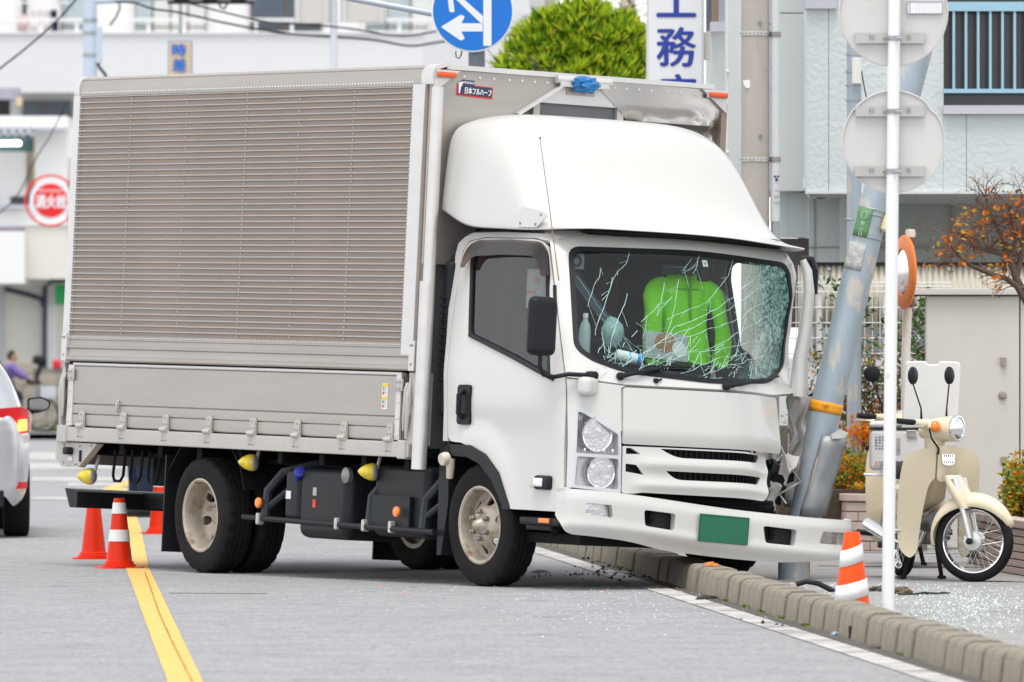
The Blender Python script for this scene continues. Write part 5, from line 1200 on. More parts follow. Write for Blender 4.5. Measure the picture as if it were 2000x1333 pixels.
# ------------------------------------------------------------------ cones
M_['cone'] = mk('cone_red', (.70, .028, .004), .4, spec=.3, var=.06, vs=8, dirt=(.5, .05, .02), dscale=9, damt=.35)
M_['coneband'] = mk('cone_band', (.78, .78, .80), .4, var=.05, vs=20)
M_['coneorange'] = mk('cone_orange', (.78, .085, .006), .4, spec=.3, var=.06, vs=8)
def cone(loc, rz, label, h=.46, rb=.085, rt=.036, bands=((.55, .72), (.84, .97)), base=.145, tilt=(0, 0), mat=None, gold=False, group='traffic cones set round the truck'):
    mat = mat or M_['cone']
    c = empty('traffic_cone', loc, (tilt[0], tilt[1], rz), None, label, 'traffic cone', group)
    mb = MB(); mb.prism(rpoly([(base, base), (-base, base), (-base, -base), (base, -base)], base*.5), lambda q: (q[0], q[1], 0), lambda q: (q[0]*.985, q[1]*.985, .012))
    mb.lathe([(rb*1.28, .012), (rb*1.28, .024), (rb*1.12, .03), (rb*1.12, .042), (rb*1.02, .048)], 32); mb.build('cone_base', mat if not gold else mk('cone_base_yellow', (.85, .42, .02), .4), c, 35)
    rr = lambda t: lerp(rb, rt, t)
    mb = MB(); mb.lathe([(rr(0), .045), (rr(.5), h*.5+.02), (rr(1)+.002, h-.012), (rr(1)-.003, h), (rr(1)-.010, h), (rr(1)-.012, h-.02)], 32); mb.build('cone_body', mat, c, 40)
    for a, b in bands:
        mb = MB(); za, zb_ = lerp(.045, h, a), lerp(.045, h, b); mb.lathe([(rr(a)+.0022, za), (rr(b)+.0022, zb_)], 32); o_ = mb.build('reflective_band', M_['coneband'], c, 60, fix=False)
        so = o_.modifiers.new('t', 'SOLIDIFY'); so.thickness = .001; so.offset = 1
    return c
cone(G(233, 1110), .4, 'red cone with two white bands at the foot of the yellow line', bands=((.32, .50), (.76, .93)), h=.455)
cone(G(183, 1092), .1, 'plain red cone behind the banded one, left of the yellow line', bands=(), h=.455, rb=.085)
cone(G(312, 1043), .2, 'red cone with white bands half hidden behind the rear mud flap', bands=((.40, .60), (.78, .93)), h=.455)
cc_ = cone(Vector((P(1664, 1100, 40.2).x, 40.2, .03)), .3, 'orange cone with slanted white stripes standing behind the kerb by the white post', bands=(), h=.465, rb=.098, rt=.040, mat=M_['coneorange'], gold=True)
def slant(t0, t1):
    mb = MB(); n = 40; rows = []
    for e in (t0, t1):
        for k in range(n+1):
            a = 2*math.pi*k/n; t = e+.05*math.cos(a); z = lerp(.045, .465, t); r_ = lerp(.098, .040, t)+.0022; mb.v.append((r_*math.cos(a), r_*math.sin(a), z))
    for k in range(n): mb.f.append((k, k+1, n+2+k, n+1+k))
    o_ = mb.build('reflective_band', M_['coneband'], cc_, 60, fix=False); so = o_.modifiers.new('t', 'SOLIDIFY'); so.thickness = .001; so.offset = 1
slant(.20, .40); slant(.62, .82)
# ------------------------------------------------------------------ delivery motorbikes
M_['cream'] = mk('cream_paint', (.72, .63, .46), .3, coat=.4, var=.03, vs=4)
M_['boxwhite'] = mk('box_white', (.74, .73, .71), .45, var=.04, vs=5, dirt=(.55, .52, .48), dscale=5, damt=.33)
M_['lensclear'] = mk('headlight_glass', (.75, .78, .80), .06, metal=.85, bump=.06, bs=60)
M_['alloy'] = mk('alloy', (.66, .66, .66), .3, metal=.7, var=.05)
WRm = .245
def moto_wheel(parent, loc_, rot):
    w = empty('wheel', loc_, rot, parent)
    mb = MB(); mb.tube([((WRm-.032)*math.cos(a*math.pi/32), 0, (WRm-.032)*math.sin(a*math.pi/32)) for a in range(64)], .033, 12, closed=True); mb.build('tyre', M_['rubber'], w, 60)
    mb = MB(); F = Euler((R(90), 0, 0)).to_matrix().to_4x4(); mb.lathe([(WRm-.06, -.022), (WRm-.05, -.024), (WRm-.054, -.012), (WRm-.066, 0), (WRm-.054, .012), (WRm-.05, .024), (WRm-.06, .022), (WRm-.072, 0)], 48, F, closed=True); mb.build('rim', M_['chrome'], w, 40)
    mb = MB(); mb.lathe([(.012, -.06), (.012, -.05), (.055, -.045), (.062, -.03), (.062, .03), (.055, .045), (.012, .05), (.012, .06)], 28, F); mb.build('hub', M_['alloy'], w, 40)
    for k in range(32):
        a = 2*math.pi*k/32; s_ = 1 if k % 2 else -1; b = a+(.45 if (k//2) % 2 else -.45)
        mb = MB(); mb.tube([(.056*math.cos(b), s_*.03, .056*math.sin(b)), ((WRm-.066)*math.cos(a), s_*.004, (WRm-.066)*math.sin(a))], .0018, 5); mb.build('spoke', M_['alloy'], w)
    return w
def motorbike(root, steer, box_lid):
    """x forward, y left, ground at z=0; front axle at x=.60, rear axle at x=-.60"""
    R3 = lambda a: Euler((0, 0, a)).to_matrix()
    sc = Vector((.42, 0, 0))                               # steering axis foot
    S = lambda p: sc+R3(steer) @ (Vector(p)-sc)
    fw = moto_wheel(root, S((.60, 0, WRm)), (0, 0, steer))
    moto_wheel(root, (-.56, 0, WRm), (0, 0, 0))
    for sy in (-1, 1):
        mb = MB(); mb.tube([S((.60, sy*.075, WRm-.01)), S((.56, sy*.075, .40)), S((.50, sy*.07, .62))], [.016, .017, .026], 12); f_ = mb.build('fork_leg', M_['alloy'], root, 40)
        mb = MB(); mb.lathe([(.013, 0), (.02, .005), (.02, .03), (.001, .034)], 12, Matrix.Translation(S((.60, sy*.075, WRm))) @ (R3(steer).to_4x4()) @ Euler((R(-90*sy), 0, 0)).to_matrix().to_4x4()); mb.build('axle_nut', M_['black'], f_, 40)
    # upper fork shroud
    mb = MB(); rows = []
    for i in range(9):
        t = i/8; c_ = Vector((lerp(.555, .46, t), 0, lerp(.44, .64, t))); hw = tab([(0, .092), (.3, .105), (.7, .10), (1, .07)], t); hd = tab([(0, .035), (.5, .055), (1, .05)], t)
        for k in range(16):
            a = 2*math.pi*k/16; p_ = c_+Vector((hd*math.cos(a), hw*math.copysign(abs(math.sin(a))**.7, math.sin(a)), 0)); mb.v.append(tuple(S(p_)))
    for i in range(8):
        for k in range(16): mb.f.append((i*16+k, i*16+(k+1) % 16, (i+1)*16+(k+1) % 16, (i+1)*16+k))
    mb.f.append(tuple(range(16))); mb.build('fork_cover', M_['cream'], root, 50)
    # front mudguard, an arched trough
    mb = MB(); n = 20
    for i in range(n+1):
        th = lerp(R(-15), R(205), i/n) if False else lerp(R(22), R(188), i/n); rr = WRm+.028+.02*math.sin(i/n*math.pi)
        c_ = Vector((.60+rr*math.cos(th), 0, WRm+rr*math.sin(th))); wd = tab([(0, .012), (.15, .055), (.5, .072), (.85, .065), (1, .04)], i/n)
        for k in range(7):
            a = lerp(-1, 1, k/6); mb.v.append(tuple(S((c_.x-.03*abs(a)**2*math.cos(th), wd*a, c_.z-.085*abs(a)**2.5*math.sin(th)))))
    for i in range(n):
        for k in range(6): mb.f.append((i*7+k, i*7+k+1, (i+1)*7+k+1, (i+1)*7+k))
    o_ = mb.build('front_mudguard', M_['cream'], root, 60, fix=False); o_.modifiers.new('t', 'SOLIDIFY').thickness = .006
    # leg shield: two wings either side of a centre spine
    def shield(y, z):
        ay = abs(y); x = .455-.13*(ay/.25)**1.4-.15*sst(.85, .15, z)
        return Vector((x, y, z))
    for sy in (-1, 1):
        lp = rpoly([(sy*.062, .80), (sy*.13, .80), (sy*.225, .77), (sy*.25, .66), (sy*.25, .40), (sy*.23, .19), (sy*.17, .13), (sy*.13, .18), (sy*.115, .42), (sy*.095, .58), (sy*.062, .62)], [0, .05, .06, .1, .1, .05, .03, .03, .1, .05, 0])
        panel('leg_shield', [lp], shield, .012, M_['cream'], root, .04, 50)
    panel('centre_cover', [rpoly([(-.058, .815), (.058, .815), (.055, .62), (.04, .60), (-.04, .60), (-.055, .62)], .01)], lambda y, z: shield(y, z)+Vector((.016, 0, 0)), .012, M_['cream'], root, .03, 50)
    q = shield(0, .735)+Vector((.03, 0, 0)); EF = frame(q, (0, 1, 0), (-.12, 0, 1))
    mb = MB(); mb.prism(rpoly([(-.04, .03), (.04, .03), (.036, -.03), (0, -.04), (-.036, -.03)], .012), lambda s_: EF @ Vector((s_[0], s_[1], 0)), lambda s_: EF @ Vector((s_[0], s_[1], .006))); em = mb.build('emblem_plate', M_['chrome'], root, 40)
    for k in range(5):
        for zz in (.02, -.02):
            mb = MB(); mb.box((-.024+k*.012, zz, .0065), (.005, .014, .002), M=EF); mb.build('emblem_slot', M_['black'], em)
    text('maker_lettering', 'HONDA', .075, .012, M_['chrome'], root, EF @ Matrix.Translation((0, .053, -.016)), .002)
    # headlamp nacelle, handlebar
    NF = Matrix.Translation(S((.40, 0, .90))) @ R3(steer*.8).to_4x4()
    mb = MB(); n = 9
    for i in range(n):
        t = i/(n-1); x = lerp(-.14, .10, t); hw = tab([(0, .05), (.3, .085), (.6, .09), (1, .078)], t); hz = tab([(0, .04), (.4, .075), (1, .078)], t)
        for k in range(20):
            a = 2*math.pi*k/20; mb.v.append(tuple(NF @ Vector((x, hw*math.cos(a), .02+hz*math.sin(a)-.02*(1-t)))))
    for i in range(n-1):
        for k in range(20): mb.f.append((i*20+k, i*20+(k+1) % 20, (i+1)*20+(k+1) % 20, (i+1)*20+k))
    mb.f.append(tuple(range(20))); mb.f.append(tuple((n-1)*20+k for k in range(20)))
    mb.tube([NF @ Vector((-.05, 0, 0)), NF @ Vector((-.06, 0, -.12))], [.07, .055], 16); nac = mb.build('headlamp_cover', M_['cream'], root, 50)
    LF = NF @ Matrix.Translation((.10, 0, .018)) @ Euler((0, R(90), 0)).to_matrix().to_4x4()
    mb = MB(); mb.lathe([(.080, -.012), (.083, 0), (.078, .012), (.068, .014), (.066, .006)], 32, LF); mb.build('headlamp_ring', M_['chrome'], nac, 40)
    mb = MB(); mb.lathe([(.068, .008), (.045, .018), (.02, .023), (.001, .024)], 32, LF); mb.build('headlamp_lens', M_['lensclear'], nac, 60)
    for sy in (-1, 1):
        mb = MB(); mb.tube([NF @ Vector((-.03, sy*.05, .03)), NF @ Vector((-.05, sy*.13, .045)), NF @ Vector((-.09, sy*.20, .055))], [.04, .034, .02], 12); mb.build('bar_cover', M_['cream'], root, 50)
        mb = MB(); mb.tube([NF @ Vector((-.08, sy*.19, .055)), NF @ Vector((-.13, sy*.32, .065))], .017, 12); mb.build('grip', M_['black'], root, 40)
        mb = MB(); mb.tube([NF @ Vector((-.03, sy*.17, .04)), NF @ Vector((-.02, sy*.22, .03)), NF @ Vector((-.07, sy*.33, .035))], .006, 6); mb.build('lever', M_['alloy'], root, 40)
        mb = MB(); q = NF @ Vector((.02, sy*.125, .03)); mb.lathe([(.03, -.035), (.034, -.01)], 16, Matrix.Translation(q) @ (NF.to_3x3() @ Euler((0, R(90), 0)).to_matrix()).to_4x4()); ind = mb.build('indicator_stem', M_['cream'], root, 50)
        mb = MB(); mb.lathe([(.034, -.01), (.034, .012), (.025, .024), (.001, .03)], 18, Matrix.Translation(q) @ (NF.to_3x3() @ Euler((0, R(90), 0)).to_matrix()).to_4x4()); mb.build('indicator', M_['amber'], ind, 50)
        m0 = NF @ Vector((-.06, sy*.15, .06)); m1 = NF @ Vector((-.06, sy*.155, .14)); m2 = NF @ Vector((-.08, sy*.22, .29))
        mb = MB(); mb.tube([m0, m1, m2], [.009, .005, .0045], 8); ms = mb.build('mirror_stalk', M_['black'], root, 40)
        mb = MB(); mb.lathe([(.001, -.022), (.035, -.018), (.052, -.008), (.054, .002), (.05, .006), (.001, .006)], 28, Matrix.Translation(m2+Vector((0, 0, .045))) @ (NF.to_3x3() @ Euler((0, R(-90), 0)).to_matrix()).to_4x4()); mb.build('mirror_head', M_['black'], ms, 50)
    mb = MB(); mb.tube([NF @ Vector((.0, -.16, .02)), NF @ Vector((.02, -.17, -.04)), NF @ Vector((.03, -.10, -.10)), NF @ Vector((-.02, -.02, -.16))], .006, 6); mb.build('brake_cable', M_['black'], root, 40)
    # frame, body, seat, engine
    mb = MB(); mb.tube([(.36, 0, .78), (.20, 0, .52), (-.10, 0, .45), (-.35, 0, .53), (-.70, 0, .55)], [.05, .06, .07, .08, .05], 14); mb.build('frame_spine', M_['cream'], root, 50)
    mb = MB(); mb.rbox((-.18, -.10, .47), (.26, .08, .22), .04, 3); mb.rbox((-.18, .10, .47), (.26, .08, .22), .04, 3); sc_ = mb.build('side_cover', M_['cream'], root, 50)
    text('model_lettering', 'Cub', .07, .03, M_['red'], sc_, frame(Vector((-.14, -.142, .50)), (1, 0, 0), (0, 0, 1)), .002)
    mb = MB(); mb.rbox((-.20, 0, .655), (.52, .24, .11), .05, 4); mb.rbox((.0, 0, .63), (.14, .20, .08), .03, 3); mb.build('seat', M_['seat'], root, 50)
    mb = MB(); mb.rbox((-.20, 0, .58), (.48, .22, .06), .02, 2); mb.build('seat_base', M_['cream'], root, 50)
    mb = MB(); mb.rbox((.06, 0, .30), (.30, .16, .17), .05, 3); mb.tube([(.10, 0, .33), (.30, 0, .36)], .07, 14); mb.rbox((.02, -.10, .30), (.16, .06, .14), .04, 3); mb.rbox((.02, .10, .30), (.16, .06, .14), .04, 3); mb.build('engine', mk('engine_grey', (.16, .16, .17), .5, metal=.5, var=.2, vs=20), root, 50)
    mb = MB(); mb.tube([(.22, -.08, .30), (.20, -.11, .22), (-.05, -.14, .21), (-.25, -.15, .24)], .018, 10); mb.tube([(-.25, -.15, .24), (-.75, -.16, .32)], [.036, .040], 14); mb.build('exhaust', M_['chrome'], root, 50)
    mb = MB(); mb.tube([(-.56, -.10, WRm), (-.05, -.09, .30)], .02, 8); mb.tube([(-.56, .10, WRm), (-.05, .09, .30)], .02, 8); mb.tube([(-.56, -.11, .28), (-.46, -.12, .62)], .022, 10); mb.tube([(-.56, .11, .28), (-.46, .12, .62)], .022, 10); mb.build('swing_arm', M_['alloy'], root, 40)
    mb = MB(); n = 16
    for i in range(n+1):
        th = lerp(R(20), R(200), i/n); rr = WRm+.04; c_ = Vector((-.56+rr*math.cos(th), 0, WRm+rr*math.sin(th)+.03))
        for k in range(7):
            a = lerp(-1, 1, k/6); mb.v.append((c_.x-.04*a*a*math.cos(th), .07*a, c_.z-.06*a*a*math.sin(th)))
    for i in range(n):
        for k in range(6): mb.f.append((i*7+k, i*7+k+1, (i+1)*7+k+1, (i+1)*7+k))
    o_ = mb.build('rear_mudguard', M_['cream'], root, 60, fix=False); o_.modifiers.new('t', 'SOLIDIFY').thickness = .006
    for sy in (-1, 1):
        mb = MB(); mb.tube([(.02, sy*.10, .19), (.02, sy*.28, .20)], .012, 8); mb.build('footpeg_bar', M_['alloy'], root, 40)
        mb = MB(); mb.tube([(.02, sy*.20, .205), (.02, sy*.31, .215)], .02, 10); mb.build('footpeg', M_['black'], root, 40)
        mb = MB(); mb.tube([(-.05, sy*.07, .24), (-.10, sy*.12, .02)], .014, 8); mb.rbox((-.11, sy*.125, .012), (.07, .04, .02), .006); mb.build('stand_leg', M_['black'], root, 40)
    mb = MB(); mb.tube([(.10, -.14, .25), (.14, -.20, .26), (.2, -.24, .30)], .009, 8); mb.rbox((.2, -.25, .305), (.03, .07, .02), .008); mb.build('brake_pedal', M_['alloy'], root, 40)
    # carrier
    mb = MB(); 
    for y in (-.15, .15): mb.tube([(-.36, y, .58), (-.40, y, .625), (-.86, y, .625)], .011, 8)
    for x in (-.45, -.62, -.84): mb.tube([(x, -.15, .625), (x, .15, .625)], .009, 8)
    mb.build('rear_carrier', M_['chrome'], root, 40)
def delivery_box(root, c, size, rz, openlid):
    B = Matrix.Translation(c) @ Euler((0, 0, rz)).to_matrix().to_4x4(); L, W_, H = size
    mb = MB(); mb.rbox((0, 0, H/2), (L, W_, H), .035, 3, M=B); bx = mb.build('delivery_box', M_['boxwhite'], root, 50)
    mb = MB(); mb.rbox((0, 0, H+.006), (L+.006, W_+.006, .012), .004, 2, M=B); mb.build('box_seam', M_['black'], bx)
    if not openlid:
        mb = MB(); mb.rbox((0, 0, H+.05), (L, W_, .08), .035, 3, M=B); mb.build('box_lid', M_['boxwhite'], bx, 50)
    return bx, B
# front bike: nose towards the viewer and to the right, wheel turned further right
def world_rot(fx, fy): return math.atan2(fy, fx)
fdir = Vector((.22, -.975, 0)).normalized(); a0 = math.atan2(fdir.y, fdir.x)
bc = G(1903, 1137, .03); wheel_dir = Vector((.93, -.37, 0)); st = math.atan2(wheel_dir.y, wheel_dir.x)-a0
off = Vector((.42, 0, 0))+Euler((0, 0, st)).to_matrix() @ Vector((.18, 0, 0))
o1 = bc-(Euler((0, 0, a0)).to_matrix() @ off)
bike = empty('delivery_motorbike', o1, (0, 0, a0), None, 'cream delivery motorbike in front, wheel turned, beside the white post', 'motorbike', 'parked delivery motorbikes')
motorbike(bike, st, None)
# second bike behind it, tail towards the viewer
fdir2 = Vector((.04, 1, 0)).normalized(); a2 = math.atan2(fdir2.y, fdir2.x)
o2 = G(1768, 1109, .03)-(Euler((0, 0, a2)).to_matrix() @ Vector((-.56, 0, 0)))
bike2 = empty('delivery_motorbike', o2, (0, 0, a2), None, 'cream delivery motorbike behind, tail to the viewer, carrying the white box', 'motorbike', 'parked delivery motorbikes')
motorbike(bike2, R(8), None)
bxr = empty('delivery_box', Vector((P(1782, 900, 50.55).x, 50.55, .655)), (0, 0, R(-12)), None, 'white delivery box with chequered stripe on the rear motorbike, lid standing open', 'box')
L, W_, H = .50, .40, .262
mb = MB(); mb.rbox((0, 0, H/2), (L, W_, H), .03, 3); mb.build('box_body', M_['boxwhite'], bxr, 50)
mb = MB(); mb.rbox((0, 0, H+.003), (L+.004, W_+.004, .008), .003, 2); mb.build('box_seam', M_['black'], bxr)
mb = MB(); mb.rbox((-.17, 0, H+.028), (.16, W_, .045), .02, 3); mb.build('box_rim', M_['boxwhite'], bxr, 50)
mb = MB(); lid = rpoly([(-.185, 0), (.175, 0), (.19, .405), (.06, .41), (.045, .39), (-.02, .39), (-.035, .41), (-.165, .41)], [.05, .05, .03, .005, .005, .005, .005, .03])
lidf = frame(Vector((.135, -.10, H+.02)), (1, .12, 0), (0, .10, 1))
mb.prism(lid, lambda q: lidf @ Vector((q[0], q[1], 0)), lambda q: lidf @ Vector((q[0]*.985, q[1], .05))); o_ = mb.build('open_lid', M_['boxwhite'], bxr, 40, bevel=.012)
for x in (.03, .23):
    mb = MB(); mb.rbox((x, -W_/2-.006, H-.03), (.065, .014, .05), .006, 2); lt = mb.build('box_latch', M_['galv'], bxr, 40)
    mb = MB(); mb.tube([(x-.025, -W_/2-.014, H-.012), (x+.025, -W_/2-.014, H-.012)], .005, 6); mb.build('latch_bar', M_['nut'], lt, 40)
for k in range(16):
    for j in range(3):
        if (k+j) % 2 == 0 and k > 4:
            mb = MB(); mb.box((-.20+k*.021, -W_/2-.0008, .03+j*.012), (.021, .002, .012)); mb.build('chequer', M_['navy'], bxr)
for k in range(9):
    mb = MB(); mb.box((-.205+k*.012, -W_/2-.0008, .042), (.005, .002, .034), rot=(0, .2, 0)); mb.build('stripe', M_['navy'] if k > 2 else mk('pale_red', (.6, .25, .2), .5), bxr)
for k in range(4):       # the company's small print, only a smudge at this size
    mb = MB()
    for j in range(5): mb.box((-.20+k*.022, -W_/2-.0008, .21-j*.018), (.014, .002, .012 if (j*7+k*3) % 4 else .006))
    tag(mb.build('print', mk('print_grey', (.22, .2, .22), .6) if k != 1 else mk('print_blue', (.2, .25, .5), .6), bxr), kind='stuff')
mb = MB(); mb.box((-.07, -W_/2-.0004, .15), (.05, .001, .11)); mb.build('grime', mk('grime', (.42, .40, .38), .7, var=.3, vs=18), bxr)
# ------------------------------------------------------------------ planters, fences, wall and shrubs
M_['tile'] = mk('planter_tile', (.52, .41, .36), .7, var=.10, vs=7, bump=.2, bs=50, dirt=(.42, .33, .29), dscale=4, damt=.4)
M_['mortar'] = mk('mortar_dark', (.16, .13, .12), .9)
M_['soil'] = mk('soil', (.06, .045, .03), .95, var=.3, vs=20, bump=.8, bs=40)
def planter(name, pts, z0, z1, label, rows=5, bl=.21):
    """open-topped box of brick tiles along a polyline of front corners"""
    b0 = Vector((pts[0][0], pts[0][1], z0))
    p_ = empty(name, b0, (0, 0, 0), None, label, 'planter', 'brick planters along the sidewalk')
    dz = z1-z0
    for i in range(len(pts)-1):
        a = Vector((pts[i][0], pts[i][1], 0))-Vector((b0.x, b0.y, 0)); b = Vector((pts[i+1][0], pts[i+1][1], 0))-Vector((b0.x, b0.y, 0)); d = (b-a); Ln = d.length; d.normalize(); nrm = Vector((d.y, -d.x, 0))
        rz = math.atan2(d.y, d.x)
        mb = MB(); mb.box((a+b)/2-nrm*.06+Vector((0, 0, dz/2-.02)), (Ln+.02, .10, dz-.06), rot=(0, 0, rz)); mb.build('planter_core', M_['mortar'], p_)
        rh = (dz-.055)/rows
        for r_ in range(rows):
            s_ = -(bl/2 if r_ % 2 else 0)
            while s_ < Ln-.01:
                x0, x1 = max(s_, 0)+.004, min(s_+bl, Ln)-.004
                if x1-x0 > .02:
                    mb = MB(); mb.rbox(a+d*((x0+x1)/2)-nrm*.012+Vector((0, 0, rh*(r_+.5))), (x1-x0, .022, rh-.008), .003, 1, rot=(0, 0, rz)); mb.build('brick', M_['tile'], p_)
                s_ += bl
        s_ = 0
        while s_ < Ln-.01:
            x0, x1 = s_+.002, min(s_+bl*1.2, Ln)-.002
            mb = MB(); mb.rbox(a+d*((x0+x1)/2)-nrm*.06+Vector((0, 0, dz-.025)), (x1-x0, .15, .05), .006, 2, rot=(0, 0, rz)); mb.build('coping', M_['tile'], p_)
            s_ += bl*1.2
    return p_
pa = [P(u, 1070, Y).xy for u, Y in ((1560, 56.6), (1652, 55.0), (1790, 54.6))]
plA = planter('brick_planter', [tuple(q) for q in pa], .03, P(0, 965, 55.0).z, 'pink brick planter behind the leaning pole with orange shrub and bollards')
pb = [P(1890, 0, 52.0).xy, P(1958, 0, 49.5).xy, P(2120, 0, 46.6).xy, Vector((4.3, 46.9))]
plB = planter('brick_planter', [tuple(q) for q in pb], .03, P(0, 1018, 48.6).z, 'pink brick planter behind the front motorbike wheel at the picture edge', rows=6)
sheet_ = MB(); sheet_.box((2.3, 55.6, .30), (.9, .9, .3)); sheet_.build('planter_soil', M_['soil'], plA, loc=-Vector((pa[0][0], pa[0][1], .03)))
sheet_ = MB(); sheet_.box((3.62, 49.3, .22), (.8, 5.0, .3), rot=(0, 0, .107)); sheet_.build('planter_soil', M_['soil'], plB, loc=-Vector((pb[0][0], pb[0][1], .03)))

def leaf_mesh(name, L, W, mat, fold=.25):
    mb = MB(); mb.add([(0, 0, 0), (L*.45, W/2, fold*W), (L, 0, 0), (L*.45, -W/2, fold*W), (L*.5, 0, 0)], [(0, 4, 1), (1, 4, 2), (0, 3, 4), (3, 2, 4)])
    me = mb.mesh(name, None, False); me.materials.append(mat); return me
def foliage(name, parent, pts, mats, L, W, seed=1, up=.3, droop=0.):
    """many leaf faces in one mesh: pts are (position, size factor, material index)"""
    rg = random.Random(seed); V, F_, MI = [], [], []
    for (p_, s_, mi) in pts:
        d = Vector((rg.gauss(0, 1), rg.gauss(0, 1), rg.gauss(up, .7))).normalized(); sd = d.orthogonal().normalized()
        sd = (Matrix.Rotation(rg.uniform(0, 6.28), 3, d) @ sd); nn = d.cross(sd)
        l_, w_ = L*s_*rg.uniform(.7, 1.3), W*s_*rg.uniform(.7, 1.2); b = len(V)
        for q in (p_, p_+d*l_*.45+sd*w_/2+nn*w_*.2, p_+d*l_-Vector((0, 0, droop*l_)), p_+d*l_*.45-sd*w_/2+nn*w_*.2): V.append(tuple(q))
        F_.append((b, b+1, b+2, b+3)); MI.append(mi)
    me = bpy.data.meshes.new(name); me.from_pydata(V, [], F_)
    for m in mats: me.materials.append(m)
    me.polygons.foreach_set('material_index', MI); me.update()
    return tag(link(name, me, parent), kind='stuff')
def leafmat(name, col, tr=.35):
    m = mk(name, col, .55, var=.25, vs=9, spec=.3)
    n, l = m.node_tree.nodes, m.node_tree.links; b = n['Principled BSDF']; t = n.new('ShaderNodeBsdfTranslucent'); t.inputs[0].default_value = (*[min(1, c*1.4) for c in col], 1)
    x = n.new('ShaderNodeMixShader'); x.inputs[0].default_value = tr; o = n['Material Output']; l.new(b.outputs[0], x.inputs[1]); l.new(t.outputs[0], x.inputs[2]); l.new(x.outputs[0], o.inputs[0]); return m
LG = leafmat('leaf_green', (.07, .15, .03)); LY = leafmat('leaf_yellowgreen', (.30, .36, .04)); LO = leafmat('leaf_orange', (.70, .20, .012)); LYo = leafmat('leaf_yellow', (.62, .40, .03)); LD = leafmat('leaf_dark', (.03, .07, .02)); LB = leafmat('leaf_brown', (.18, .10, .05))
M_['bark'] = mk('bark', (.10, .075, .06), .9, var=.3, vs=14, bump=.5, bs=50)
M_['twig'] = mk('twig', (.17, .10, .075), .9, var=.25, vs=14)
def blob_pts(rg, c, r, n, wts, shell=.55, size=1.0, lump=.35, seed=0):
    out = []
    while len(out) < n:
        v = Vector((rg.uniform(-1, 1), rg.uniform(-1, 1), rg.uniform(-1, 1)))
        if v.length > 1 or v.length < .05: continue
        k = 1+lump*noise.noise(v.normalized()*2.3+Vector((seed, 0, 0)))
        if v.length < rg.random()*shell: continue
        out.append((Vector(c)+Vector((v.x*r[0]*k, v.y*r[1]*k, v.z*r[2]*k)), size, rg.choices(range(len(wts)), wts)[0]))
    return out
def branchy(rg, start, d, L, r, depth, out, spread=.6, drop=0.0):
    pts = [start]; p_ = start.copy(); dd = d.normalized(); n = 5
    for i in range(n):
        dd = (dd+Vector((rg.gauss(0, .18), rg.gauss(0, .18), rg.gauss(0, .14)-drop*.03))).normalized(); p_ = p_+dd*L/n; pts.append(p_.copy())
    out.append((pts, r, r*.45, depth))
    if depth > 0:
        for k in range(rg.choice([2, 3, 3, 4])):
            i = rg.randint(2, n); nd = (dd+Vector((rg.gauss(0, spread), rg.gauss(0, spread), rg.gauss(.05, spread*.7)))).normalized()
            branchy(rg, pts[i], nd, L*rg.uniform(.5, .75), r*.5, depth-1, out, spread, drop)
def tubes(segs, n=6):
    mb = MB()
    for pts, r0, r1, dpt in segs: mb.tube(pts, [lerp(r0, r1, i/(len(pts)-1)) for i in range(len(pts))], n if dpt > 1 else 4, cap=False)
    return mb
# orange shrub in planter A and yellow-green one in planter B
rg = random.Random(11)
def shrub(name, label, c, r, n, mats, w, L, W, seed, base):
    b = Vector((c[0], c[1], base)); s = empty(name, b, (0, 0, 0), None, label, 'shrub')
    rg = random.Random(seed); segs = []
    for k in range(9): branchy(rg, Vector((rg.uniform(-r[0]*.4, r[0]*.4), rg.uniform(-r[1]*.4, r[1]*.4), 0)), Vector((rg.gauss(0, .5), rg.gauss(0, .5), 1)), (c[2]-base+r[2])*.38, .006, 2, segs)
    tubes(segs, 5).build('stems', M_['twig'], s, fix=False)
    foliage('foliage', s, [(q-b, z, m) for q, z, m in blob_pts(rg, c, r, n, w, .8, 1, .5, seed)], mats, L, W, seed); return s
c = P(1652, 925, 55.6); shrub('azalea_shrub', 'low green and orange shrub filling the planter behind the leaning pole', (c.x, c.y, c.z), (.24, .25, .15), 2600, [LG, LY, LO, LYo], (4, 3, 3, 2), .035, .02, 3, .40)
c = P(1700, 960, 55.4); shrub('azalea_shrub', 'small yellow-orange shrub at the foot of the bollards', (c.x, c.y, c.z), (.18, .2, .06), 900, [LG, LY, LO, LYo], (2, 3, 3, 3), .035, .02, 4, .40)
c = P(2005, 960, 50.2); shrub('golden_shrub', 'yellow-green shrub at the right picture edge above the brick planter', (c.x, c.y, c.z), (.16, .25, .22), 2600, [LG, LY, LYo, LO], (3, 6, 4, 2), .04, .022, 5, .33)
# twiggy bush with few leaves climbing the mesh fence
c0 = Vector((P(1722, 800, 56.5).x, 56.5, .42)); tb = empty('twiggy_bush', c0, (0, 0, 0), None, 'half-bare bush with brown twigs and scattered green leaves against the mesh fence', 'bush')
rg = random.Random(21); segs = []
for k in range(16): branchy(rg, Vector((rg.uniform(-.2, .24), rg.uniform(-.1, .1), 0)), Vector((rg.gauss(0, .12), rg.gauss(0, .1), 1)), rg.uniform(.45, .72), .012, 3, segs, .33)
tubes(segs, 5).build('twigs', M_['twig'], tb, fix=False)
ends = [q for s_ in segs for q in s_[0][2:]]
lp = []
for i in range(2600):
    q = rg.choice(ends)+Vector((rg.gauss(0, .05), rg.gauss(0, .05), rg.gauss(0, .05)))
    mi = rg.choices([0, 1, 2, 3, 4], [3.2, .5, .15, .5, 4])[0]; mi = 4 if (mi == 0 and rg.random() < .3) else mi
    lp.append((q, 1, mi))
foliage('foliage', tb, lp, [LG, LY, LO, LYo, LB], .045, .022, 8)
lp = []
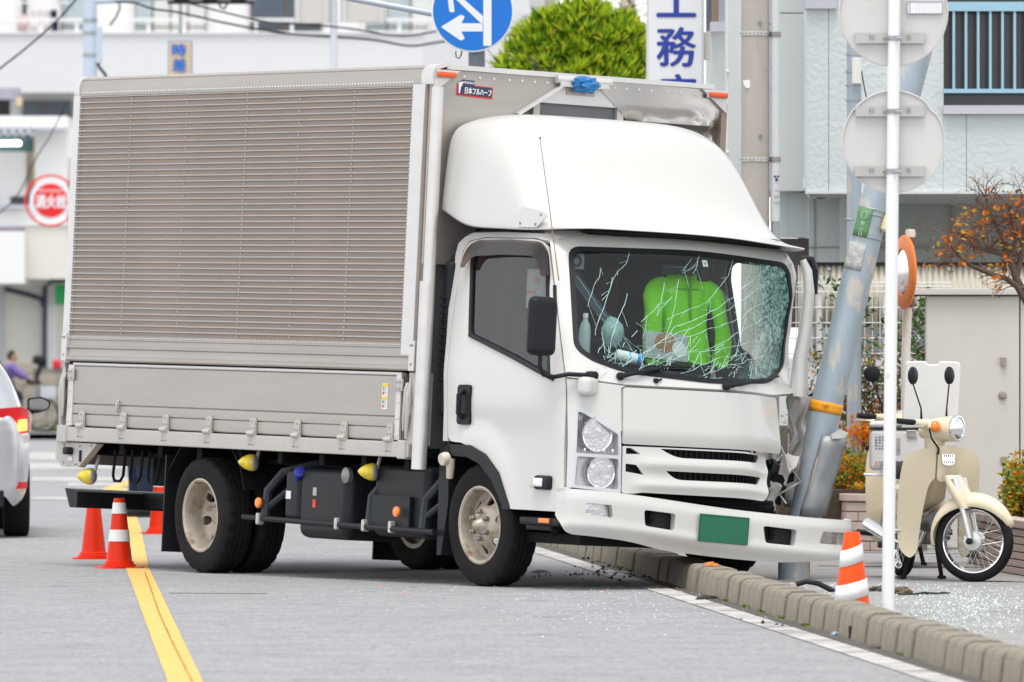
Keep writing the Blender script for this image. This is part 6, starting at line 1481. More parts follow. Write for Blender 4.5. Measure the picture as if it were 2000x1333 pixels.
for (u, v, n, s_) in ((1628, 558, 30, .05), (1808, 620, 60, .07), (1800, 690, 60, .07), (1795, 590, 50, .07), (1640, 595, 20, .04), (1815, 580, 20, .05), (1632, 650, 20, .05), (1700, 740, 80, .08), (1770, 650, 120, .1), (1680, 600, 40, .06)):
    for k in range(n): lp.append((P(u, v, 56.3)-c0+Vector((rg.gauss(0, s_), rg.gauss(0, .06), rg.gauss(0, s_*.8))), 1, rg.choice([0, 0, 0, 1])))
foliage('leaf_sprays', tb, lp, [LG, LD], .06, .026, 9)
lp = [(P(rg.gauss(1700, 26), rg.gauss(845, 16), 55.9)-c0+Vector((0, rg.gauss(0, .08), 0)), 1, rg.choice([0, 0, 1])) for _ in range(500)]
foliage('orange_leaves', tb, lp, [LO, LYo], .04, .022, 10)
# small autumn tree at the right edge
c0 = Vector((P(2030, 620, 52.5).x, 52.5, .03)); at = empty('autumn_tree', c0, (0, 0, 0), None, 'small nearly bare tree with a few orange leaves at the right edge', 'tree')
def px(u, v, y=0): return P(u, v, 52.5)-c0+Vector((0, y, 0))
segs = [([Vector((0, 0, 0)), px(2035, 760), px(2025, 640), px(2005, 585), px(1985, 545), px(1972, 505), px(1960, 470)], .045, .016, 3),
        ([px(2010, 600), px(1985, 560, -.05), px(1965, 545, -.05), px(1930, 535, -.1), px(1895, 520, -.1), px(1870, 500, -.1), px(1855, 480, -.1)], .024, .007, 3),
        ([px(1985, 545), px(1995, 505, .05), px(2000, 460, .1), px(2010, 400, .1)], .022, .008, 3),
        ([px(1968, 500), px(1930, 490, .05), px(1900, 480, .05), px(1880, 455, .05)], .016, .006, 3), ([px(1960, 470), px(1945, 440), px(1930, 410), px(1925, 385)], .013, .005, 3), ([px(1972, 505), px(1985, 470), px(1975, 430), px(1970, 400)], .014, .005, 3)]
rg = random.Random(5); tw = []
for base in list(segs[1:])*6:
    for k in range(5):
        i = rg.randint(1, len(base[0])-1); d = Vector((rg.gauss(-.2, .7), rg.gauss(0, .5), rg.gauss(.3, .5))); branchy(rg, base[0][i], d, rg.uniform(.10, .20), .0045, 2, tw, .7)
tubes(segs, 9).build('trunk', M_['bark'], at, 50, fix=False); tubes(tw, 4).build('twigs', M_['twig'], at, fix=False)
ends = [s_[0][-1] for s_ in tw]; ends = [q for q in ends if q.z+c0.z < P(0, 372, 52.5).z]
foliage('leaves', at, [(rg.choice(ends)+Vector((rg.gauss(0, .015), rg.gauss(0, .02), rg.gauss(0, .015))), 1, rg.choice([0, 0, 1, 2])) for _ in range(330)], [LO, LYo, LB], .046, .028, 12, -.2)
# steel bollards with red reflectors and chain
M_['stainless'] = mk('stainless', (.42, .40, .38), .25, metal=.9, var=.1, vs=6, stretch=(2, 2, .3))
bl_ = [(1672, 56.2, 1), (1689, 56.2, 1), (1704, 56.5, 0)]
for i, (u, Y, rd) in enumerate(bl_):
    q = P(u, 0, Y); q.z = .03; top = P(0, 893, Y).z-.03
    b_ = empty('bollard', q, (0, 0, 0), None, ['steel bollard with red reflector nearest the leaning pole', 'second steel bollard with red reflector, middle of three', 'plain steel bollard nearest the white delivery box'][i], 'bollard', 'steel bollards behind the planter')
    mb = MB(); mb.lathe([(.038, 0), (.038, top-.02), (.034, top), (.001, top+.006)], 18); mb.build('bollard_tube', M_['stainless'], b_, 40)
    if rd: mb = MB(); mb.lathe([(.0385, top-.28), (.0395, top-.28), (.0395, top-.05-.05), (.0385, top-.10)], 18, closed=True); mb.build('red_reflector', mk('reflector_red', (.7, .03, .02), .3), b_, 40)
mb = MB(); a, b = P(1690, 905, 56.15), P(1660, 940, 56.1)
for k in range(12):
    t = k/11; q = a.lerp(b, t)-Vector((0, 0, .05*math.sin(t*math.pi))); F = Matrix.Translation(q) @ Euler((k % 2*1.5, .5, 0)).to_matrix().to_4x4(); mb.tube([F @ Vector((.012*math.cos(s_), 0, .018*math.sin(s_))) for s_ in [j*math.pi/4 for j in range(8)]], .003, 5, closed=True)
tag(mb.build('bollard_chain', M_['chrome'], None, 40), 'short chrome chain hanging from the middle bollard', 'chain')
# beige boundary wall with fixtures
M_['beigewall'] = mk('beige_wall', (.60, .57, .52), .8, var=.04, vs=2, bump=.15, bs=80, dirt=(.52, .49, .44), dscale=1.2, damt=.4, dsoft=.3)
WYd = 55.5; x0, x1 = P(1808, 0, WYd).x, P(1992, 0, WYd).x; zt = P(0, 578, WYd).z
wl = empty('boundary_wall', (x0, WYd, .03), (0, 0, 0), None, 'smooth beige boundary wall with three small grey fixtures', 'wall')
h_ = zt-.03
mb = MB(); mb.rbox(((x1-x0)/2, .08, h_/2), (x1-x0-.008, .16, h_), .008, 2); mb.build('wall_panel', M_['beigewall'], wl, 40)
mb = MB(); mb.rbox((x1-x0+.75, .08, h_/2), (1.5-.008, .16, h_), .008, 2); mb.build('wall_panel', M_['beigewall'], wl, 40)
mb = MB(); mb.rbox((.95, .06, h_+.028), (2.4, .24, .045), .006, 2); mb.build('wall_coping', mk('coping_pale', (.56, .54, .50), .8, var=.05), wl, 40)
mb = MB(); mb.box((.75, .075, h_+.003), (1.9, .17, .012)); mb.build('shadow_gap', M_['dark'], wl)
M_['fixture'] = mk('fixture_taupe', (.30, .27, .24), .55)
q = P(1959, 707, WYd)-Vector((x0, WYd, .03)); mb = MB(); mb.prism(rpoly([(-.022, .03), (.022, .032), (.018, -.032), (-.016, -.03)], .004), lambda s_: q+Vector((s_[0], 0, s_[1])), lambda s_: q+Vector((s_[0]*.95, -.03, s_[1]*.95))); mb.build('wedge_fixture', M_['fixture'], wl)
q = P(1958, 773, WYd)-Vector((x0, WYd, .03)); mb = MB(); mb.lathe([(.030, 0), (.030, .008), (.018, .012), (.018, .024), (.001, .026)], 24, Matrix.Translation(q) @ Euler((R(90), 0, 0)).to_matrix().to_4x4()); mb.build('round_fixture', M_['fixture'], wl, 40)
q = P(1961, 900, WYd)-Vector((x0, WYd, .03)); mb = MB(); mb.rbox(q+Vector((0, -.012, 0)), (.042, .024, .055), .004, 2); mb.build('square_fixture', M_['fixture'], wl, 40)
# corrugated screen with dark top rail and white wire-mesh fence before it
CY = 57.75; xa, xb = P(1560, 0, CY).x, P(2060, 0, CY).x; za, zb_ = P(0, 640, CY).z, P(0, 518, CY).z
cs = empty('corrugated_screen', (xa, CY, 0), (0, 0, 0), None, 'cream corrugated screen under the building with a dark top rail', 'screen')
mb = MB(); n = 170; pts = [((xb-xa)*i/n, .012*math.sin(i*math.pi/2)) for i in range(n+1)]
mb.v = [(x, y, za) for x, y in pts]+[(x, y, zb_) for x, y in pts]; mb.f = [(i, i+1, n+2+i, n+1+i) for i in range(n)]
o_ = mb.build('corrugated_sheet', mk('cream_sheet', (.62, .58, .48), .6, var=.05, vs=3), cs, 50, fix=False); o_.modifiers.new('t', 'SOLIDIFY').thickness = .003
mb = MB(); mb.box(((xb-xa)/2, 0, zb_+.01), (xb-xa, .06, .02)); mb.build('top_rail', M_['black'], cs)
for k in range(5):
    mb = MB(); mb.rbox((.12+k*.29+.1, -.025, zb_-.03), (.02, .02, .02), .005); mb.build('rail_bolt', M_['galv'], cs)
for x in (.02, .95, 1.85):
    mb = MB(); mb.box((x, .03, zb_/2), (.05, .05, zb_)); mb.build('screen_post', M_['galv'], cs)
FY = 57.2; xa, xb = P(1540, 0, FY).x, P(1860, 0, FY).x
mf = empty('mesh_fence', (xa, FY, 0), (0, 0, 0), None, 'white wire mesh fence behind the leaning pole', 'fence')
M_['wire'] = mk('white_wire', (.75, .75, .74), .5)
z0, z1 = .40, P(0, 548, FY).z
nv = int((xb-xa)/.055)
vm = MB(); vm.tube([(0, 0, z0), (0, 0, z1)], .0035, 5); vme = vm.mesh('upright_wire', 60); vme.materials.append(M_['wire'])
for k in range(nv): link('upright_wire', vme, mf, (k*.055, 0, 0))
hm_ = MB(); hm_.tube([(0, -.004, 0), (xb-xa, -.004, 0)], .004, 5); hme_ = hm_.mesh('cross_wire', 60); hme_.materials.append(M_['wire'])
for v in (553, 560, 571, 601, 631, 661, 691, 720, 750, 780, 810, 840, 870): link('cross_wire', hme_, mf, (0, 0, P(0, v, FY).z))
for u in (1600, 1730):
    mb = MB(); mb.tube([(P(u, 0, FY).x-xa, .02, 0), (P(u, 0, FY).x-xa, .02, z1+.03)], .02, 12); mb.build('fence_post', M_['wire'], mf, 40)
mb = MB(); mb.box((.8, .30, .45), (3.0, .12, .85)); mb.build('low_wall', mk('low_wall_grey', (.22, .20, .17), .9, var=.2, vs=4), mf)

# ------------------------------------------------------------------ pale building on the right
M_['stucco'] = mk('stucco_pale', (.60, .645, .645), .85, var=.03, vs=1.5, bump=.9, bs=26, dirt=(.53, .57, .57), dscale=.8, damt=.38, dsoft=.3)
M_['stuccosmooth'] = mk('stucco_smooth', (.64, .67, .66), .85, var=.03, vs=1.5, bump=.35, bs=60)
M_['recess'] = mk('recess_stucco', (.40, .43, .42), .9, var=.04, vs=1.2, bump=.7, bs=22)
BY_ = 58.0
bd = empty('pale_building', (P(1575, 0, BY_).x, BY_, 0), (0, 0, 0), None, 'pale blue-grey stucco building with barred window overhanging the car recess', 'building')
OB = Vector((P(1575, 0, BY_).x, BY_, 0))
def bp(u, v, Y): return P(u, v, Y)-OB
def wallbox(name, u0, u1, v0, v1, Y, dep, mat, par=bd):
    a, b = bp(u0, v1, Y), bp(u1, v0, Y); mb = MB(); mb.box(((a.x+b.x)/2, a.y+dep/2, (a.z+b.z)/2), (b.x-a.x, dep, b.z-a.z)); return mb.build(name, mat, par)
# front wall in cast panels round the window opening
wallbox('wall_panel', 1575, 1618, -400, 378, BY_, .25, M_['stucco'])
wallbox('wall_panel', 1619, 1842, -400, 378, BY_, .25, M_['stucco'])
wallbox('wall_panel', 1842.5, 1887, 224, 378, BY_, .25, M_['stucco']); wallbox('wall_panel', 1888, 2300, 224, 378, BY_, .25, M_['stucco'])
wallbox('wall_panel', 1842.5, 2300, -400, -40, BY_, .25, M_['stucco'])
wallbox('building_core', 1396, 2300, -400, 371, 61.95, 3, M_['stuccosmooth'])
# side wall running back along the street: separate cast panels with joints
for (u0, u1, v0, v1, Y) in ((1520, 1571, -300, 25, 58.6), (1520, 1571, 27, 373, 58.6), (1450, 1519, -300, 46, 59.2), (1450, 1519, 48, 372, 59.2)):
    wallbox('wall_panel', u0, u1, v0, v1, Y, .3, M_['stuccosmooth'])
wallbox('wall_panel', 1418, 1449, -300, 470, 60.5, .3, M_['stuccosmooth']); wallbox('wall_panel', 1389, 1417, 60, 470, 61.5, .3, M_['stuccosmooth'])
wallbox('blue_tile_band', 1520, 1578, 378, 464, 58.9, .3, mk('pale_tile', (.50, .57, .57), .6, var=.03, brick={'scale': 9, 'mortar': .012, 'col': (.40, .45, .45), 'w': .9, 'h': .52}, stretch=(1, 1, 1)))
wallbox('dark_gap', 1500, 1580, 466, 640, 59.3, .2, mk('dark_concrete', (.10, .095, .09), .9, var=.2, vs=5))
wallbox('drip_edge', 1575, 2300, 374, 379, BY_-.03, .05, M_['stuccosmooth'])
# window with blue bars
wf = wallbox('window_sill', 1843, 2300, 206, 223, BY_-.06, .20, mk('sill_lilac', (.58, .57, .62), .6)); 
wg = wallbox('window_glass', 1843, 2300, -40, 206, BY_+.14, .02, mk('dark_screen', (.035, .037, .045), .15, var=.15, vs=4))
M_['barblue'] = mk('bar_blue', (.32, .52, .64), .45)
gr_ = wallbox('bar_rail', 1842, 2300, 4, 22, BY_-.10, .05, M_['barblue']); wallbox('bar_rail', 1842, 2300, 174, 182, BY_-.10, .04, M_['barblue'], bd)
for k in range(14):
    u = 1863+k*23.8; wallbox('window_bar', u-2.4, u+2.4, 22, 174, BY_-.09, .02, M_['barblue'])
# recess below
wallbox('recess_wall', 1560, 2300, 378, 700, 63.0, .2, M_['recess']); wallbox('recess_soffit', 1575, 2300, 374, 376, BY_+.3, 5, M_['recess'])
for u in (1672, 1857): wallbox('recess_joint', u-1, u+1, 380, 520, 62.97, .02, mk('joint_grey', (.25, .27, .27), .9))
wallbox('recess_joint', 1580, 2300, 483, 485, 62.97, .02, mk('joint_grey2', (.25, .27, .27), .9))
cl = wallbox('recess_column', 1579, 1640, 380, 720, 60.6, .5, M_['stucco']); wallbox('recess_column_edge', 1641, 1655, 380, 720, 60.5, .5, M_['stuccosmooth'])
wallbox('column_joint', 1579, 1641, 482, 485, 60.59, .02, mk('joint_grey3', (.3, .33, .33), .9)); wallbox('column_joint', 1590, 1592, 380, 700, 60.59, .02, mk('joint_grey4', (.34, .37, .37), .9))
a = bp(1580, 376, 60.3); mb = MB(); mb.prism([(0, 0), (1.0, 0), (.8, -.10), (.4, -.16), (.08, -.11)], lambda q: (a.x+q[0]*.24, a.y, a.z+q[1]*.3), lambda q: (a.x+q[0]*.24, a.y+.2, a.z+q[1]*.3)); mb.build('vent_hood', M_['dark'], bd)
mb = MB(); q = [bp(1572, 350, 58.5), bp(1572, 368, 58.45), bp(1580, 384, 58.45), bp(1592, 386, 58.5)]; mb.tube(q, .012, 8); mb.build('drain_spout', mk('spout_white', (.6, .6, .58), .6), bd, 40)
mb = MB(); mb.tube([bp(1421, -50, 60.3), bp(1421, 470, 60.3)], .008, 8); mb.build('conduit', M_['wire'], bd, 40)
for v in (140, 298):
    mb = MB(); mb.rbox(bp(1421, v, 60.28), (.03, .03, .02), .005); mb.build('conduit_clip', M_['wire'], bd)
# small window box at the top corner of the side wall
wb = wallbox('side_window_ledge', 1388, 1421, 43, 62, 61.0, .25, mk('ledge_lilac', (.55, .55, .60), .6)); wallbox('side_window_frame', 1404, 1418, -80, 43, 61.1, .2, mk('win_frame_grey', (.35, .36, .40), .5)); wallbox('side_window_wood', 1390, 1404, -80, 43, 61.2, .2, mk('win_wood', (.28, .21, .15), .6)); wallbox('side_window_glass', 1380, 1390, -80, 60, 61.3, .2, mk('win_dark', (.12, .13, .16), .2))
wallbox('wall_ledge', 1574, 1634, -20, 17, BY_-.05, .3, mk('ledge_lilac2', (.52, .52, .57), .6), bd)

# ------------------------------------------------------------------ concrete utility pole with cable guard, blue pole with meter box
CP = 57.0; b0 = Vector((P(1475, 0, CP).x, CP, .03)); cp = empty('concrete_pole', b0, (0, 0, 0), None, 'round concrete utility pole with steel straps behind the cab', 'utility pole')
mb = MB(); mb.lathe([(.104, 0), (.101, 3), (.098, 7.5), (.001, 7.5)], 32); mb.build('pole_shaft', M_['concrete'], cp, 50)
for v, d in ((66, 1), (312, 0)):
    z = P(0, v, CP).z-.03; mb = MB(); mb.lathe([(.103, z-.016), (.107, z-.016), (.107, z+.016), (.103, z+.016)], 32, closed=True); s_ = mb.build('strap', M_['galv'], cp, 40)
    for k in range(12):
        a = R(180+k*15+8); mb = MB(); mb.rbox((.108*math.cos(a), .108*math.sin(a), z), (.008, .010, .012), .002, 1, rot=(0, 0, a)); mb.build('strap_hole', M_['nut'], s_)
mb = MB(); z = P(0, 166, CP).z-.03; mb.prism(rpoly([(-.036, .03), (.036, .03), (.03, -.005), (.02, -.02), (-.01, -.03), (-.03, 0)], .01), lambda q: (q[0]-.055, -.088-.001, z+q[1]), lambda q: (q[0]-.055, -.092, z+q[1])); mb.build('torn_paper', M_['pwhite'], cp)
for u, v in ((1485, 45), (1486, 266), (1500, 135)):
    q = P(u, v, CP-.1)-b0; mb = MB(); mb.lathe([(.008, 0), (.014, 0), (.014, .008), (.008, .008)], 12, Matrix.Translation(q) @ Euler((R(90), 0, 0)).to_matrix().to_4x4(), closed=True); mb.build('step_socket', M_['nut'], cp, 40)
mb = MB(); mb.tube([Vector((.142, -.02, P(0, 433, CP).z-.03)), Vector((.142, -.02, 7.2))], .035, 14); gd_ = mb.build('cable_guard', mk('guard_lightgrey', (.60, .61, .63), .5, var=.04), cp, 40)
mb = MB(); mb.tube([Vector((.142, -.02, .2)), Vector((.142, -.02, P(0, 430, CP).z-.03))], .03, 12); mb.build('cable_riser', M_['steelgrey'], cp, 40)
for v in (68, 312):
    z = P(0, v, CP).z-.03; mb = MB(); mb.lathe([(.036, z-.018), (.039, z-.018), (.039, z+.018), (.036, z+.018)], 16, Matrix.Translation((.142, -.02, 0)), closed=True); mb.rbox((.17, -.03, z), (.03, .03, .03), .004); mb.build('guard_strap', M_['nut'], cp, 40)
for s_, v, w, h in (('S.A', 373, .028, .016), ('201', 385, .04, .016), ('150', 397, .04, .016)):
    F = frame(P(1518, v, CP-.06)-b0, (.96, .0, 0), (0, 0, 1)); text('pole_number', s_, w, h, M_['navy'], gd_, F, .003)
mb = MB(); q = P(1517, 350, CP-.058)-b0
for dx, dz, r in ((-.012, .018, .008), (.010, .018, .008), (0, -.005, .011)): mb.lathe([(r, 0), (r, .003)], 14, Matrix.Translation(q+Vector((dx, 0, dz))) @ Euler((R(90), 0, 0)).to_matrix().to_4x4())
mb.build('guard_mark', M_['navy'], gd_)
SP = 56.0; b0 = Vector((P(1668, 0, SP).x, SP, .03)); sp_ = empty('steel_service_pole', b0, (0, 0, 0), None, 'upright blue-grey steel service pole behind the leaning one, with a white box', 'pole')
mb = MB(); mb.lathe([(.052, 0), (.050, 6.5), (.001, 6.5)], 22); mb.build('pole_shaft', M_['polesteel'], sp_, 50)
mb = MB(); q = P(1673, 139, SP-.07)-b0; mb.rbox(q, (.065, .05, .185), .008, 2); mb.build('white_box', mk('box_cream', (.68, .68, .64), .5), sp_, 40)
for v in (107, 140, 167, 196, 428):
    z = P(0, v, SP).z-.03; mb = MB(); mb.lathe([(.0515, z-.006), (.055, z-.006), (.055, z+.006), (.0515, z+.006)], 20, closed=True); mb.rbox((-.055, -.02, z), (.02, .02, .014), .003); mb.build('band', M_['steelgrey'], sp_, 40)
mb = MB(); mb.tube([P(1683, 140, SP-.05)-b0, P(1685, 155, SP-.05)-b0, P(1689, 175, SP-.05)-b0, P(1700, 230, SP-.05)-b0], .005, 6); mb.build('cable', M_['black'], sp_, 40)
mb = MB(); mb.tube([P(1712, 432, SP-.05)-b0, P(1655, 428, SP-.05)-b0], .004, 6); mb.build('tie_wire', M_['steelgrey'], sp_)
# ------------------------------------------------------------------ blue direction sign and the signal pole behind the truck
M_['signblue'] = mk('sign_blue', (.0, .155, .58), .4)
M_['signwhite'] = mk('sign_white', (.74, .75, .78), .4)
M_['darkpole'] = mk('pole_darkgrey', (.17, .20, .22), .5, metal=.4, var=.1, vs=5, stretch=(2, 2, .5))
BSY = 58.0; b0 = Vector((P(931, 0, BSY).x, BSY, 0)); bs = empty('direction_sign', b0, (0, 0, 0), None, 'round blue sign with white lane arrows on a dark grey pole above the truck', 'road sign')
mb = MB(); mb.lathe([(.062, 0), (.06, 5.2), (.001, 5.2)], 20); mb.build('sign_pole', M_['darkpole'], bs, 50)
def sp2(u, v, o=0): return P(u, v, BSY-.10-o)-b0
C = sp2(923, 22); F = Matrix.Translation(C) @ Euler((R(90), 0, 0)).to_matrix().to_4x4()
mb = MB(); mb.lathe([(.001, 0), (.301, 0), (.301, .012), (.296, .014), (.001, .014)], 64, F); dsk = mb.build('sign_rim', M_['signwhite'], bs, 40)
mb = MB(); mb.lathe([(.289, .0142), (.289, .0165), (.001, .0165)], 64, F); mb.build('sign_face', M_['signblue'], dsk, 40)
def spoly(nm, pts):
    mb = MB(); mb.prism(rpoly(pts, .012 if False else 2.5), lambda q: sp2(q[0], q[1], .0166), lambda q: sp2(q[0], q[1], .0185)); mb.build(nm, M_['signwhite'], dsk)
spoly('arrow_left', [(861, 53), (900, 29), (908, 33), (901, 46), (943, 46), (943, 62), (901, 62), (908, 76), (900, 80)])
spoly('arrow_up', [(944, 90), (944, -42), (925, -30), (952, -52), (979, -30), (960, -42), (960, 90)])
spoly('arrow_diagonal', [(943.5, 50), (884, -7), (888, 24), (878, 24), (872, -20), (915, -18), (915, -9), (897, -9), (943.5, 32)])
mb = MB(); mb.tube([sp2(640, -12, -.3), sp2(700, 0, -.25), sp2(840, 26, -.1), sp2(915, 38, -.04)], .024, 12); mb.build('sign_arm', mk('arm_bluegrey', (.42, .47, .55), .45, metal=.3), bs, 40)
mb = MB(); mb.tube([sp2(890, 100, -.05), sp2(891, 112, -.05), sp2(896, 115, -.05), sp2(901, 108, -.05), sp2(902, 96, -.05)], .005, 6); mb.build('cable_loop', M_['black'], bs, 40)
mb = MB(); mb.rbox(sp2(931, 40, -.05), (.16, .05, .05), .01); mb.build('sign_clamp', M_['steelgrey'], bs)

# ------------------------------------------------------------------ hanging shop sign and the evergreen
SGY = 63.0; b0 = P(1319, 60, SGY); sg_ = empty('shop_sign', b0, (0, 0, 0), None, 'tall white shop sign with dark blue characters beside the evergreen', 'sign')
hw = (1376-1263)/2/FPX*SGY; z0_, z1_ = P(0, 215, SGY).z-b0.z, P(0, -260, SGY).z-b0.z
mb = MB(); mb.rbox((0, .06, (z0_+z1_)/2), (hw*2, .12, z1_-z0_), .008, 2); mb.build('sign_box', mk('sign_case', (.62, .62, .63), .4), sg_, 40)
mb = MB(); mb.box((0, -.001, (z0_+z1_)/2), (hw*2-.04, .004, z1_-z0_-.04)); mb.build('sign_face', mk('sign_acrylic', (.78, .78, .80), .3, var=.02), sg_)
M_['signindigo'] = mk('sign_indigo', (.02, .05, .33), .4)
for s_, v, h in (('工', 2, 62), ('務', 92, 76), ('店', 184, 76)):
    text('sign_character', s_, 74/FPX*SGY, h/FPX*SGY, M_['signindigo'], sg_, frame(P(1321, v, SGY)-b0+Vector((0, -.004, 0)), (1, 0, 0), (0, 0, 1)), .002, .008)
for v in (90, -120): mb = MB(); mb.box((hw+.045, .06, P(0, v, SGY).z-b0.z), (.09, .07, .22)); mb.build('sign_bracket', mk('bracket_cream', (.6, .58, .52), .6), sg_)
# evergreen shrub-tree
TYd = 70.0; c0 = Vector((P(1130, 0, TYd).x, TYd, 0)); ev = empty('evergreen_tree', c0, (0, 0, 0), None, 'bright green clipped evergreen tree rising behind the truck roof', 'tree')
rg = random.Random(31); segs = []
tz = P(0, 160, TYd).z; segs.append(([Vector((0, 0, 0)), Vector((.02, 0, tz*.5)), Vector((0, 0, tz*.9))], .09, .05, 3))
for k in range(26): branchy(rg, Vector((0, 0, tz*rg.uniform(.65, .92))), Vector((rg.gauss(0, .9), rg.gauss(0, .7), rg.uniform(.1, 1))), rg.uniform(.35, .65), .018, 2, segs, .5)
tubes(segs, 7).build('trunk', M_['bark'], ev, fix=False)
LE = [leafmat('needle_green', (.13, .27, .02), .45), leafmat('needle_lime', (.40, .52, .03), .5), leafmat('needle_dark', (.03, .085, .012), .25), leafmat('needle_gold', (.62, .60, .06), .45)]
pts = []; cz = P(0, 150, TYd).z
tops = [(1128, 52, .20), (1165, 38, .12), (1060, 82, .26), (1205, 85, .24), (1100, 105, .30), (1165, 108, .32), (1200, 120, .26), (1068, 120, .28), (1040, 130, .30), (1230, 130, .24), (1130, 160, .46), (1080, 170, .42), (1190, 172, .42), (1015, 160, .18), (1135, 70, .3), (1090, 62, .18), (1215, 60, .12), (1245, 120, .12), (1163, 22, .07), (1167, 32, .09), (1088, 48, .09), (1212, 48, .09), (1056, 66, .1), (1030, 108, .1), (1140, 42, .1), (1238, 78, .08)]
V, F_, MI = [], [], []
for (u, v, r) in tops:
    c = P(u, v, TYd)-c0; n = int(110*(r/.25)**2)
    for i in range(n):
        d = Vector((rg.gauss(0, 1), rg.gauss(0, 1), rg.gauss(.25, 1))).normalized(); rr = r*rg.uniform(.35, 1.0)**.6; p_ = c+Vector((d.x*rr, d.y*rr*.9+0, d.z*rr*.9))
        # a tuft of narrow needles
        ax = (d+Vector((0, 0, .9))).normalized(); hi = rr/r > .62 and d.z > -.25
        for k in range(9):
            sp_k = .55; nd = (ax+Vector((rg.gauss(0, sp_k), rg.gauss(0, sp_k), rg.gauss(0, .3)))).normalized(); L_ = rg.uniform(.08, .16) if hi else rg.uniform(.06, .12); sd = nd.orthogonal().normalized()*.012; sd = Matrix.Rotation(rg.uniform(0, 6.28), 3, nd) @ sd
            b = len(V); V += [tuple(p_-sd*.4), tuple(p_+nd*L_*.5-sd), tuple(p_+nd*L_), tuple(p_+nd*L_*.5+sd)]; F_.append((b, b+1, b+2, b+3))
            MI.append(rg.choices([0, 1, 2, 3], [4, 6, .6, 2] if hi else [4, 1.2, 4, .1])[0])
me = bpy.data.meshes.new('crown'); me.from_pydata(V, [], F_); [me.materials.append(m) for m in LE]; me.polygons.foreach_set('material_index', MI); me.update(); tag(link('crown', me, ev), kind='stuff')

# ------------------------------------------------------------------ far background
def far(root_name, O, label, cat):
    r_ = empty(root_name, O, (0, 0, 0), None, label, cat); return r_
def wb_(par, O, nm, u0, u1, v0, v1, Y, dep, mat):
    a, b = P(u0, v1, Y)-O, P(u1, v0, Y)-O; mb = MB(); mb.box(((a.x+b.x)/2, a.y+dep/2, (a.z+b.z)/2), (b.x-a.x, dep, b.z-a.z)); return mb.build(nm, mat, par)
M_['tilewhite'] = mk('white_tile', (.80, .80, .80), .5, var=.01, brick={'scale': 5.5, 'mortar': .02, 'col': (.68, .68, .69), 'w': .5, 'h': .5, 'offset': 0.}, stretch=(1, 1, 1))
M_['farwhite'] = mk('far_white', (.80, .80, .79), .7, var=.02, vs=.6, dirt=(.7, .69, .67), dscale=.5, damt=.35)
M_['farcream'] = mk('far_cream', (.70, .68, .62), .8, var=.03, vs=1)
M_['fardark'] = mk('far_dark_window', (.06, .08, .11), .15, var=.2, vs=2)
M_['farglass'] = mk('far_glass', (.36, .42, .44), .1, metal=.3, var=.1, vs=1)
M_['curtain'] = mk('far_curtain', (.62, .64, .62), .8, var=.1, vs=6, stretch=(4, 1, .2))
M_['farbrown'] = mk('far_brown_frame', (.22, .12, .08), .5)
AY = 150.0; O = Vector((P(400, 0, AY).x, AY, 0)); ap = far('apartment_block', O, 'white tiled apartment block with balcony and laundry behind the truck', 'building')
wb_(ap, O, 'balcony_parapet', -300, 826, 66, 181, AY, .25, M_['tilewhite']); wb_(ap, O, 'parapet_cap', -300, 828, 62, 66, AY-.06, .4, M_['farwhite'])
wb_(ap, O, 'back_wall', -300, 880, -300, 66, AY+1.5, .3, M_['tilewhite']); wb_(ap, O, 'balcony_slab', -300, 826, 176, 181, AY+.3, 1.3, M_['farwhite'])
wb_(ap, O, 'lower_wall', -300, 900, 181, 700, AY+1.4, .3, M_['tilewhite'])
# the angled end wall of the block
a, b = P(826, 181, AY)-O, P(1000, 181, AY+6)-O; zt, zb2 = P(0, -200, AY).z, 0
mb = MB(); mb.add([(a.x, a.y, zb2), (b.x, b.y, zb2), (b.x, b.y, zt), (a.x, a.y, P(0, 66, AY).z), (a.x, a.y+.3, zb2), (b.x, b.y+.3, zb2), (b.x, b.y+.3, zt), (a.x, a.y+.3, P(0, 66, AY).z)], [(0, 1, 2, 3), (7, 6, 5, 4), (0, 3, 7, 4), (1, 5, 6, 2), (3, 2, 6, 7), (0, 4, 5, 1)]); mb.build('end_wall', M_['tilewhite'], ap)
rl = wb_(ap, O, 'balcony_rail', -300, 850, 36, 42, AY-.02, .06, M_['farwhite'])
for k in range(17): u = -270+k*70; wb_(ap, O, 'rail_post', u-3, u+3, 42, 62, AY, .05, M_['farwhite'])
wb_(ap, O, 'rail_post', -40, 33+100, 3, 7, AY+.1, .05, M_['farwhite']); wb_(ap, O, 'laundry_pole_stay', 112, 117, -30, 36, AY+.1, .05, M_['farwhite'])
def apwin(u0, u1, v0, v1, n, mats):
    f = wb_(ap, O, 'window', u0, u1, v0, v1, AY+1.40, .12, M_['farbrown'])
    for k in range(n):
        x0, x1 = lerp(u0, u1, k/n)+2, lerp(u0, u1, (k+1)/n)-2
        wb_(f, O, 'pane', x0, x1, v0+3, 52, AY+1.37, .05, mats[k % len(mats)]); wb_(f, O, 'pane', x0, x1, 55, v1, AY+1.37, .05, mats[k % len(mats)])
apwin(264, 402, -60, 64, 4, [M_['farglass'], M_['curtain'], M_['curtain'], M_['curtain']]); apwin(488, 628, -60, 62, 2, [M_['fardark'], M_['fardark']]); apwin(708, 850, -60, 62, 3, [M_['farglass'], M_['farglass'], M_['curtain']]); apwin(118, 166, -60, 62, 1, [M_['farglass']]); apwin(43, 52, -60, 40, 1, [M_['fardark']])
wb_(ap, O, 'lower_window', 44, 140, 197, 232, AY+1.32, .1, M_['fardark']); wb_(ap, O, 'lower_window_frame', 80, 83, 197, 232, AY+1.28, .04, M_['farbrown'])
